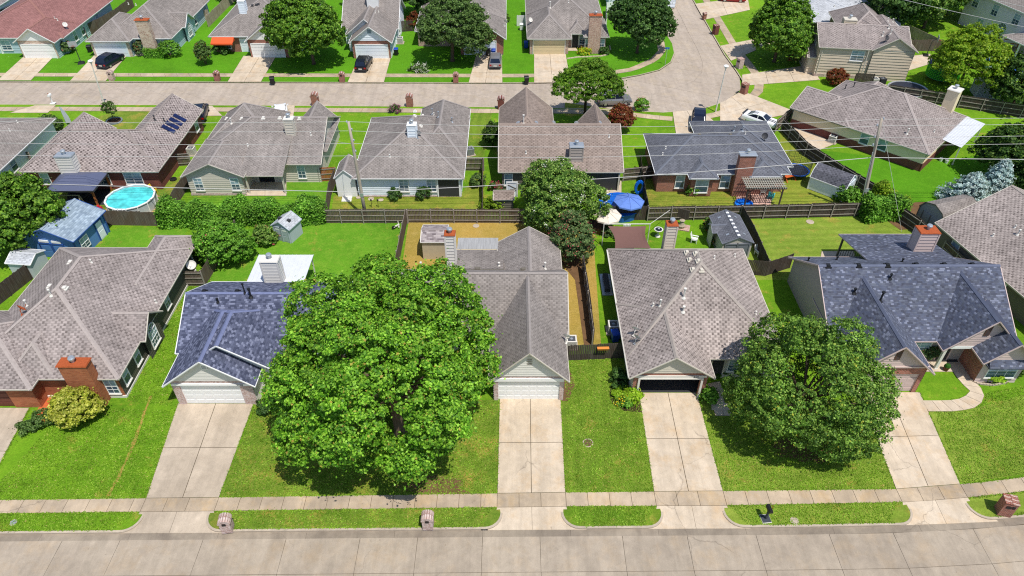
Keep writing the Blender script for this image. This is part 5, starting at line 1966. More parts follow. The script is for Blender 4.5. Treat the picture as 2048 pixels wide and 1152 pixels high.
def barn(label, o, rot, w, d, hw, hk, hr, wall, shm, trim, ax_in=.55):
    """gambrel roof: two slopes each side"""
    root = thing("barn_shed", label, "shed", (*o, 0), rot, "garden sheds")
    m = MB()
    prof = [(-w / 2, hw), (-w / 2 + ax_in, hk), (0, hr), (w / 2 - ax_in, hk), (w / 2, hw)]
    t = .07
    for (a, za), (b, zb) in zip(prof, prof[1:]):
        m.poly([(a, -d / 2, za), (b, -d / 2, zb), (b, d / 2, zb), (a, d / 2, za)], 0)
        m.poly([(a, -d / 2, za - t), (a, d / 2, za - t), (b, d / 2, zb - t), (b, -d / 2, zb - t)], 1)
        for y in (-d / 2, d / 2):
            m.bar((a, y, za - .03), (b, y, zb - .03), .05, .1, 1)
    for sx in (-1, 1):
        m.bar((sx * w / 2, -d / 2, hw - .03), (sx * w / 2, d / 2, hw - .03), .05, .1, 1)
    m.obj("roof", [shm, trim], root)
    m = MB()
    wi, di = w / 2 - .08, d / 2 - .08
    for sx in (-1, 1):
        m.poly([(sx * wi, -di, 0.05), (sx * wi, di, 0.05), (sx * wi, di, hw), (sx * wi, -di, hw)])
    for y in (-di, di):
        m.poly([(-wi, y, 0.05), (wi, y, 0.05), (wi, y, hw), (wi - ax_in, y, hk - .06), (0, y, hr - .06), (-wi + ax_in, y, hk - .06), (-wi, y, hw)])
    m.obj("wall", wall, root)
    m = MB()
    for sx in (-1, 1):
        m.box(sx * .55 - .5, sx * .55 + .5, -di - .04, -di, .1, 1.95)
    m.obj("door", wall, root)
    m = MB()
    for sx in (-1, 1):
        for y in (-di, di):
            m.box(sx * wi - .05, sx * wi + .05, y - .05, y + .05, 0, hw)
    for x0 in (-1.06, -.05, .95):
        m.box(x0, x0 + .1, -di - .07, -di - .03, .1, 1.95)
    m.obj("trim_board", trim, root)
    return root


barn("white barn shed with black shingled gambrel roof beside the leaning right pole", (36.4, 69.6), math.radians(47), 2.9, 4.2, 1.6, 2.4, 2.9, PALEB, SH['dark'], WHITE)
barn("dark grey barn shed with brown gambrel roof and a dish, right of the vine", (46.0, 62.4), math.radians(-72), 3.4, 4.8, 2.1, 2.9, 3.3, paint("shed_charcoal", rgb(150, 150, 150), .7), SH['grey'], DGREY)
b_ = barn("white metal shed with ribbed white roof behind the long fence at right", (67.2, 94.6), math.radians(80), 2.6, 3.8, 1.75, 2.3, 2.55, paint("metal_grey_wall", rgb(196, 204, 208), .5), ALUW, ALUW, .45)
h = shed("small pale metal shed under the left tree", (-47.3, 54.8), math.radians(-6), 2.6, 2.4, 1.8, 2.3, paint("metal_grey_wall", rgb(196, 204, 208), .5), None, 'x', sh='pale')
h.finish()
h = shed("tiny brown-roofed shed left of the tall white-flowering crape myrtle", (-.9, 66.3), 0, 2.3, 2.0, 1.5, 2.0, DGREY, None, 'x', sh='warm', trim=GREIGE)
h.finish()
h = shed("low shed with a rusty orange roof among the dark trees at upper right", (58.6, 107), .2, 4, 3, 2.1, 2.6, MIDGREY, None, 'x', sh='red', trim=RUST)
h.finish()

# white metal patio cover behind the blue-shingled house
r = thing("patio_cover", "flat white metal patio cover behind the blue-shingled house", "patio cover", (-21.6, 52.2))
m = MB()
m.box(-2.6, 2.6, -2.3, 1.9, 2.48, 2.56)
m.obj("roof_sheet", ALUW, r)
for k in range(14):
    m = MB()
    x = -2.6 + 5.2 * k / 13
    m.box(x - .02, x + .02, -2.3, 1.9, 2.56, 2.59)
    m.obj("roof_rib", ALUW, r)
for x in (-2.4, 2.4):
    m = MB()
    m.box(x - .05, x + .05, 1.7, 1.8, 0, 2.48)
    m.obj("post", OFFW, r)
# weathered board cover behind the grey-roofed house
r = thing("board_cover", "weathered board patio cover at the back of the grey-roofed house", "patio cover", (-3.3, 55.8))
for k in range(14):
    m = MB()
    y = -.85 + k * .13
    m.box(-2.0, 1.95, y, y + .115, 2.6 - .002 * k, 2.63)
    m.obj("board", wood("roof_board", rgb(140, 140, 140), rgb(176, 176, 176)) if k == 0 else bpy.data.materials["roof_board"], r)
for x in (-1.8, 1.8):
    m = MB()
    m.box(x - .06, x + .06, .7, .82, 0, 2.6)
    m.obj("post", WD_GREY, r)

# ------------------------------------------------------------------ poles and wires
def utility_pole(label, base, top, ztop, arms):
    r = thing("utility_pole", label, "utility pole", (*base, 0), 0, "leaning wooden utility poles")
    dx, dy = top[0] - base[0], top[1] - base[1]
    pts = [(dx * t, dy * t, ztop * t) for t in (0, .25, .5, .75, 1)]
    m = MB()
    m.tube(pts, [.2, .185, .165, .15, .13], 10)
    m.obj("pole_shaft", WD_POLE, r, smooth=True)
    for z, s in arms:
        t = z / ztop
        m = MB()
        m.lathe([(.02, 0), (.09, .03), (.05, .1), (.1, .14), (.06, .2), (.02, .22)], 8)
        m.bar((0, 0, 0), (-s * .3, 0, -.1), .05)
        m.obj("insulator", GALV, r, (dx * t + s * .3, dy * t, z))
    m = MB()
    m.box(-.2, .2, -.2, -.12, ztop * .25, ztop * .25 + .4)
    m.obj("meter_plate", GALV, r, (dx * .25, dy * .25, 0))
    return r


pL, pLt, zL = (-15.87, 64.0), (-16.1, 64.1), 11.4
pR, pRt, zR = (38.3, 65.0), (36.8, 65.0), 11.3
utility_pole("left grey wooden utility pole leaning behind the back fence", pL, pLt, zL, [(11.3, -.6), (10.5, .6), (9.3, .6), (8.1, .6)])
p_ = utility_pole("right brown wooden utility pole leaning above the vine-covered fence", pR, pRt, zR, [(11.2, .6), (10.5, -1), (9.2, -1), (8.3, -1)])
m = MB()
m.tube([(-.3, -.2, .2), (-.9, -.2, 4.5), (-1.25, -.2, 7.6)], .06, 6)
m.obj("conduit", GALV, p_)
WIRE = paint("cable_grey", rgb(196, 194, 190), .6, .1, .1)
WIREN = [0]


def wire(label, pts, r=.02, sag=.5):
    m = MB()
    P = []
    for a, b in zip(pts, pts[1:]):
        for k in range(10):
            t = k / 10
            P.append((a[0] + (b[0] - a[0]) * t, a[1] + (b[1] - a[1]) * t, a[2] + (b[2] - a[2]) * t - sag * 4 * t * (1 - t)))
    P.append(pts[-1])
    m.tube(P, r, 5, cap=False)
    tag(m.obj("overhead_cable", WIRE), label, "cable", "overhead cables between the poles")


names = ["topmost overhead wire joining the tips of the two leaning utility poles", "second overhead wire from the top of the utility poles",
         "third overhead wire down the two utility poles", "fourth overhead wire down, just above the thick phone cable"]
for k, (zl, zr) in enumerate(((11.4, 11.2), (10.4, 10.5), (9.0, 9.2), (7.6, 8.3))):
    wire(names[k], [(-95, 66.0, zl + .6), (-16.1, 64.1, zl), (36.8 + .12 * k, 65.0, zr), (112, 66, zr + 2.5)], sag=.7)
wire("thick low phone cable crossing both back rows of houses", [(-95, 67.0, 4.6), (-15.9, 64.05, 3.3), (37.4, 65.0, 6.9), (112, 63, 8.0)], r=.036, sag=.35)
wire("thin guy wire dropping beside the right utility pole into the vine", [(36.9, 64.9, 11.0), (41.2, 61.3, 0.1)], r=.018, sag=0)
for k, (a, b) in enumerate((((45, 112, 11), (95, 74, 10)), ((52, 120, 11), (100, 78, 10)), ((58, 122, 11.5), (104, 80, 10.5)), ((62, 124, 12), (108, 82, 11)))):
    wire(["lowest", "second lowest", "second highest", "highest"][k] + " of the four wires crossing the upper right corner above the trees", [(*a[:2], a[2]), (*b[:2], b[2])], r=.03, sag=.8)
wire("short service wire from the left pole to the grey gable house", [(-16.1, 64.1, 9), (-22.2, 74.5, 4.6)], sag=.3)


def street_lamp(label, base, lean, h=6.1):
    r = thing("street_lamp", label, "street lamp", (*base, 0), 0, "white street lamps")
    m = MB()
    m.tube([(0, 0, 0), (lean * .5, 0, h * .5), (lean, 0, h)], [.1, .085, .06], 8)
    m.obj("pole_shaft", OFFW, r)
    m = MB()
    m.lathe([(.08, 0), (.16, .12), (.26, .32), (.27, .36)], 10)
    m.obj("lamp_globe", paint("lamp_globe_grey", rgb(214, 218, 222), .3), r, (lean, 0, h))
    m = MB()
    m.lathe([(.34, .36), (.32, .42), (.2, .5), (.05, .54)], 10)
    m.obj("lamp_cap", WHITE, r, (lean, 0, h))
    return r


street_lamp("white street lamp standing by the far street at left", G(210, 213), .45)
l_ = street_lamp("white street lamp on the small grass island at the street bend", G(1431, 224), .2)

# ------------------------------------------------------------------ mailboxes
MBGRP = "mailboxes at the kerb"


def mailbox(label, o, rz=0.0, style='arch', mat=BK_PINK, s=1.0, name="brick_mailbox"):
    r = thing(name, label, "mailbox", (*o, 0), rz, MBGRP)
    if style == 'arch':
        m = MB()
        w, d, z1 = .36 * s, .34 * s, 1.05 * s
        n = 8
        arc = [(w * math.cos(math.pi * i / n), z1 + w * .95 * math.sin(math.pi * i / n)) for i in range(n + 1)]
        out = [(w, 0)] + arc + [(-w, 0)]
        m.poly([(x, -d, z) for x, z in out])
        m.poly([(x, d, z) for x, z in out[::-1]])
        for a, b in zip(out, out[1:]):
            m.poly([(a[0], -d, a[1]), (a[0], d, a[1]), (b[0], d, b[1]), (b[0], -d, b[1])])
        m.obj("brick_pillar", mat, r)
        for i in range(n):
            t = math.pi * (i + .5) / n
            b = MB()
            b.box(-.06 * s, .06 * s, -d - .03, d + .03, -.055 * s, .055 * s)
            o_ = b.obj("brick", BK_PINK if i % 2 else mat, r, ((w + .02) * math.cos(t), 0, z1 + (w * .95 + .02) * math.sin(t)))
            o_.rotation_euler = (0, -t + math.pi / 2 if False else math.pi / 2 - t, 0)
        m = MB()
        m.box(-.13, .13, -d - .04, -d, .95 * s, 1.15 * s)
        m.obj("mailbox_door", BLACK, r)
    elif style == 'block':
        m = MB()
        m.box(-.42, .42, -.38, .38, 0, 1.45)
        m.obj("brick_pillar", mat, r)
        for ix in range(2):
            for iy in range(5):
                b = MB()
                b.box(-.22, .22, -.08, .08, 1.45, 1.53)
                b.obj("brick", BK_MIX if (ix + iy) % 2 else mat, r, (-.23 + .46 * ix, -.34 + iy * .17, 0))
        m = MB()
        m.box(.1, .3, -.41, -.36, 1.0, 1.25)
        m.box(-.25, .05, -.41, -.36, .95, 1.2)
        m.obj("mailbox_door", BLACK, r)
    elif style == 'post':
        m = MB()
        m.box(-.06, .06, -.06, .06, 0, 1.15)
        m.box(-.3, .3, -.3, .3, 0, .08)
        m.obj("post", WHITE if mat is WHITE else paint("mailbox_post", rgb(60, 66, 74), .6), r)
        m = MB()
        n = 6
        out = [(.14, 0)] + [(.14 * math.cos(math.pi * i / n), .14 + .14 * math.sin(math.pi * i / n)) for i in range(n + 1)] + [(-.14, 0)]
        m.poly([(x, -.3, z) for x, z in out])
        m.poly([(x, .3, z) for x, z in out[::-1]])
        for a, b in zip(out + out[:1], out[1:] + out[:1]):
            m.poly([(a[0], -.3, a[1]), (a[0], .3, a[1]), (b[0], .3, b[1]), (b[0], -.3, b[1])])
        m.obj("box_shell", mat, r, (0, 0, 1.12))
        m = MB()
        m.box(.15, .17, -.1, -.06, .18, .36)
        m.box(.15, .17, -.06, .08, .28, .36)
        m.obj("signal_flag", RUST, r, (0, 0, 1.12))
        m = MB()
        m.box(-.32, .32, -.34, .34, 0, .05)
        m.obj("base_slab", OFFW, r)
    return r


mailbox("pink brick arched mailbox left on the front verge, right of the first driveway", G(457, 1058), .12, s=.98)
mailbox("pink brick arched mailbox on the front verge below the big maple", G(857, 1052), 0, s=.98)
mailbox("square red brick mailbox pillar at the right end of the front verge", G(2004, 1024), -.25, 'block', BK_RED)
mailbox("black mailbox on a post on the front verge below the right tree", G(1531, 1038), .1, 'post', BLACK, name="post_mailbox")
mailbox("stone mailbox on the far verge right of the lamp post", G(225, 160), 0, 'arch', STONE)
mailbox("red brick mailbox on the far verge before the bushy shrub", G(436, 161), 0, 'arch', BK_RED)
mailbox("red brick mailbox left of the black suv driveway across the street", G(685, 163), 0, 'arch', BK_RED)
mailbox("brick mailbox on the far verge under the oak", G(912, 164), 0, 'arch', BK_RED)
mailbox("tall red arched mailbox backing on the street, left of the hip-roof peak", G(632, 210), math.pi, 'arch', BK_RED, 1.25)
mailbox("tall red arched mailbox backing on the street, above the purple flowers", G(820, 212), math.pi, 'arch', BK_RED, 1.2)
mailbox("white post mailbox beside the far left driveway", G(106, 207), math.pi, 'post', WHITE, name="post_mailbox")
mailbox("brick mailbox at the bend of the street beside the street lamp lawn", G(1487, 187), -.9, 'block', BK_RED)
mailbox("pale brick mailbox on the right verge of the side street", G(1478, 136), -1.2, 'block', BK_PINK)
mailbox("dark brick mailbox higher up the right verge of the side street", G(1430, 68), -1.2, 'block', BK_DARK)
mailbox("small brick mailbox at the top of the side street", G(1408, 38), -1.2, 'arch', BK_RED, .8)
mailbox("dark arched mailbox beside the pyramid roof above the warm-brown house", G(1002, 217), math.pi, 'arch', BK_DARK, 1.2)

# ------------------------------------------------------------------ wheeled bins, air conditioners
def bin_(label, o, rz, mat, lid=None, group="wheeled bins"):
    r = thing("wheeled_bin", label, "bin", (*o, 0), rz, group)
    m = MB()
    m.frustum((-.26, .26, -.3, .3), .08, (-.33, .33, -.38, .38), 1.0)
    m.obj("bin_body", mat, r)
    m = MB()
    m.frustum((-.35, .35, -.42, .4), 1.0, (-.3, .3, -.34, .34), 1.09)
    m.box(-.3, .3, .4, .46, .95, 1.0)
    m.obj("lid", lid or mat, r)
    for s_ in (-.3, .3):
        m = MB()
        m.lathe([(.02, -.03), (.13, -.03), (.13, .03), (.02, .03)], 10)
        w = m.obj("wheel", TYRE, r, (s_, .32, .13))
        w.rotation_euler = (0, math.pi / 2, 0)
    return r


BINB = paint("blue_bin_plastic", rgb(26, 74, 176), .5)
bin_("black wheeled bin standing at the kerb left of the far driveways", G(546, 168), .2, BLACK)
bin_("black wheeled bin at the kerb beside the cream-garage driveway", G(1053, 167), .1, BLACK)
bin_("blue wheeled bin beside the air conditioner in the narrow side yard", G(1229, 681), .2, BINB)
bin_("blue-lidded black bin beside the motorcycle garage", G(793, 110), 0, BLACK, BINB)
bin_("blue wheeled bin against the cream-garage house", G(1052, 96), 0, BINB)
bin_("black bin in front of the garage half hidden by the oak", G(976, 111), 0, BLACK)
bin_("blue-lidded bin behind the silver suv under the oak", G(987, 112), 0, BINB)
bin_("dark bin beside the grey hip-roofed far house", G(181, 104), .3, BLACK)
bin_("white wheeled bin left of the cream-garage house", G(1043, 60), 0, WHITE)


def ac(label, o, rz=0, mat=OFFW):
    r = thing("air_conditioner", label, "air conditioner", (*o, 0), rz, "air conditioning units beside the houses")
    m = MB()
    m.box(-.6, .6, -.6, .6, 0, .08)
    m.obj("base_slab", C_KERB, r)
    m = MB()
    m.box(-.42, .42, -.42, .42, .08, .85)
    m.obj("casing", CHAR, r)
    for k in range(6):
        m = MB()
        z = .14 + k * .12
        m.box(-.44, .44, -.44, .44, z, z + .05)
        m.obj("louvre", mat, r)
    m = MB()
    for a, b, c, d in ((-.45, .45, -.45, -.33), (-.45, .45, .33, .45), (-.45, -.33, -.33, .33), (.33, .45, -.33, .33)):
        m.box(a, b, c, d, .85, .92)
    m.obj("top_frame", mat, r)
    m = MB()
    for k in range(8):
        t = math.pi * k / 8
        m.bar((-.4 * math.cos(t), -.4 * math.sin(t), .9), (.4 * math.cos(t), .4 * math.sin(t), .9), .015)
    m.lathe([(.12, .86), (.12, .92)], 10)
    m.obj("fan_grille", GALV, r)
    return r


ac("white air conditioner beside the steep grey gable, at the end of the straw side yard", G(1142, 692))
ac("white air conditioner in the narrow green side yard, behind the blue bin", G(1225, 662))
ac("grey air conditioner by the wooden gate of the brick house with the pool", G(385, 308))
ac("round-topped grey air conditioner right of the pale-blue house", G(940, 309), .4, GALV)
ac("left of two air conditioners against the tan two-storey house", G(1747, 168), .1)
ac("right of two air conditioners against the tan two-storey house", G(1762, 168), .1, CHAR)
ac("pale air conditioner on the concrete pad of the diagonal house", G(1664, 284), -.7)
ac("air conditioner beside the small white gabled house", G(801, 86))

# ------------------------------------------------------------------ vehicles
CARBLK = paint("black_car_paint", rgb(16, 18, 24), .25, .3, .05, .6)
CARNAVY = paint("navy_car_paint", rgb(22, 30, 54), .25, .3, .05, .6)
CARSIL = paint("silver_car_paint", rgb(150, 148, 150), .3, .5, .05, .6)
CARWHT = paint("white_car_paint", rgb(236, 236, 238), .25, 0, .03, .6)
CARRED = paint("red_car_paint", rgb(158, 24, 34), .25, .1, .05, .6)
LAMPR = paint("tail_lamp_red", rgb(170, 24, 22), .25)
LAMPW = paint("head_lamp_clear", rgb(210, 216, 222), .15)
CHROME = paint("chrome_trim", rgb(190, 192, 196), .2, .8)


def car(label, o, rz, mat, kind='suv', cat="car", group=None, stripes=None, name="parked_car"):
    """front towards local +y"""
    r = thing(name, label, cat, (*o, 0), rz, group)
    if kind == 'suv':
        L, W, belt, roof = 4.7, .95, 1.02, 1.70
        secs = [(-2.35, .86, .42, .92), (-2.28, .93, .30, 1.03), (-1.6, .95, .24, 1.05), (0, .95, .22, 1.03), (1.0, .94, .24, 1.02), (1.75, .92, .26, .98), (2.2, .85, .34, .84), (2.35, .72, .42, .70)]
        gh = [(-2.22, .80, 1.03, .80), (-1.95, .78, 1.62, .66), (-1.2, .80, 1.70, .68), (.1, .80, 1.68, .67), (.55, .78, 1.60, .64), (1.25, .78, 1.01, .78)]
        wy = (-1.42, 1.42)
    elif kind == 'coupe':
        L, W, belt, roof = 4.8, .93, .92, 1.36
        secs = [(-2.38, .80, .42, .88), (-2.25, .90, .30, .98), (-1.5, .94, .22, .97), (0, .92, .20, .90), (1.0, .92, .20, .88), (1.8, .90, .24, .84), (2.25, .84, .30, .74), (2.4, .70, .36, .62)]
        gh = [(-1.75, .74, .96, .72), (-1.05, .72, 1.28, .60), (-.6, .72, 1.37, .60), (.1, .73, 1.36, .60), (.4, .72, 1.30, .58), (1.1, .78, .88, .76)]
        wy = (-1.4, 1.42)
    else:
        L, W, belt, roof = 4.7, .9, .95, 1.45
        secs = [(-2.35, .78, .42, .85), (-2.2, .87, .30, .98), (-1.5, .90, .22, .98), (0, .90, .20, .94), (1.0, .90, .20, .92), (1.75, .88, .24, .86), (2.2, .80, .30, .74), (2.35, .66, .36, .62)]
        gh = [(-1.75, .74, .97, .72), (-1.15, .72, 1.36, .60), (-.5, .73, 1.45, .61), (.2, .73, 1.43, .60), (.5, .72, 1.35, .58), (1.3, .76, .92, .74)]
        wy = (-1.4, 1.42)
    m = MB()
    ring = []
    for y, w, z0, z1 in secs:
        ring.append([(-w * .9, y, z0), (w * .9, y, z0), (w, y, z0 + (z1 - z0) * .35), (w * .985, y, z0 + (z1 - z0) * .75), (w * .9, y, z1), (-w * .9, y, z1), (-w * .985, y, z0 + (z1 - z0) * .75), (-w, y, z0 + (z1 - z0) * .35)])
    for a, b in zip(ring, ring[1:]):
        for k in range(8):
            m.poly([a[k], b[k], b[(k + 1) % 8], a[(k + 1) % 8]])
    m.poly(ring[0])
    m.poly(ring[-1][::-1])
    m.obj("body", mat, r)
    # greenhouse: glass shell, roof skin and pillars
    g = MB()
    rr = [[(-wb, y, belt - .04), (wb, y, belt - .04), (wt, y, z), (-wt, y, z)] for (y, wb, z, wt) in gh]
    for a, b in zip(rr, rr[1:]):
        for k in range(4):
            g.poly([a[k], b[k], b[(k + 1) % 4], a[(k + 1) % 4]])
    g.poly(rr[0])
    g.poly(rr[-1][::-1])
    g.obj("window_glass", CARGL, r)
    t = MB()
    i0, i1 = 1, len(gh) - 2
    for a, b in zip(gh[i0:i1], gh[i0 + 1:i1 + 1]):
        t.poly([(-a[3] - .02, a[0], a[2] + .015), (a[3] + .02, a[0], a[2] + .015), (b[3] + .02, b[0], b[2] + .015), (-b[3] - .02, b[0], b[2] + .015)])
        for sx in (-1, 1):
            t.bar((sx * a[3], a[0], a[2]), (sx * b[3], b[0], b[2]), .07)
    t.obj("roof_panel", mat, r)
    t = MB()
    for sx in (-1, 1):
        for i, j in ((0, 1), (-1, -2)):
            a, b = gh[i], gh[j]
            t.bar((sx * a[1], a[0], belt), (sx * b[3], b[0], b[2]), .09)
        for yy in ((-.2,) if kind != 'suv' else (-.1, -1.15)):
            t.bar((sx * (gh[2][1] + .01), yy, belt - .02), (sx * (gh[2][3] + .012), yy, gh[3][2] - .02), .09, .04)
    t.obj("pillar", mat, r)
    for sx in (-1, 1):
        for y in wy:
            w = MB()
            w.lathe([(.05, -.11), (.3, -.11), (.34, -.06), (.34, .06), (.3, .11), (.05, .11)], 16)
            wh = w.obj("wheel", TYRE, r, (sx * (W - .12), y, .34))
            wh.rotation_euler = (0, sx * math.pi / 2, 0)
            w = MB()
            w.lathe([(.02, .115), (.21, .115), (.23, .1)], 12)
            w.obj("rim", CHROME, wh)
        l = MB()
        y0, w0 = secs[0][0], secs[1][1]
        l.box(sx * w0 * .75 - .14, sx * w0 * .75 + .14, y0 - .02, y0 + .2, .66, .88)
        l.obj("tail_light", LAMPR, r)
        l = MB()
        y0, w0 = secs[-2][0], secs[-2][1]
        l.box(sx * w0 * .78 - .14, sx * w0 * .78 + .14, y0 - .12, y0 + .09, .6, .76)
        l.obj("headlight", LAMPW, r)
        l = MB()
        l.box(sx * (W + .02), sx * (W + .2), gh[-1][0] - .25, gh[-1][0] - .12, belt - .02, belt + .13)
        l.obj("wing_mirror", mat, r)
    p = MB()
    p.box(-.26, .26, secs[0][0] - .03, secs[0][0] + .03, .58, .72)
    p.obj("number_plate", OFFW, r)
    p = MB()
    p.box(-.8, .8, secs[0][0] - .05, secs[0][0] + .1, .34, .5)
    p.box(-.7, .7, secs[-1][0] - .1, secs[-1][0] + .04, .34, .48)
    p.obj("bumper", CHAR if kind == 'suv' else mat, r)
    if stripes:
        p = MB()
        for sx in (-.17, .17):
            for a, b in (((1.05, .885), (2.25, .75)),):
                p.poly([(sx - .09, a[0], a[1] + .012), (sx + .09, a[0], a[1] + .012), (sx + .09, 1.8, .852), (sx - .09, 1.8, .852)])
                p.poly([(sx - .09, 1.8, .852), (sx + .09, 1.8, .852), (sx + .09, 2.25, .752), (sx - .09, 2.25, .752)])
            p.poly([(sx - .09, -1.05, 1.31), (sx + .09, -1.05, 1.31), (sx + .09, -.6, 1.395), (sx - .09, -.6, 1.395)])
            p.poly([(sx - .09, -.6, 1.395), (sx + .09, -.6, 1.395), (sx + .09, .4, 1.325), (sx - .09, .4, 1.325)])
        p.obj("racing_stripe", CHAR, r)
        p = MB()
        p.box(-.8, .8, -2.35, -2.1, 1.12, 1.16)
        p.box(-.7, -.64, -2.3, -2.15, .95, 1.12)
        p.box(.64, .7, -2.3, -2.15, .95, 1.12)
        p.obj("rear_spoiler", CHAR, r)
    return r


car("dark navy suv parked askew on the second driveway across the street", G(224, 128), -.22, CARNAVY)
car("black suv parked in front of the small white gabled house", G(729, 134), -.08, CARBLK)
car("silver-grey suv on the driveway beside the wide oak", G(991, 128), 0.0, CARSIL)
car("black hatchback in the driveway behind the slate-roofed house", G(1395, 251), 2.9, CARNAVY, 'suv')
car("white sports car with black racing stripes on the drive at the street bend", G(1519, 247), math.radians(-128), CARWHT, 'coupe', stripes=True)
car("silver suv parked at the kerb beneath the round street tree", G(1228, 207), -1.45, CARSIL)
car("red saloon parked at the top of the side street", G(1464, 2), -1.75, CARRED, 'sedan')
car("dark suv behind the roof with the solar panels", G(402, 233), .2, CARNAVY)
car("white saloon behind the grey gabled roof across from the tall mailbox", G(564, 232), .3, CARWHT, 'sedan')

r = thing("motorcycle", "black touring motorcycle parked beside the black suv", "motorcycle", G(768, 112), 1.4)
for y in (-.7, .75):
    m = MB()
    m.lathe([(.2, -.06), (.31, -.06), (.33, 0), (.31, .06), (.2, .06)], 14)
    w = m.obj("wheel", TYRE, r, (0, y, .32))
    w.rotation_euler = (0, math.pi / 2, 0)
m = MB()
m.frustum((-.14, .14, -.5, .5), .3, (-.2, .2, -.35, .4), .7)
m.obj("engine", CHAR, r)
m = MB()
m.frustum((-.2, .2, -.1, .5), .7, (-.1, .1, 0, .4), .95)
m.obj("fuel_tank", BLACK, r)
m = MB()
m.frustum((-.18, .18, -.75, -.05), .68, (-.14, .14, -.7, -.1), .82)
m.obj("saddle", BLACK, r)
m = MB()
m.bar((-.4, .45, 1.1), (.4, .45, 1.1), .05)
m.bar((-.1, .5, 1.05), (-.06, .75, .35), .06)
m.bar((.1, .5, 1.05), (.06, .75, .35), .06)
m.obj("handlebar", CHROME, r)
m = MB()
m.poly([(-.25, .55, 1.0), (.25, .55, 1.0), (.18, .42, 1.45), (-.18, .42, 1.45)])
m.obj("windscreen", GLASSB, r)
for sx in (-.32, .32):
    m = MB()
    m.frustum((sx - .12, sx + .12, -.95, -.45), .4, (sx - .1, sx + .1, -.92, -.48), .72)
    m.obj("pannier", BLACK, r)
# ------------------------------------------------------------------ garden things
POOLW = paint("pool_wall_grey", rgb(196, 202, 206), .5, 0, .25, .3, 2)
WATER = glass_mat("pool_water", rgb(84, 206, 206), .06)


def round_pool(label, o, r0, h, n, water, wallm, rim=WHITE, ribs=True, level=.14):
    r = thing("swimming_pool", label, "pool", (*o, 0), 0)
    P = [(r0 * math.cos(2 * math.pi * k / n), r0 * math.sin(2 * math.pi * k / n)) for k in range(n)]
    for k in range(n):
        a, b = P[k], P[(k + 1) % n]
        m = MB()
        m.poly([(*a, 0), (*b, 0), (*b, h), (*a, h)])
        m.poly([(a[0] * .97, a[1] * .97, h), (b[0] * .97, b[1] * .97, h), (b[0] * .97, b[1] * .97, .05), (a[0] * .97, a[1] * .97, .05)])
        m.obj("wall_panel", wallm, r)
        m = MB()
        m.bar((*a, h + .02), (*b, h + .02), .18, .08)
        m.obj("rim", rim, r)
        if ribs:
            m = MB()
            m.bar((a[0] * 1.01, a[1] * 1.01, 0), (a[0] * 1.01, a[1] * 1.01, h), .09)
            m.obj("upright", rim, r)
    m = MB()
    m.poly([(x * .97, y * .97, h - level) for x, y in P])
    m.obj("water", water, r)
    return r


cx, cy = G(260, 394, 1.3)
ring = [(cx + 3.0 * math.cos(t / 20 * 2 * math.pi), cy + 3.0 * math.sin(t / 20 * 2 * math.pi)) for t in range(20)]
sheet("sand_ring", ring, .02, paint("sand", rgb(196, 162, 112), .95, 0, .2, .1))
pl_ = round_pool("round turquoise above-ground pool beside the dark gazebo", (cx, cy), 2.55, 1.3, 14, WATER, POOLW)
m = MB()
for dx in (-.5, .02, .5):
    m.bar((dx - .28, -2.75, 0), (dx - .28, -2.55, 1.5), .05)
for k in range(4):
    m.bar((-.78, -2.75 + .04 * k, .25 + .3 * k), (-.26, -2.75 + .04 * k, .25 + .3 * k), .05)
    m.bar((.0 + .22, -2.75 + .04 * k, .25 + .3 * k), (-.26, -2.75 + .04 * k, .25 + .3 * k), .05)
m.obj("ladder", WHITE, pl_)

cx, cy = G(1240, 408, .9)
pl_ = round_pool("round pool under a bright blue cover, below the blue parasol", (cx, cy), 2.3, .85, 16, paint("pool_cover_blue", rgb(18, 96, 196), .45), paint("pool_wall_blue", rgb(40, 96, 170), .6), rim=paint("pool_cover_blue", rgb(18, 96, 196), .45), ribs=False, level=-.04)
cx, cy = G(2012, 130, 1.2)
pl_ = round_pool("round pool with deep blue water at the upper right, behind a dark conifer", (cx, cy), 3.0, 1.25, 14, glass_mat("pool_water_deep", rgb(24, 84, 190), .06), paint("pool_wall_green", rgb(170, 200, 196), .5), rim=GALV)
r = thing("pool_deck", "weathered timber deck with a rail beside the upper right pool", "deck", G(1998, 108), -.35)
for k in range(12):
    m = MB()
    m.box(-2.4, 2.4, -1.2 + k * .2, -1.2 + k * .2 + .18, 1.0, 1.05)
    m.obj("deck_board", WD_PALE, r)
for x in (-2.3, 0, 2.3):
    m = MB()
    m.box(x - .06, x + .06, 1.1, 1.22, 0, 2.0)
    m.obj("post", WD_PIN, r)
m = MB()
m.box(-2.4, 2.4, 1.12, 1.2, 1.9, 2.0)
m.box(-2.4, 2.4, 1.12, 1.2, 1.4, 1.5)
m.obj("rail", WD_PIN, r)


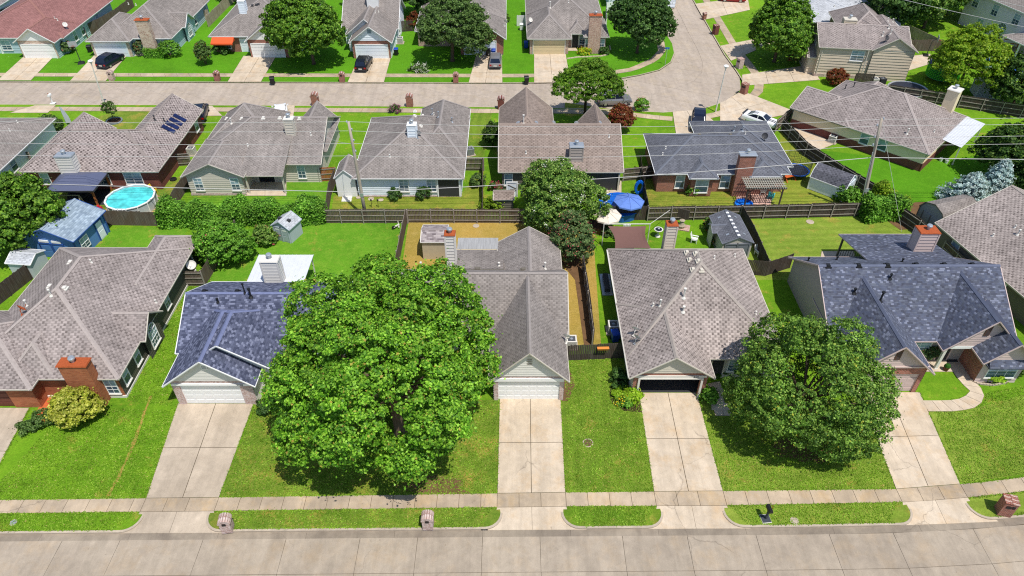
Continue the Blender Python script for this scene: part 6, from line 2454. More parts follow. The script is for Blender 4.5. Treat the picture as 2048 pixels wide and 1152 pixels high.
def parasol(label, o, rad, h, mat, n=8, tilt=0.0):
    r = thing("parasol", label, "parasol", (*o, 0), 0, "garden parasols")
    m = MB()
    m.tube([(0, 0, 0), (0, 0, h)], .03, 8)
    m.obj("pole", OFFW, r)
    m = MB()
    apex = (0, 0, h)
    P = [(rad * math.cos(2 * math.pi * k / n), rad * math.sin(2 * math.pi * k / n), h - rad * .33) for k in range(n)]
    Q = [(rad * .55 * math.cos(2 * math.pi * k / n), rad * .55 * math.sin(2 * math.pi * k / n), h - rad * .15) for k in range(n)]
    for k in range(n):
        a, b, c, d = P[k], P[(k + 1) % n], Q[(k + 1) % n], Q[k]
        m.poly([a, b, c, d])
        m.poly([d, c, apex])
        m.poly([a, (a[0] * 1.01, a[1] * 1.01, a[2] - .16), (b[0] * 1.01, b[1] * 1.01, b[2] - .16), b])
    cn = m.obj("canopy", mat, r)
    m = MB()
    for k in range(n):
        m.bar((P[k][0], P[k][1], P[k][2] + .02), (Q[k][0], Q[k][1], Q[k][2] + .03), .04)
        m.bar((Q[k][0], Q[k][1], Q[k][2] + .03), (0, 0, h + .03), .04)
    m.obj("rib", mat, cn)
    if tilt:
        cn.location = (0, 0, 0)
        cn.rotation_euler = (tilt, 0, 0)
    return r


parasol("striped blue parasol over the covered pool", G(1254, 434, 0), 1.65, 2.6, paint("parasol_blue", rgb(104, 138, 212), .7, 0, .2, .3, 2))
parasol("cream parasol half under the tall crape myrtle", G(1211, 462, 0), 1.5, 2.5, paint("parasol_cream", rgb(222, 210, 194), .75, 0, .06))

# hardtop gazebo
r = thing("gazebo", "dark blue-grey hardtop gazebo with brown posts beside the turquoise pool", "gazebo", G(172, 398), .02)
m = MB()
z0, z1, a, b = 2.35, 3.15, 2.6, 2.1
hp = (.9, 0)
for q in ([(-a, -b, z0), (a, -b, z0), (hp[0], 0, z1), (-hp[0], 0, z1)], [(a, b, z0), (-a, b, z0), (-hp[0], 0, z1), (hp[0], 0, z1)], [(-a, b, z0), (-a, -b, z0), (-hp[0], 0, z1)], [(a, -b, z0), (a, b, z0), (hp[0], 0, z1)]):
    m.poly(q)
    m.poly([(x, y, z - .06) for x, y, z in q[::-1]])
m.obj("roof", paint("gazebo_steel", rgb(92, 98, 124), .5, .1, .08), r)
m = MB()
for p, q in (((-a, -b, z0), (a, -b, z0)), ((a, -b, z0), (a, b, z0)), ((a, b, z0), (-a, b, z0)), ((-a, b, z0), (-a, -b, z0))):
    m.bar((p[0], p[1], p[2] - .06), (q[0], q[1], q[2] - .06), .08, .16)
m.obj("gutter_beam", CHAR, r)
for sx in (-1, 1):
    for sy in (-1, 1):
        m = MB()
        m.box(sx * 2.2 - .09, sx * 2.2 + .09, sy * 1.75 - .09, sy * 1.75 + .09, 0, 2.3)
        m.bar((sx * 2.2, sy * 1.75, 1.7), (sx * 1.6, sy * 1.75, 2.3), .08)
        m.obj("post", WD_PIN, r)
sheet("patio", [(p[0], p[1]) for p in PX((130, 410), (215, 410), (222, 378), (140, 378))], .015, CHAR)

# pergola
r = thing("pergola", "grey slatted pergola on dark posts over the pink patio", "pergola", G(1516, 400), 0)
for k in range(17):
    m = MB()
    x = -2.05 + k * .256
    m.box(x - .03, x + .03, -1.55, 1.6, 2.42, 2.52)
    m.obj("slat", paint("bleached_wood", rgb(188, 184, 170), .8, 0, .2), r)
for k in range(9):
    m = MB()
    y = -1.4 + k * .36
    m.box(-2.25, 2.25, y - .025, y + .025, 2.524, 2.58)
    m.obj("batten", paint("bleached_wood", rgb(188, 184, 170), .8, 0, .2), r)
for y in (-1.35, 1.35):
    m = MB()
    m.box(-2.3, 2.3, y - .05, y + .05, 2.26, 2.416)
    m.obj("beam", WD_GREY, r)
    for x in (-1.9, 1.9):
        m = MB()
        m.box(x - .07, x + .07, y - .07, y + .07, 0, 2.26)
        m.bar((x, y, 1.7), (x * .7, y, 2.26), .07)
        m.obj("post", WD_DARK, r)


def trampoline(label, o, rad, h, net=None, legm=CHAR, padm=None, rz=0.0, dome=False, netm=None):
    r = thing("trampoline", label, "trampoline", (*o, 0), rz, "backyard trampolines")
    n = 24
    m = MB()
    m.lathe([(.01, h), (rad * .9, h)], n, cap=False)
    m.obj("jumping_mat", paint("trampoline_mat", rgb(40, 44, 58), .6), r)
    m = MB()
    m.lathe([(rad * .89, h + .01), (rad, h + .03), (rad, h - .05)], n, cap=False)
    m.obj("spring_pad", padm or GALV, r)
    for k in range(6):
        t = 2 * math.pi * k / 6
        m = MB()
        m.tube([(rad * .97 * math.cos(t), rad * .97 * math.sin(t), h), (rad * .97 * math.cos(t), rad * .97 * math.sin(t), 0)], .03, 6)
        m.obj("leg", legm, r)
    if net:
        for k in range(12):
            t = 2 * math.pi * k / 12
            m = MB()
            m.tube([(rad * math.cos(t), rad * math.sin(t), h), (rad * 1.03 * math.cos(t), rad * 1.03 * math.sin(t), h + net)], .025, 6)
            m.obj("net_pole", legm, r)
        m = MB()
        for j in range(int(net / .22) + 1):
            z = h + .05 + j * .22
            pr = [(rad * 1.01 * math.cos(2 * math.pi * k / n), rad * 1.01 * math.sin(2 * math.pi * k / n), z) for k in range(n + 1)]
            for a, b in zip(pr, pr[1:]):
                m.bar(a, b, .02, .09 if netm else .02)
        for k in range(n * 2):
            t = math.pi * k / n
            m.bar((rad * 1.01 * math.cos(t), rad * 1.01 * math.sin(t), h), (rad * 1.02 * math.cos(t), rad * 1.02 * math.sin(t), h + net), .06 if netm else .015)
        m.obj("safety_net", netm or BLACK, r)
    if dome:
        m = MB()
        m.lathe([(rad * 1.05, h + net), (rad * .75, h + net + .3), (rad * .35, h + net + .48), (.02, h + net + .52)], n, cap=False)
        m.obj("canopy", paint("trampoline_canopy", rgb(76, 84, 120), .7, 0, .3), r)
    return r


trampoline("small trampoline with a tall black net beside the slate-roofed house", G(1590, 350), 1.5, .7, 1.8, padm=paint("pad_blue", rgb(30, 96, 190), .6))
trampoline("trampoline with a bright green net and dark canopy, under the yellow-green tree", G(1880, 160), 2.2, .7, 1.7, padm=paint("pad_blue2", rgb(60, 90, 150), .6), dome=True, netm=paint("net_green", rgb(70, 190, 30), .6))
trampoline("large flat trampoline without a net, just behind the long fence", G(1815, 181, .5), 2.75, .75)


def hoop(label, o, rz, h=3.2):
    r = thing("basketball_hoop", label, "basketball hoop", (*o, 0), rz, "portable basketball hoops")
    m = MB()
    m.frustum((-.5, .5, -.4, .5), 0, (-.35, .35, -.25, .3), .3)
    m.obj("base", BLACK, r)
    m = MB()
    m.tube([(0, 0, .2), (0, -.1, 2.4), (0, -.6, h)], .06, 8)
    m.obj("pole_shaft", CHAR, r)
    m = MB()
    m.box(-.6, .6, -.78, -.72, h - .3, h + .5)
    m.obj("backboard", GALV, r)
    m = MB()
    pr = [(.23 * math.cos(2 * math.pi * k / 12), -1.02 + .23 * math.sin(2 * math.pi * k / 12), h - .15) for k in range(13)]
    for a, b in zip(pr, pr[1:]):
        m.bar(a, b, .03)
    m.obj("rim", RUST, r)


hoop("black portable basketball hoop on the grass beside the far left driveway", G(163, 127), .3)
hoop("white-backed basketball hoop on the patio beside the two-storey tan house", G(1852, 112), 1.2, 2.8)

# shade sail and its frame behind the open garage house
r = thing("shade_sail", "brown four-cornered shade sail stretched behind the open garage house", "shade sail", G(1257, 498))
o = Vector((*G(1257, 498), 0))
c = [Vector((*G(1216, 452, 2.6), 2.6)) - o, Vector((*G(1292, 452, 2.6), 2.6)) - o, Vector((*G(1302, 497, 2.8), 2.8)) - o, Vector((*G(1230, 497, 2.8), 2.8)) - o]
m = MB()
n = 8
grid = []
for i in range(n + 1):
    row = []
    for j in range(n + 1):
        u, v = i / n, j / n
        p = (c[0] * (1 - u) + c[1] * u) * (1 - v) + (c[3] * (1 - u) + c[2] * u) * v
        ctr = (c[0] + c[1] + c[2] + c[3]) / 4
        k = .16 * (4 * u * (1 - u) * (1 if j in (0, n) else 0) * .3 + 4 * v * (1 - v) * abs(2 * u - 1) ** 3)
        p = p + (ctr - p) * k - Vector((0, 0, .25 * 16 * u * (1 - u) * v * (1 - v)))
        row.append(tuple(p))
    grid.append(row)
for i in range(n):
    for j in range(n):
        m.poly([grid[i][j], grid[i][j + 1], grid[i + 1][j + 1], grid[i + 1][j]])
m.obj("sail_cloth", paint("sail_brown", rgb(116, 84, 76), .8, 0, .06), r)
a, b = Vector((*G(1208, 448, 2.7), 2.7)) - o, Vector((*G(1300, 448, 2.7), 2.7)) - o
m = MB()
m.tube([a, b], .05, 8)
m.tube([a, (a.x, a.y, 0)], .05, 8)
m.tube([b, (b.x, b.y, 0)], .05, 8)
e = Vector((*G(1340, 420, 1.8), 1.8)) - o
m.tube([b, e], .025, 6)
m.obj("frame", OFFW, r)
m = MB()
for k in range(5):
    m.box((a.x + b.x) / 2 - .35 + .15 * k, (a.x + b.x) / 2 - .25 + .15 * k, a.y - .1, a.y, 2.45, 2.7)
m.obj("clips", WHITE, r)

r = thing("bird_bath", "white pedestal bird bath on the lawn behind the open garage house", "bird bath", G(1315, 473))
m = MB()
m.lathe([(.3, 0), (.28, .08), (.1, .15), (.09, .75), (.2, .82), (.46, .88), (.48, .95), (.4, .93), (.1, .9)], 16)
m.obj("basin_and_pedestal", OFFW, r, smooth=True)
m = MB()
m.lathe([(.02, .94), (.36, .94)], 14, cap=False)
m.obj("water", GLASSD, r)
m = MB()
m.lathe([(.1, .94), (.12, 1.05), (.02, 1.1)], 8)
m.obj("finial", GALV, r)

r = thing("garden_statue", "small stone fountain with a dark panel behind it by the back fence", "fountain", G(1362, 456), -.3)
m = MB()
m.box(-.7, .9, -.5, .6, 0, .12)
m.obj("stone_slab", BK_MIX, r)
m = MB()
m.lathe([(.35, .12), (.45, .4), (.3, .5), (.15, .9), (.3, 1.0), (.1, 1.1)], 10)
m.obj("basin", WD_PALE, r)
m = MB()
m.bar((-.6, .6, 1.5), (.6, .4, 1.5), .08, 1.1)
m.obj("back_panel", WD_DARK, r)


def chair(label, o, rz, mat, group="garden chairs"):
    r = thing("garden_chair", label, "chair", (*o, 0), rz, group)
    m = MB()
    m.box(-.3, .3, -.3, .3, .36, .42)
    m.obj("seat", mat, r)
    m = MB()
    for k in range(4):
        m.bar((-.24 + .16 * k, .28, .42), (-.24 + .16 * k, .48, 1.05), .13, .03)
    m.obj("backrest", mat, r)
    for x in (-.27, .27):
        for y in (-.27, .27):
            m = MB()
            m.box(x - .03, x + .03, y - .03, y + .03, 0, .36)
            m.obj("leg", mat, r)
        m = MB()
        m.box(x - .05, x + .05, -.35, .3, .6, .64)
        m.box(x - .03, x + .03, -.3, -.25, .42, .6)
        m.obj("armrest", mat, r)


chair("white garden chair right of the rear chimney of the open garage house", G(1388, 484), 1.2, WHITE)
chair("white garden chair near the foot of the small back shed fence", G(1516, 510), .4, WHITE)
chair("turquoise chair at the right corner of the pergola", G(1541, 397), 2.6, paint("turquoise_paint", rgb(60, 186, 196), .5))
chair("white cushioned chair under the middle of the pergola", G(1524, 388), 3.0, OFFW)
chair("brown wicker chair at the front edge of the pink patio", G(1497, 403), .2, BROWN)
chair("black chair on the warm-brown house's patio, left", G(1212, 372), .4, BLACK)
chair("black chair on the warm-brown house's patio, right", G(1232, 372), -.5, BLACK)
chair("yellow seat between the turquoise pool and the slanting fence", G(308, 387), 1.2, paint("yellow_paint", rgb(226, 196, 60), .6))

r = thing("kiddie_pool", "bright blue plastic paddling pool at the corner of the pink patio", "paddling pool", G(1487, 411))
m = MB()
m.lathe([(.95, 0), (1.05, .1), (1.0, .3), (.9, .32), (.86, .08), (.02, .08)], 18)
m.obj("pool_shell", paint("kiddie_blue", rgb(24, 116, 214), .4), r)
r = thing("inflatable_ring", "blue inflatable ring leaning against the fence behind the parasol", "inflatable", (*G(1277, 388), .9), .2)
m = MB()
for k in range(16):
    t0, t1 = 2 * math.pi * k / 16, 2 * math.pi * (k + 1) / 16
    m.bar((.45 * math.cos(t0), 0, .75 * math.sin(t0)), (.45 * math.cos(t1), 0, .75 * math.sin(t1)), .26)
m.obj("ring", paint("ring_blue", rgb(20, 104, 206), .4), r)

r = thing("patio_table", "round dark table between the chairs on the warm-brown house's patio", "table", G(1222, 366))
m = MB()
m.lathe([(.6, .7), (.6, .74), (.02, .75)], 14)
m.obj("tabletop", CHAR, r)
m = MB()
m.tube([(0, 0, 0), (0, 0, .7)], .05, 6)
m.obj("leg", CHAR, r)
r = thing("hot_tub", "brown round half-barrel tub beside the crape myrtle and cream parasol", "tub", G(1195, 458))
m = MB()
m.lathe([(1.05, 0), (1.12, .5), (1.05, .75), (.95, .75), (.9, .6), (.02, .6)], 20)
m.obj("tub_shell", BROWN, r)
r = thing("glider_swing", "timber frame swing in front of the gazebo by the left tree", "swing", G(147, 415))
for x in (-1.2, 1.2):
    m = MB()
    m.bar((x, -.5, 0), (x, 0, 1.6), .09)
    m.bar((x, .5, 0), (x, 0, 1.6), .09)
    m.obj("leg", WD_PALE, r)
m = MB()
m.bar((-1.25, 0, 1.6), (1.25, 0, 1.6), .1)
m.obj("top_beam", WD_PALE, r)
m = MB()
m.box(.2, 1.5, -.9, -.3, .1, .4)
m.obj("seat", paint("green_plastic", rgb(44, 92, 70), .6), r)
r = thing("pole_dish", "white satellite dish on a pole by the rail fence at left", "satellite dish", G(392, 558))
m = MB()
m.tube([(0, 0, 0), (.08, 0, 1.6)], .04, 8)
m.obj("pole_shaft", GALV, r)
m = MB()
m.lathe([(.02, 0), (.3, .05), (.46, .14)], 16, cap=False)
d = m.obj("dish", OFFW, r, (.08, -.05, 1.75))
d.rotation_euler = (math.radians(40), 0, math.radians(20))
m = MB()
m.bar((.08, -.05, 1.65), (.1, -.6, 2.0), .03)
m.obj("feed_arm", GALV, r)
r = thing("street_sign", "blue street name sign on a thin post at the bend lawn", "sign", G(1330, 130))
m = MB()
m.tube([(0, 0, 0), (0, 0, 2.6)], .035, 6)
m.obj("post", GALV, r)
m = MB()
m.box(-.32, .32, -.012, .012, 2.45, 2.75)
m.obj("sign_panel", paint("sign_blue", rgb(40, 96, 170), .5), r)
r = thing("feather_flag", "white feather banner standing on the lawn behind the left roofs", "banner", G(134, 250))
m = MB()
m.tube([(0, 0, 0), (0, 0, 2.6)], .025, 6)
m.obj("pole_shaft", GALV, r)
m = MB()
P = [(.02, .3), (.75, .35), (.7, 1.2), (.5, 1.9), (.2, 2.5), (.02, 2.6)]
m.poly([(x, -.01, z) for x, z in P])
m.poly([(x, .01, z) for x, z in P[::-1]])
m.obj("banner_cloth", paint("banner_cloth", rgb(214, 222, 230), .8, 0, .2, .2, 2), r)
r = thing("flag", "american flag on a short pole fixed to the awning house", "flag", (*G(511, 104), 0))
m = MB()
m.bar((0, 0, 1.8), (0, -1.0, 2.9), .04)
m.obj("pole_shaft", OFFW, r)
for k in range(7):
    m = MB()
    m.box(-.02, .02, -1.0 + .11 * k, -1.0 + .11 * (k + 1) - .005, 1.5 + .11 * k * .6, 2.85 - .11 * (6 - k) * .1 if k > 3 else 2.3)
    m.obj("stripe", paint("flag_red", rgb(176, 34, 44), .8) if k % 2 == 0 else OFFW, r)
m = MB()
m.box(-.025, .025, -1.0, -.55, 2.3, 2.85)
m.obj("canton", paint("flag_blue", rgb(36, 48, 104), .8), r)
m = MB()
# the manhole and small lids in the grass
for lab, px, r0, mat in (("round iron manhole cover in the lawn between the two front driveways", (1176, 886), .33, BROWN),
                         ("small grey meter lid in the left front verge", (27, 1045), .2, GALV),
                         ("small pale drain lid in the verge right of the post mailbox", (1589, 1042), .24, C_KERB)):
    m = MB()
    m.lathe([(r0, -.05), (r0, .03), (.02, .035)], 16)
    o = m.obj("manhole_cover", mat, loc=(*G(*px), 0))
    tag(o, lab, "manhole")
    f = MB()
    f.lathe([(r0 * 1.25, -.05), (r0 * 1.25, .025), (r0 * 1.02, .026)], 16, cap=False)
    f.obj("rim", C_KERB, o)
for lab, px, txt in (("white kerb plate with a house number near the left brick mailbox", (458, 1066), "2708"),
                     ("black kerb plate with a house number near the middle driveway", (969, 1058), "2712")):
    x, y = G(*px)
    r = thing("kerb_number", lab, "number plate", (x, interp(KY, x) - .012, -.045), 0)
    m = MB()
    m.box(-.22, .22, -.02, .0, -.06, .06)
    m.obj("plate", BLACK if "black" in lab else OFFW, r)
    cu = bpy.data.curves.new("number", 'FONT')
    cu.body = txt
    cu.size = .13
    cu.align_x = 'CENTER'
    cu.materials.append(WHITE if "black" in lab else BLACK)
    o = text_obj("number", cu)
    o.parent = r
    o.location = (0, -.026, -.045)
    o.rotation_euler = (math.pi / 2, 0, 0)
r = thing("sprinkler_toy", "white tricycle-like toy lying on the big back lawn", "toy", G(793, 457), .5)
m = MB()
m.lathe([(.05, -.04), (.22, -.04), (.22, .04), (.05, .04)], 10)
w = m.obj("wheel", TYRE, r, (-.3, 0, .22))
w.rotation_euler = (math.pi / 2, 0, 0)
m = MB()
m.bar((-.3, 0, .25), (.4, .1, .35), .12)
m.bar((.3, .1, .35), (.35, .3, .7), .06)
m.bar((.2, -.25, .2), (.4, .3, .2), .1)
m.obj("frame", OFFW, r)
r = thing("garden_bench", "black bench with planters along the side of the open garage house", "bench", G(1212, 570), 1.57)
m = MB()
m.box(-1.6, 1.6, -.5, .5, .0, .1)
m.obj("base_mat", GALV, r)
m = MB()
m.box(-1.2, 1.2, -.25, .25, .45, .5)
m.obj("seat", CHAR, r)
for x in (-1.1, 1.1):
    m = MB()
    m.box(x - .04, x + .04, -.25, .25, .1, .45)
    m.obj("leg", CHAR, r)
for k, (px, lab) in enumerate((((1890, 741), "red flower pot left of the navy-roofed house's front door"), ((1440, 735), "white planter on the porch of the open garage house"), ((1452, 745), "small pale planter in front of the porch by the right maple"))):
    r = thing("flower_pot", lab, "flower pot", G(*px), 0, "pots on the porches")
    m = MB()
    m.lathe([(.16, 0), (.24, .42), (.26, .45), (.2, .45), (.02, .38)], 12)
    m.obj("pot", (REDDOOR, WHITE, OFFW)[k], r)
    m = MB()
    m.lathe([(.02, .4), (.26, .5), (.2, .7), (.02, .78)], 8)
    m.obj("plant", paint("pot_plant_green", rgb(52, 96, 34), .9, 0, .3, .1, 9), r)
r = thing("bench_planter", "orange window box hanging on the front wooden gate", "planter", (*G(1206, 694, 1.6), 1.4), .03)
m = MB()
m.frustum((-.45, .45, -.2, .0), 0, (-.5, .5, -.26, .02), .22)
m.obj("planter_box", paint("orange_plastic", rgb(222, 140, 62), .6), r)

# small things about the yards
def pot(label, o, prof, mat, cat, name, extra=None, n=12, grp=None, rz=0):
    r = thing(name, label, cat, (*o[:2], o[2] if len(o) > 2 else 0), rz, grp)
    m = MB()
    m.lathe(prof, n)
    m.obj("body" if name != "bucket" else "pail", mat, r, smooth=False)
    if extra:
        e = MB()
        extra[1](e)
        e.obj(extra[0], extra[2], r)
    return r


PAIL = [(.16, 0), (.21, .42), (.18, .42), (.14, .05)]
pot("left one of two white buckets on the grass by the diagonal house", G(1881, 322), PAIL, WHITE, "bucket", "bucket", ("handle", lambda e: e.tube([(-.2, 0, .4), (0, .05, .55), (.2, 0, .4)], .012, 5), GALV))
pot("right one of two white buckets on the grass by the diagonal house", G(1892, 326), PAIL, WHITE, "bucket", "bucket", ("handle", lambda e: e.tube([(-.2, 0, .4), (0, .05, .55), (.2, 0, .4)], .012, 5), GALV))
for lab, px in (("black kettle barbecue at the right end of the tan house's patio", (566, 360)), ("black barbecue under the white patio roof of the diagonal house", (1868, 300))):
    r = thing("barbecue", lab, "barbecue", G(*px), 0, "barbecues")
    m = MB()
    m.lathe([(.05, .6), (.28, .72), (.32, .9), (.28, 1.05), (.1, 1.15), (.02, 1.16)], 14)
    m.obj("kettle", BLACK, r, smooth=True)
    for k in range(3):
        t = 2 * math.pi * k / 3
        m = MB()
        m.tube([(.12 * math.cos(t), .12 * math.sin(t), .7), (.32 * math.cos(t), .32 * math.sin(t), 0)], .02, 5)
        m.obj("leg", GALV, r)
for lab, px in (("left of two short black lamp posts on the grass beside the left utility pole", (744, 415)), ("right of two short black lamp posts on the grass beside the left utility pole", (757, 415))):
    r = thing("garden_lamp", lab, "garden lamp", G(*px), 0, "garden lamps")
    m = MB()
    m.tube([(0, 0, 0), (0, 0, .85)], .025, 6)
    m.obj("post", BLACK, r)
    m = MB()
    m.lathe([(.05, .85), (.1, .9), (.1, 1.02), (.03, 1.1)], 8)
    m.obj("lamp_head", BLACK, r)
for lab, px, rr in (("pale round utility lid in the mown lawn below the dark rail fence", (1620, 444), .42), ("green-grey utility lid near the fence in the straw-coloured yard", (952, 452), .35),
                    ("pale stepping stone near the left utility pole", (742, 398), .35), ("pale stepping stone in front of the pale-blue house, middle", (762, 400), .3), ("small pale stone left of the narrow white shed's ramp", (717, 395), .28)):
    m = MB()
    m.lathe([(rr, -.03), (rr, .04), (rr * .8, .06), (.02, .065)], 14)
    tag(m.obj("manhole_cover" if "lid" in lab else "stepping_stone", C_KERB, loc=(*G(*px), 0)), lab, "lid" if "lid" in lab else "stone")
r = thing("old_tyre", "black tyre lying on the grass beside the slanting pool fence", "tyre", G(347, 360), .4)
m = MB()
m.lathe([(.22, 0), (.36, .02), (.4, .12), (.36, .22), (.22, .24), (.2, .12)], 16)
m.obj("tread", TYRE, r)
r = thing("toy_car", "red plastic toy car on the grass in front of the gazebo", "toy", G(199, 419), .5)
m = MB()
m.frustum((-.35, .35, -.2, .2), .1, (-.28, .22, -.17, .17), .35)
m.frustum((-.15, .15, -.16, .16), .35, (-.1, .1, -.13, .13), .55)
m.obj("toy_body", paint("toy_red", rgb(206, 44, 56), .5), r)
for sx in (-.22, .22):
    for sy in (-.2, .2):
        m = MB()
        m.lathe([(.02, -.03), (.1, -.03), (.1, .03), (.02, .03)], 8)
        w = m.obj("wheel", TYRE, r, (sx, sy, .1))
        w.rotation_euler = (math.pi / 2, 0, 0)
r = thing("patio_sofa", "dark patio sofa under the blue-grey gazebo", "sofa", G(160, 396), .1)
m = MB()
m.box(-1, 1, -.4, .4, .15, .42)
m.obj("seat", CHAR, r)
m = MB()
m.box(-1, 1, .3, .45, .42, .85)
m.obj("backrest", CHAR, r)
for sx in (-1, 1):
    m = MB()
    m.box(sx - .1, sx + .1, -.4, .45, .15, .6)
    m.obj("armrest", CHAR, r)
r = thing("picnic_table", "orange wooden play table beside the black-netted trampoline", "table", G(1578, 360), .4)
m = MB()
m.box(-.8, .8, -.3, .3, .6, .66)
m.obj("tabletop", paint("orange_wood", rgb(206, 96, 40), .7), r)
for sx in (-.6, .6):
    m = MB()
    m.bar((sx, -.45, 0), (sx, .1, .6), .08)
    m.bar((sx, .45, 0), (sx, -.1, .6), .08)
    m.obj("leg", paint("orange_wood", rgb(206, 96, 40), .7), r)
r = thing("doormat", "dark doormat on the porch of the navy-roofed house", "doormat", (*G(1902, 720), .055), 0)
m = MB()
m.box(-.45, .45, -.28, .28, 0, .02)
m.obj("mat", CHAR, r)
# ------------------------------------------------------------------ vegetation
def leaf_mesh(name, pos, nrm, size, mat, aspect=.75, fold=.25, rng=RNG):
    """one diamond leaf per point; pos, nrm (n, 3); size (n,)"""
    n = len(pos)
    nrm = nrm / np.maximum(1e-6, np.linalg.norm(nrm, axis=1, keepdims=True))
    r = rng.normal(size=(n, 3))
    t = r - nrm * (r * nrm).sum(1, keepdims=True)
    t /= np.maximum(1e-6, np.linalg.norm(t, axis=1, keepdims=True))
    b = np.cross(nrm, t)
    s = size[:, None]
    v = np.empty((n, 4, 3), np.float32)
    v[:, 0] = pos - t * s * .5
    v[:, 1] = pos + b * s * .5 * aspect + nrm * s * fold * .5
    v[:, 2] = pos + t * s * .55
    v[:, 3] = pos - b * s * .5 * aspect + nrm * s * fold * .5
    me = bpy.data.meshes.new(name)
    me.vertices.add(n * 4)
    me.vertices.foreach_set("co", v.ravel())
    me.loops.add(n * 4)
    me.loops.foreach_set("vertex_index", np.arange(n * 4, dtype=np.int32))
    me.polygons.add(n)
    me.polygons.foreach_set("loop_start", np.arange(0, n * 4, 4, dtype=np.int32))
    me.polygons.foreach_set("loop_total", np.full(n, 4, np.int32))
    me.materials.append(mat)
    me.update(calc_edges=True)
    return me


def unit(n, rng, zmin=-1.0):
    v = rng.normal(size=(n * 3 + 50, 3))
    v /= np.linalg.norm(v, axis=1, keepdims=True)
    return v[v[:, 2] > zmin][:n]


def crown_points(rad, nl, lobe, n, rng, zmin=-.55, clump=.42, per=26, spread=1.0, inner=.62, flat=1.0, egg=.16):
    """leaf positions and normals of a lobed crown round the origin: lobes carry separate leafy tufts with gaps between"""
    R = np.array(rad)
    d = unit(nl, rng, zmin)
    # even the lobes out a little
    for _ in range(6):
        df = d[:, None] - d[None]
        q = (df ** 2).sum(-1) + .05
        d = d + .03 * (df / q[..., None] ** 1.5).sum(1) / len(d) * 4
        d /= np.linalg.norm(d, axis=1, keepdims=True)
        d[:, 2] = np.maximum(d[:, 2], zmin)
    lc = d * R * (rng.uniform(inner - .15, inner + .12, size=(len(d), 1)) * np.array([1, 1, .96]))
    az = np.arctan2(lc[:, 1], lc[:, 0])
    ph = rng.uniform(0, 6.28, 3)
    lc *= (1 + .10 * np.sin(az + ph[0]) + .09 * np.sin(2 * az + ph[1]) + .06 * np.sin(3 * az + ph[2]))[:, None]
    lr = rng.uniform(lobe * .75, lobe * 1.2, size=len(d)) * R.min()
    gap = clump * 1.42
    nc = min(9000, int(60 * (R[0] * R[1] + R[0] * R[2] + R[1] * R[2]) / gap ** 2))
    k = rng.integers(0, len(d), nc)
    cd = unit(nc, rng, -.7)
    cp = lc[k] + cd * (lr[k] * rng.uniform(.8, 1.05, nc))[:, None] * np.array([1, 1, flat])
    cp[:, :2] *= (1 - egg * cp[:, 2:] / R[2])
    # outermost first, so that tufts sit on the surface; drop those buried deep in a neighbouring lobe
    e = np.linalg.norm(cp / R, axis=1)
    order = np.argsort(-(e + rng.uniform(0, .25, nc)))
    cp, cd, k, e = cp[order], cd[order], k[order], e[order]
    keep = (e > .56) & ((cd * lc[k] / np.maximum(1e-6, np.linalg.norm(lc[k], axis=1, keepdims=True))).sum(1) > -.25)
    cp, cd = cp[keep], cd[keep]
    acc = np.empty_like(cp)
    ai = []
    m = 0
    for i in range(len(cp)):
        if m and (((acc[:m] - cp[i]) ** 2).sum(1) < gap * gap).any():
            continue
        acc[m] = cp[i]
        m += 1
        ai.append(i)
    cp, cd = cp[ai], cd[ai]
    nc = len(cp)
    out = cd * .6 + cp / R * .5 + np.array([0, 0, .35])
    out /= np.linalg.norm(out, axis=1, keepdims=True)
    m = max(1, n // nc)
    cs = clump * rng.uniform(.55, 1.45, nc)
    off = rng.normal(size=(nc, m, 3)) + out[:, None] * .9
    off /= np.linalg.norm(off, axis=2, keepdims=True)
    off *= rng.uniform(.25, 1.0, (nc, m, 1)) ** .45
    # each tuft is a spray: longer along one way than across
    yaw = rng.uniform(0, 2 * np.pi, nc)
    ax = np.stack([np.cos(yaw), np.sin(yaw), rng.uniform(-.25, .35, nc)], 1)[:, None]
    st = rng.uniform(.15, .75, (nc, 1, 1))
    off = off + ax * (off * ax).sum(2, keepdims=True) * st
    p = cp[:, None] + off * cs[:, None, None] * np.array([.92, .92, .66])
    loose = rng.random(p.shape[:2]) < .09
    p[loose] += rng.normal(size=(int(loose.sum()), 3)) * gap * np.array([.5, .5, .34])
    nr = out[:, None] * .4 + off * .45 + rng.normal(size=(nc, m, 3)) * .55 + np.array([0, 0, .4])
    return p.reshape(-1, 3), nr.reshape(-1, 3), lc


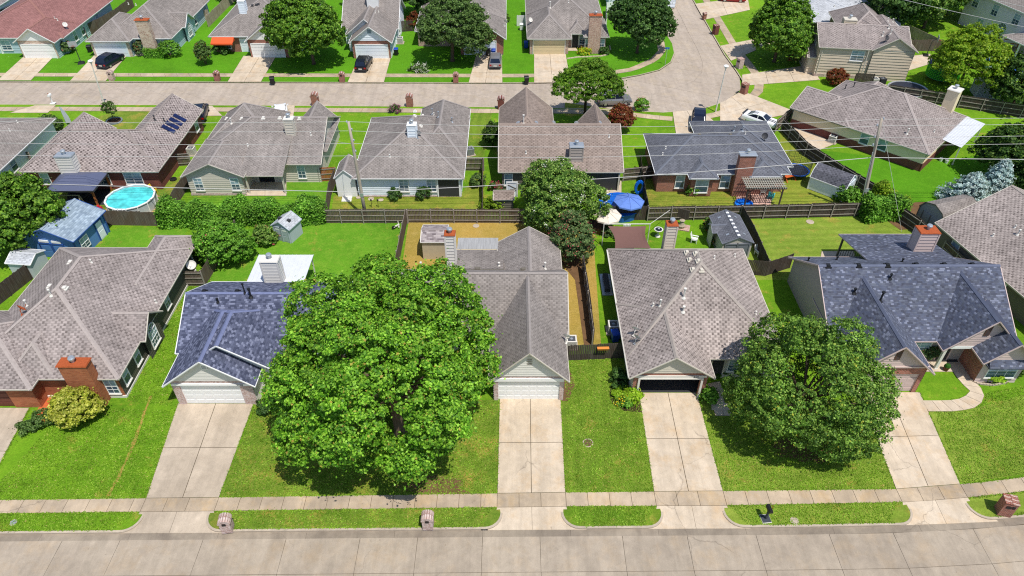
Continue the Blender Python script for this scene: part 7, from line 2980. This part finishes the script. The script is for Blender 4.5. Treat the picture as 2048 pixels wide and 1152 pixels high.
def tree(label, base, cz, rad, mat, n, leaf_s=.24, nl=26, lobe=.42, trunk=.3, cat="tree", name="tree", seed=1, group=None, bark=BARK, lean=(0, 0), zmin=-.5, limbs=9, clump=.42, per=26, inner=.62, flowers=None, aspect=.75, trunks=1, egg=.16):
    rng = np.random.default_rng(seed)
    random.seed(seed)
    r = thing(name, label, cat, (*base, 0), 0, group)
    p, nr, lc = crown_points(rad, nl, lobe, n, rng, zmin, clump, per, inner=inner, egg=egg)
    p = p + np.array([lean[0], lean[1], cz])
    ok = p[:, 2] > .15
    p, nr = p[ok], nr[ok]
    cr = put("crown", leaf_mesh("crown", p, nr, leaf_s * rng.uniform(.7, 1.3, len(p)), mat, aspect, rng=rng), r)
    if flowers:
        fm, fn, fs, up = flowers
        w = (p[:, 2] - p[:, 2].min()) / np.ptp(p[:, 2])
        e = np.linalg.norm((p - np.array([lean[0], lean[1], cz])) / np.array(rad), axis=1)
        pick = rng.choice(np.where((e > .9) & (w > up))[0], fn)
        fp = np.repeat(p[pick], 14, 0) + rng.normal(size=(fn * 14, 3)) * np.array([fs, fs, fs * 1.6])
        put("blossom", leaf_mesh("blossom", fp, rng.normal(size=fp.shape) + np.array([0, 0, .5]), np.full(len(fp), .11), fm, 1.0, rng=rng), r)
    ctr = Vector((lean[0], lean[1], cz))
    for k in range(trunks):
        m = MB()
        a = Vector((random.uniform(-.3, .3), random.uniform(-.2, .2), 0)) if trunks > 1 else Vector((0, 0, 0))
        top = ctr + Vector((a.x * 3, a.y * 3, -rad[2] * .05))
        mid = a.lerp(top, .5) + Vector((random.uniform(-.2, .2), random.uniform(-.2, .2), 0)) * trunk * 2
        m.tube([a - Vector((0, 0, .1)), a + Vector((0, 0, .35)), mid, top], [trunk * 1.45, trunk, trunk * .8, trunk * .4], 9)
        m.obj("trunk", bark, r, smooth=True)
    for i in range(min(limbs, len(lc))):
        q = Vector(lc[int(i * len(lc) / limbs)]) + ctr
        s0 = Vector((0, 0, 0)).lerp(ctr, random.uniform(.5, .85))
        md = s0.lerp(q, .5) + Vector((0, 0, random.uniform(-.1, .35)))
        m = MB()
        m.tube([s0, md, q], [trunk * .42, trunk * .26, trunk * .08], 6)
        m.obj("limb", bark, r, smooth=True)
    return r


LF_MAPLE = leaf("leaf_maple_bright", rgb(56, 104, 18), rgb(98, 152, 30), rgb(156, 204, 66), .2, rgb(170, 150, 70))
LF_MAPLE2 = leaf("leaf_maple_deep", rgb(56, 92, 24), rgb(90, 130, 40), rgb(144, 178, 76), .2, rgb(168, 168, 60))
LF_OAK = leaf("leaf_oak", rgb(50, 78, 30), rgb(78, 108, 46), rgb(116, 144, 74), .18)
LF_DARK = leaf("leaf_dark", rgb(38, 70, 24), rgb(60, 96, 36), rgb(98, 132, 62), .18)
LF_LEFT = leaf("leaf_left", rgb(54, 94, 18), rgb(84, 128, 28), rgb(132, 170, 56), .2)
LF_CRAPE = leaf("leaf_crape", rgb(56, 92, 26), rgb(88, 130, 42), rgb(156, 184, 88), .2)
LF_GREYG = leaf("leaf_grey_green", rgb(66, 92, 50), rgb(92, 120, 68), rgb(124, 148, 88), .3, rgb(196, 96, 104))
LF_STREET = leaf("leaf_street", rgb(62, 108, 18), rgb(96, 140, 32), rgb(138, 170, 56), .34)
LF_YELLOW = leaf("leaf_yellow_green", rgb(90, 132, 18), rgb(124, 160, 30), rgb(166, 188, 56), .38)
LF_HEDGE = leaf("leaf_hedge", rgb(62, 108, 22), rgb(92, 148, 36), rgb(138, 188, 68), .22)
LF_GOLD = leaf("leaf_golden", rgb(124, 146, 28), rgb(178, 184, 56), rgb(222, 220, 112), .32)
LF_SPRUCE = leaf("leaf_blue_spruce", rgb(150, 182, 184), rgb(184, 208, 208), rgb(218, 232, 230), .15)
LF_CONIF = leaf("leaf_conifer", rgb(34, 66, 22), rgb(58, 92, 30), rgb(104, 132, 50), .25)
LF_RED = leaf("leaf_red", rgb(104, 40, 30), rgb(146, 62, 44), rgb(120, 100, 40), .3)
LF_LIME = leaf("leaf_lime_shrub", rgb(126, 176, 20), rgb(158, 200, 40), rgb(190, 216, 70), .35)
FL_PINK = paint("blossom_pink", rgb(214, 92, 108), .8, 0, .2)
FL_HOT = paint("blossom_crimson", rgb(196, 36, 92), .8, 0, .2)
FL_WHITE = paint("blossom_white", rgb(232, 230, 216), .8, 0, .1)
FL_YEL = paint("blossom_yellow", rgb(232, 206, 40), .8, 0, .15)
FL_PURP = paint("blossom_purple", rgb(176, 70, 140), .8, 0, .2)
FL_RED = paint("blossom_red", rgb(186, 62, 46), .8, 0, .2)

tree("huge bright green maple filling the middle of the front lawns", (-8.6, 34.8), 7.7, (8.6, 7.9, 6.0), LF_MAPLE, 170000, .19, 46, .35, .42, seed=3, limbs=24, clump=.5, inner=.77, zmin=-.72, egg=.04, lean=(-.2, 0))
tree("round deep green maple on the front lawn of the navy-roofed house", (21.6, 35.2), 5.0, (4.8, 4.5, 4.9), LF_MAPLE2, 70000, .16, 24, .40, .28, seed=11, limbs=16, clump=.4, inner=.74, zmin=-.62, egg=.16)
tree("broad green tree overhanging the blue shed at the left edge", (-49.8, 58.6), 4.4, (4.7, 4.3, 3.9), LF_LEFT, 42000, .26, 30, .38, .25, seed=8, clump=.5, zmin=-.5)
tree("tall rounded crape myrtle with white flower tips below the warm-brown roof", (4.9, 62.6), 3.8, (4.0, 3.8, 3.7), LF_CRAPE, 52000, .19, 26, .42, .16, seed=9, trunks=3, zmin=-.75, flowers=(FL_WHITE, 90, .12, .25), clump=.4, inner=.66)
tree("grey-green crape myrtle with pink flowers beside the straw yard", (5.9, 56.6), 2.9, (2.0, 2.0, 2.8), LF_GREYG, 16000, .18, 20, .4, .12, seed=10, trunks=3, zmin=-.7, flowers=(FL_PINK, 26, .16, .2), clump=.34)
tree("spreading street tree with a dark forked trunk and a feathery crown at the far kerb", (9.7, 87.4), 5.0, (4.6, 4.2, 2.9), LF_STREET, 36000, .2, 26, .38, .22, seed=12, bark=BARKD, limbs=14, zmin=-.2, clump=.42, per=16)
tree("round maple standing on the lawn between the awning house and the white gabled house", G(628, 128), 5.6, (5.7, 5.2, 5.0), LF_LEFT, 46000, .3, 34, .38, .26, seed=14, clump=.55, zmin=-.5)
tree("wide dark oak hiding the brick house across the street", G(905, 122), 5.2, (5.7, 5.2, 4.7), LF_OAK, 48000, .24, 36, .38, .3, seed=15, clump=.5, per=22, zmin=-.55)
tree("round dense maple on the curved corner lawn across the street", G(1274, 106), 5.4, (4.6, 4.6, 4.2), LF_DARK, 38000, .28, 28, .38, .22, seed=16, clump=.45, zmin=-.5)
tree("maple beside the side street above the flowering red shrub", G(1548, 124), 5.0, (5.0, 4.6, 4.4), LF_LEFT, 36000, .3, 30, .4, .24, seed=17, clump=.5, zmin=-.5)
tree("yellow-green open-crowned tree over the green trampoline", G(1912, 188), 5.4, (5.2, 4.8, 3.9), LF_YELLOW, 26000, .26, 30, .34, .22, seed=18, clump=.55, per=16, zmin=-.6, inner=.68)
tree("dark conifer-like tree at the upper right edge before the deep blue pool", (68.5, 90.5), 4.0, (4.2, 3.4, 3.6), LF_CONIF, 22000, .3, 26, .36, .2, seed=19, clump=.5, zmin=-.6)
tree("big dark tree right of the diagonal house's white patio roof", (58.2, 72.0), 3.6, (4.8, 4.4, 3.6), LF_CONIF, 34000, .26, 30, .36, .24, seed=20, clump=.5, zmin=-.6)
tree("leafy tree with pale green tips at the right edge beside the blue spruce", (59.0, 67.0), 4.2, (3.4, 4.4, 4.4), LF_CRAPE, 28000, .26, 26, .38, .2, seed=21, clump=.45, zmin=-.6)
tree("olive shrub in the shadow right of the blue spruce", G(1995, 402), 1.6, (1.9, 1.7, 1.6), LF_CONIF, 8000, .16, 14, .42, .1, seed=22, zmin=-.7, clump=.3, cat="shrub", name="shrub")

# background trees along the top edge
BG = [((-14, 140), 6.5, (6, 5, 5), LF_DARK), ((-24.5, 133), 5.0, (4.5, 4, 4), LF_LEFT), ((-5, 150), 6, (6, 6, 5), LF_LEFT), ((-16, 127), 4.2, (3.4, 3, 3.6), LF_DARK),
      ((-48, 136), 6, (5.5, 5, 5), LF_DARK), ((-60, 140), 6, (5.5, 5, 5), LF_DARK), ((-31, 140), 6, (5.5, 5, 5.5), LF_LEFT), ((2, 146), 6, (6, 5, 5.5), LF_DARK),
      ((62, 118), 6.2, (4.6, 4.6, 5), LF_DARK), ((70, 121), 6.4, (5, 5, 5.4), LF_CRAPE), ((57, 126), 6, (5, 5, 5), LF_DARK), ((77, 128), 6.5, (5, 5, 5.5), LF_DARK), ((68, 134), 6, (6, 5, 5.5), LF_CONIF), ((90, 136), 6, (6, 5, 5.5), LF_DARK),
      ((12, 150), 6, (5, 5, 5), LF_LEFT), ((-95, 146), 6, (6, 5, 5), LF_DARK)]
BGL = ["tall dark tree rising behind the white gabled house's right side", "leafy tree behind the white gabled house's chimney", "wide bright tree at the top edge behind the oak", "low dark tree in the gap right of the white gabled house",
       "dark tree between the hip-roofed and awning houses at the top edge", "dark tree behind the fence of the hip-roofed far house", "bright tree at the top edge behind the round maple", "dark tree at the top edge left of the cream-garage house",
       "dark leafy tree right behind the two-storey tan house", "pale-tipped tree left of the two-storey grey house", "dark tree above the pale-grey roof at the top edge", "dark tree touching the two-storey grey house's left wall", "dark conifer mass behind the rusty shed", "dark tree behind the two-storey grey house",
       "bright tree behind the cream-garage house at the top edge", "dark tree at the top left corner"]
for k, (b, cz, rad, mt) in enumerate(BG):
    tree(BGL[k], b, cz, rad, mt, 15000, .42, 22, .42, .25, seed=40 + k, clump=.6, per=20, limbs=5, zmin=-.7, group="trees behind the far houses")


def bush(label, base, rad, mat, n, s=.14, seed=1, flowers=None, name="shrub", cat="shrub", group=None, nl=10, clump=.26, lobe=.5, stems=4):
    rng = np.random.default_rng(seed + 100)
    random.seed(seed)
    r = thing(name, label, cat, (*base, 0), 0, group)
    p, nr, lc = crown_points(rad, nl, lobe, n, rng, -.3, clump, 18, inner=.55)
    p = p + np.array([0, 0, rad[2] * .85])
    ok = p[:, 2] > .03
    p, nr = p[ok], nr[ok]
    put("foliage", leaf_mesh("foliage", p, nr, s * rng.uniform(.7, 1.3, len(p)), mat, rng=rng), r)
    if flowers:
        fm, fn, fs = flowers
        e = np.linalg.norm((p - np.array([0, 0, rad[2] * .85])) / np.array(rad), axis=1)
        cand = np.where(e > .85)[0]
        pick = rng.choice(cand if len(cand) else np.arange(len(p)), fn)
        fp = np.repeat(p[pick], 8, 0) + rng.normal(size=(fn * 8, 3)) * fs
        put("blossom", leaf_mesh("blossom", fp, rng.normal(size=fp.shape) + np.array([0, 0, .6]), np.full(len(fp), .1), fm, 1.0, rng=rng), r)
    m = MB()
    for k in range(stems):
        t = 2 * math.pi * k / stems
        m.tube([(.06 * math.cos(t), .06 * math.sin(t), -.05), (rad[0] * .45 * math.cos(t), rad[1] * .45 * math.sin(t), rad[2] * 1.0)], [.04, .012], 5)
    m.obj("stem", BARK, r)
    return r


bush("big round yellow-green bush in front of the brown-roofed house at left", G(165, 838), (2.0, 1.9, 1.65), LF_GOLD, 16000, .17, 1, nl=26, clump=.26, lobe=.36)
bush("low dark red-tipped shrub beside the orange tiled path", G(92, 846), (.85, .7, .6), LF_OAK, 2600, .12, 2)
bush("small spreading shrub at the edge of the old driveway at left", G(58, 862), (.75, .6, .4), LF_OAK, 2200, .12, 3)
bush("lime green shrub in the round front bed of the navy-roofed house", G(1984, 758), (.62, .55, .5), LF_LIME, 2600, .12, 4)
bush("dark green shrub left of the lime shrub in the front bed", G(1972, 752), (.5, .5, .45), LF_OAK, 1800, .12, 5)
bush("dark green shrub right of the lime shrub in the front bed", G(2004, 752), (.5, .5, .45), LF_OAK, 1800, .12, 6)
bush("dark rounded shrub at the right corner of the front bed", G(2022, 746), (.55, .5, .5), LF_CONIF, 1800, .12, 7)
bush("tall shrub under the window beside the navy-roofed house's garage", G(1852, 718), (.75, .6, 1.1), LF_GREYG, 3600, .15, 8)
bush("bright green palm-like clump at the left corner of the open garage", G(1266, 800), (.62, .55, .5), LF_LIME, 2400, .2, 9)
bush("low green plants filling the curved bed left of the open garage", G(1250, 808), (.7, .6, .3), LF_HEDGE, 2000, .14, 10, flowers=(FL_YEL, 20, .08))
bush("yellow-green groundcover in the curved bed beside the side wall", G(1238, 792), (.5, .8, .25), LF_LIME, 1600, .12, 11)
bush("dark fern clump at the right pier of the open garage", G(1416, 800), (.65, .6, .5), LF_HEDGE, 2400, .18, 12)
bush("dark ivy-like shrub along the shaded side wall of the open garage house", G(1238, 765), (.6, 1.2, .5), LF_DARK, 2600, .16, 13)
bush("low boxwood shrub below the big maple at the blue-shingled house's corner", G(540, 822), (.7, .6, .7), LF_DARK, 2200, .14, 14)
bush("bushy pink-flowering crape myrtle above the slanting rail fence", (-28.6, 56.6), (2.7, 2.9, 2.5), LF_HEDGE, 20000, .21, 15, flowers=(FL_PINK, 18, .12), nl=26, clump=.34, lobe=.42)
bush("round mixed shrub left of the pale grey plastic shed", G(533, 486), (1.15, 1.0, 1.1), LF_CRAPE, 5000, .17, 16, flowers=(FL_PINK, 10, .08), nl=14)
bush("small round dark shrub under the left window of the pale-blue house", G(791, 396), (.62, .55, .75), LF_DARK, 2400, .15, 17)
bush("small round dark shrub under the right window of the pale-blue house", G(849, 397), (.62, .55, .8), LF_DARK, 2600, .15, 18)
bush("loose green shrub by the side fence right of the pale-blue house", G(955, 370), (.8, .7, .8), LF_OAK, 2400, .16, 19)
bush("green weedy shrub at the back fence left of the tiny shed", G(985, 418), (1.4, .9, .8), LF_YELLOW, 4200, .17, 20)
bush("tall dark yew hugging the left wall of the warm-brown house", G(985, 290), (.9, 2.2, 1.7), LF_CONIF, 8000, .18, 21)
bush("crimson crape myrtle in front of the warm-brown house's back wall", G(1080, 386), (1.25, 1.0, 2.0), LF_OAK, 5000, .18, 22, flowers=(FL_HOT, 200, .14), nl=12)
bush("small crimson shrub beside the left back window of the warm-brown house", G(990, 380), (.55, .4, .6), LF_OAK, 1400, .14, 23, flowers=(FL_HOT, 50, .1))
bush("dark red-leaved tree shrub at the right of the warm-brown house", G(1240, 262), (1.7, 1.5, 2.1), LF_RED, 8000, .2, 24, nl=14)
bush("red and green shrub on the kerb lawn right of the silver suv", G(1283, 218), (.85, .7, .8), LF_HEDGE, 2400, .18, 25, flowers=(FL_RED, 22, .1))
bush("small palm-like shrub at the slate-roofed house's bay window", G(1384, 388), (.55, .5, .8), LF_HEDGE, 2000, .2, 26)
bush("leafy green shrub at the end of the white barn shed", G(1690, 402), (1.2, .9, 1.0), LF_HEDGE, 4200, .22, 27)
bush("trimmed round shrub at the right end of the box hedge across the street", G(341, 112), (1.6, 1.5, 1.3), LF_HEDGE, 5200, .16, 28)
bush("reddish loose shrub beside the leaning stone chimney", G(287, 108), (1.3, 1.0, 1.2), LF_GREYG, 3400, .18, 29, flowers=(FL_RED, 20, .1))
bush("bushy reddish-green young tree on the lawn between two far driveways", G(412, 128), (1.25, 1.1, 2.1), LF_OAK, 5200, .18, 30, flowers=(FL_RED, 20, .12), nl=14)
bush("dark low shrub under the orange awning", G(443, 107), (1.7, .8, .7), LF_DARK, 3200, .16, 31)
bush("spiky palm shrub right of the far left driveway", G(136, 104), (1.2, 1.1, 1.0), LF_GREYG, 2600, .3, 32)
bush("pale pink flowering rose bed below the oak", G(838, 142), (2.2, .8, .5), LF_OAK, 3400, .15, 33, flowers=(FL_WHITE, 60, .12))
bush("yellow flowers at the entry of the cream-garage house", G(1168, 108), (1.2, .55, .45), LF_LIME, 2000, .14, 34, flowers=(FL_YEL, 80, .1))
bush("dark low shrubs under the cream-garage house's chimney windows", G(1206, 107), (1.3, .6, .5), LF_DARK, 2400, .15, 35)
bush("dark red shrub at the two-storey tan house's front corner", G(1668, 168), (1.9, 1.2, 1.2), LF_RED, 5200, .2, 36, nl=14)
bush("orange-red flowering shrub beside the two-storey house's driveway", G(1592, 122), (1.5, 1.1, .8), LF_OAK, 3400, .18, 37, flowers=(FL_RED, 90, .14))
bush("crimson purple flower clump near the far walk above the grey hip roof", G(790, 224), (.9, .6, .5), LF_OAK, 1500, .14, 38, flowers=(FL_PURP, 60, .1))
bush("unruly dark shrub beside the left edge house's white wall", G(106, 262), (1.5, 1.2, 1.1), LF_OAK, 4200, .18, 39)
bush("red-leaved plant left of the long plastic shed", G(1420, 462), (.7, .6, .8), LF_OAK, 1800, .16, 41, flowers=(FL_RED, 26, .1))
bush("red flowers at the door corner of the long plastic shed", G(1434, 492), (.6, .5, .6), LF_OAK, 1500, .14, 42, flowers=(FL_RED, 40, .1))
bush("potted greenery on the porch of the open garage house", G(1436, 745), (.6, .5, .5), LF_DARK, 1500, .14, 43)
bush("dry reddish plants near the crape myrtle and bench", G(1218, 470), (.9, .6, .5), LF_GREYG, 1600, .15, 44)
bush("low bush by the white flowering fence at the top centre", G(1003, 44), (1.2, 1, 1.0), LF_CRAPE, 2600, .2, 45)
bush("red-leaved tall shrub left of the oak against the fence", G(830, 58), (1.2, 1.0, 1.6), LF_RED, 3600, .2, 46)

# box hedge
rng = np.random.default_rng(77)


def box_hedge(label, a, b, w, h, mat, n, s=.15, name="hedge", wob=.1):
    a, b = Vector((*a, 0)), Vector((*b, 0))
    r = thing(name, label, "hedge", a, math.atan2((b - a).y, (b - a).x))
    L = (b - a).length
    q = rng.random((n, 3))
    side = rng.integers(0, 5, n)
    p = np.empty((n, 3))
    p[:, 0] = q[:, 0] * L
    p[:, 1] = (q[:, 1] - .5) * w
    p[:, 2] = q[:, 2] * h
    nr = rng.normal(size=(n, 3)) * .45
    top = side <= 1
    p[top, 2] = h
    nr[top, 2] += 1
    f = side == 2
    p[f, 1] = -w / 2
    nr[f, 1] -= 1
    f = side == 3
    p[f, 1] = w / 2
    nr[f, 1] += 1
    f = side == 4
    p[f, 0] = np.where(q[f, 0] > .5, L, 0)
    nr[f, 2] += .3
    bulge = np.sin(p[:, 0] * 1.7 + 1) * .5 + np.sin(p[:, 0] * 3.9) * .3 + np.sin(p[:, 0] * .8 + p[:, 1]) * .5
    p[:, 2] *= 1 + wob * bulge
    p[:, 1] *= 1 + wob * 1.4 * bulge
    p += rng.normal(size=(n, 3)) * .13
    p[:, 2] = np.maximum(p[:, 2], .04)
    put("foliage", leaf_mesh("foliage", p, nr + np.array([0, 0, .3]), s * rng.uniform(.7, 1.35, n), mat, rng=rng), r)
    m = MB()
    for k in range(int(L / .9)):
        m.tube([(.45 + k * .9, 0, -.05), (.45 + k * .9 + .1, .05, h * .8)], [.05, .02], 5)
    m.obj("stem", BARK, r)
    return r


box_hedge("trimmed low box hedge in front of the grey hip-roofed far house", G(294, 113), G(330, 113), 1.2, 1.1, LF_HEDGE, 5000)
box_hedge("vigorous green vine hedge smothering the fence below the tan house", G(330, 446), G(650, 440), 1.9, 1.95, LF_HEDGE, 34000, .2, wob=.3)
box_hedge("vine mass over the fence corner below the right utility pole, green with dry yellow tips", G(1722, 438), G(1800, 430), 1.6, 2.0, LF_HEDGE, 9000, .22, wob=.25)
box_hedge("vine climbing along the diagonal fence above the pole corner", G(1745, 400), G(1800, 436), .9, 1.9, LF_YELLOW, 6000, .2, wob=.25)


def spruce(label, base, h, rad, mat, n, s=.2, seed=1, cat="tree"):
    rg = np.random.default_rng(seed)
    r = thing("spruce_tree", label, cat, (*base, 0), 0, "blue spruces")
    nb = 90
    P, N = [], []
    for i in range(nb):
        t = i / nb
        z = .3 + (h - .3) * t
        rr = rad * (1 - t) ** .8 * rg.uniform(.75, 1.1)
        a = i * 2.39996
        k = n // nb
        u = rg.random(k) ** .6
        x = np.stack([np.cos(a) * rr * u, np.sin(a) * rr * u, z - .25 * rr * u ** 2 + .18 * u ** 3 * rr], 1)
        x += rg.normal(size=(k, 3)) * np.array([.16, .16, .1]) * (1.2 - .5 * t)
        P.append(x)
        N.append(np.stack([np.cos(a) * u, np.sin(a) * u, np.full(k, .9)], 1) + rg.normal(size=(k, 3)) * .6)
    p, nr = np.concatenate(P), np.concatenate(N)
    put("crown", leaf_mesh("crown", p, nr, s * rg.uniform(.6, 1.3, len(p)), mat, .35, rng=rg), r)
    m = MB()
    m.tube([(0, 0, -.1), (0, 0, h * .95)], [.14, .03], 7)
    m.obj("trunk", BARK, r)


spruce("wide low blue spruce, the left one of the pair by the right fence", G(1928, 408), 3.9, 3.5, LF_SPRUCE, 22000, .3, 4)
spruce("taller pointed blue spruce, the right one of the pair by the right fence", G(1974, 402), 5.2, 2.7, LF_SPRUCE, 20000, .3, 5)

# young tree in its ring of edging on the patchy lawn
bx = G(229, 243)
t_ = tree("thin young tree in a round grey edging ring behind the left roofs", bx, 2.0, (.75, .7, 1.0), LF_OAK, 1600, .17, 8, .5, .05, seed=61, limbs=4, zmin=-.6, clump=.26)
r = thing("tree_ring", "round grey edging ring filled with mulch around the thin young tree", "edging", bx)
m = MB()
m.lathe([(1.05, 0), (1.05, .16), (.9, .16), (.9, .05), (.02, .05)], 20)
m.obj("ring", [paint("edging_grey", rgb(120, 132, 136), .8)], r)
m = MB()
m.lathe([(.02, .09), (.88, .09)], 18, cap=False)
m.obj("mulch", MULCH, r)

# stones round the front bed
r = thing("stone_edging", "curved pale stone edging around the front bed of the navy-roofed house", "edging", G(1975, 770))
o = Vector((*G(1975, 770), 0))
E1 = resample(PX((1940, 760), (1955, 768), (1985, 771), (2010, 767), (2026, 757), (2032, 746)), 20)
for k, (a, b) in enumerate(zip(E1, E1[1:])):
    m = MB()
    m.bar((a[0] - o.x, a[1] - o.y, .07), (a[0] * .08 + b[0] * .92 - o.x, a[1] * .08 + b[1] * .92 - o.y, .07), .16, .14)
    m.obj("stone", C_KERB, r)
E2 = resample(PX((1134, 118), (1155, 115), (1200, 113), (1216, 110), (1221, 102), (1219, 92)), 18)
r = thing("stone_edging", "curved kerb edging around the flower bed of the cream-garage house", "edging", (*E2[0], 0))
for a, b in zip(E2, E2[1:]):
    m = MB()
    m.bar((a[0] - E2[0][0], a[1] - E2[0][1], .07), (a[0] * .06 + b[0] * .94 - E2[0][0], a[1] * .06 + b[1] * .94 - E2[0][1], .07), .2, .14)
    m.obj("stone", C_DRIVE, r)

# grass blades: turf tufts over the front lawns and along the concrete edges
LF_BLADE = leaf("leaf_grass_blade", rgb(96, 136, 26), rgb(122, 162, 40), rgb(150, 182, 66), .15, rgb(190, 172, 104), .1)


def in_poly(p, poly):
    inside = np.zeros(len(p), bool)
    q = np.array(poly)
    x, y = p[:, 0], p[:, 1]
    for (x0, y0), (x1, y1) in zip(q, np.roll(q, -1, 0)):
        c = ((y0 > y) != (y1 > y)) & (x < (x1 - x0) * (y - y0) / (y1 - y0 + 1e-12) + x0)
        inside ^= c
    return inside


def turf(polys, per_m2, size, z, seed):
    rg = np.random.default_rng(seed)
    P = []
    for poly in polys:
        q = np.array(poly)
        lo, hi = q.min(0), q.max(0)
        n = int((hi - lo).prod() * per_m2)
        p = rg.uniform(lo, hi, (n, 2))
        p = p[in_poly(p, poly)]
        P.append(p)
    p = np.concatenate(P)
    return np.concatenate([p, np.full((len(p), 1), z)], 1)


def edge(pts, per_m, w, rg):
    P = []
    for a, b in zip(pts, pts[1:]):
        a, b = np.array(a[:2], float), np.array(b[:2], float)
        n = int(np.linalg.norm(b - a) * per_m)
        t = rg.random((n, 1))
        P.append(a + (b - a) * t + rg.normal(size=(n, 2)) * w)
    p = np.concatenate(P)
    return np.concatenate([p, np.full((len(p), 1), .03)], 1)


rg = np.random.default_rng(5)
front = [
    [(-37.4, 29.0), (-26.1, 29.0), (-27.0, 37.4), (-31.2, 38.0), (-31.2, 55), (-29.5, 55), (-27.5, 41), (-27.2, 37), (-35.5, 37.5)],
    [(-20.6, 29.15), (-1.2, 29.4), (-1.2, 38), (-18, 38), (-20.6, 37.4)],
    [(4.0, 29.55), (10.0, 29.55), (10.2, 38.4), (9.4, 43), (4.5, 43)],
    [(15.3, 29.7), (27.4, 29.8), (28.0, 38.5), (16.4, 37.6), (15.2, 37.5)],
    [(32.6, 30.3), (44, 32), (48, 40), (41.5, 39.5), (33.6, 37.8)],
    [(-36, 26.6), (-26.9, 26.65), (-26.2, 27.8), (-36, 27.75)],
    [(-20.2, 26.75), (-2, 26.8), (-1.4, 28.2), (-20.2, 27.9)],
    [(4.3, 26.9), (9.2, 26.9), (10, 28.3), (4.1, 28.25)],
    [(16, 27.0), (26, 27.15), (27.3, 28.6), (15.3, 28.35)],
]
pts = turf(front, 150, .1, .035, 3)
lines = []
for d in DRV[:5]:
    xa, xb, qa, qb = d[:4]
    lines += [[(xa - .03, interp(SB, xa)), (qa[0] - .03, qa[1])], [(xb + .03, interp(SB, xb)), (qb[0] + .03, qb[1])]]
lines.append([(x, y + .04) for x, y in along(SB, -37, 40, 20)])
lines.append([(x, y - .04) for x, y in along(SF, -37, 40, 20)])
lines.append([(x, y + .2) for x, y in along(KY, -37, 40, 20)])
ep = np.concatenate([edge(l, 46, .05, rg) for l in lines])
bare = np.zeros(len(ep), bool)
for d in DRV[:5]:
    bare |= (ep[:, 0] > d[0] - .0) & (ep[:, 0] < d[1] + .1) & (ep[:, 1] < interp(SB, d[1]) + .3)
    bare |= (ep[:, 0] > d[0] - 1.2) & (ep[:, 0] < d[1] + 1.2) & (ep[:, 1] < 27.6)
ep = ep[~bare]
pts = np.concatenate([pts, ep])
for line, w_ in ((cw, .62), (PX((1427, 819), (1462, 819)), .75), (PX((1437, 822), (1433, 775), (1427, 765)), .65)):
    for a, b in zip(line, line[1:]):
        a, b = np.array(a), np.array(b)
        t = np.clip(((pts[:, :2] - a) @ (b - a)) / ((b - a) @ (b - a)), 0, 1)
        dd = np.linalg.norm(pts[:, :2] - (a + t[:, None] * (b - a)), axis=1)
        pts = pts[dd > w_]
n_ = rg.normal(size=pts.shape) * .42 + np.array([0, 0, 1.0])
put("grass", leaf_mesh("grass", pts, n_, rg.uniform(.07, .16, len(pts)), LF_BLADE, .45, rng=rg), kind='stuff')
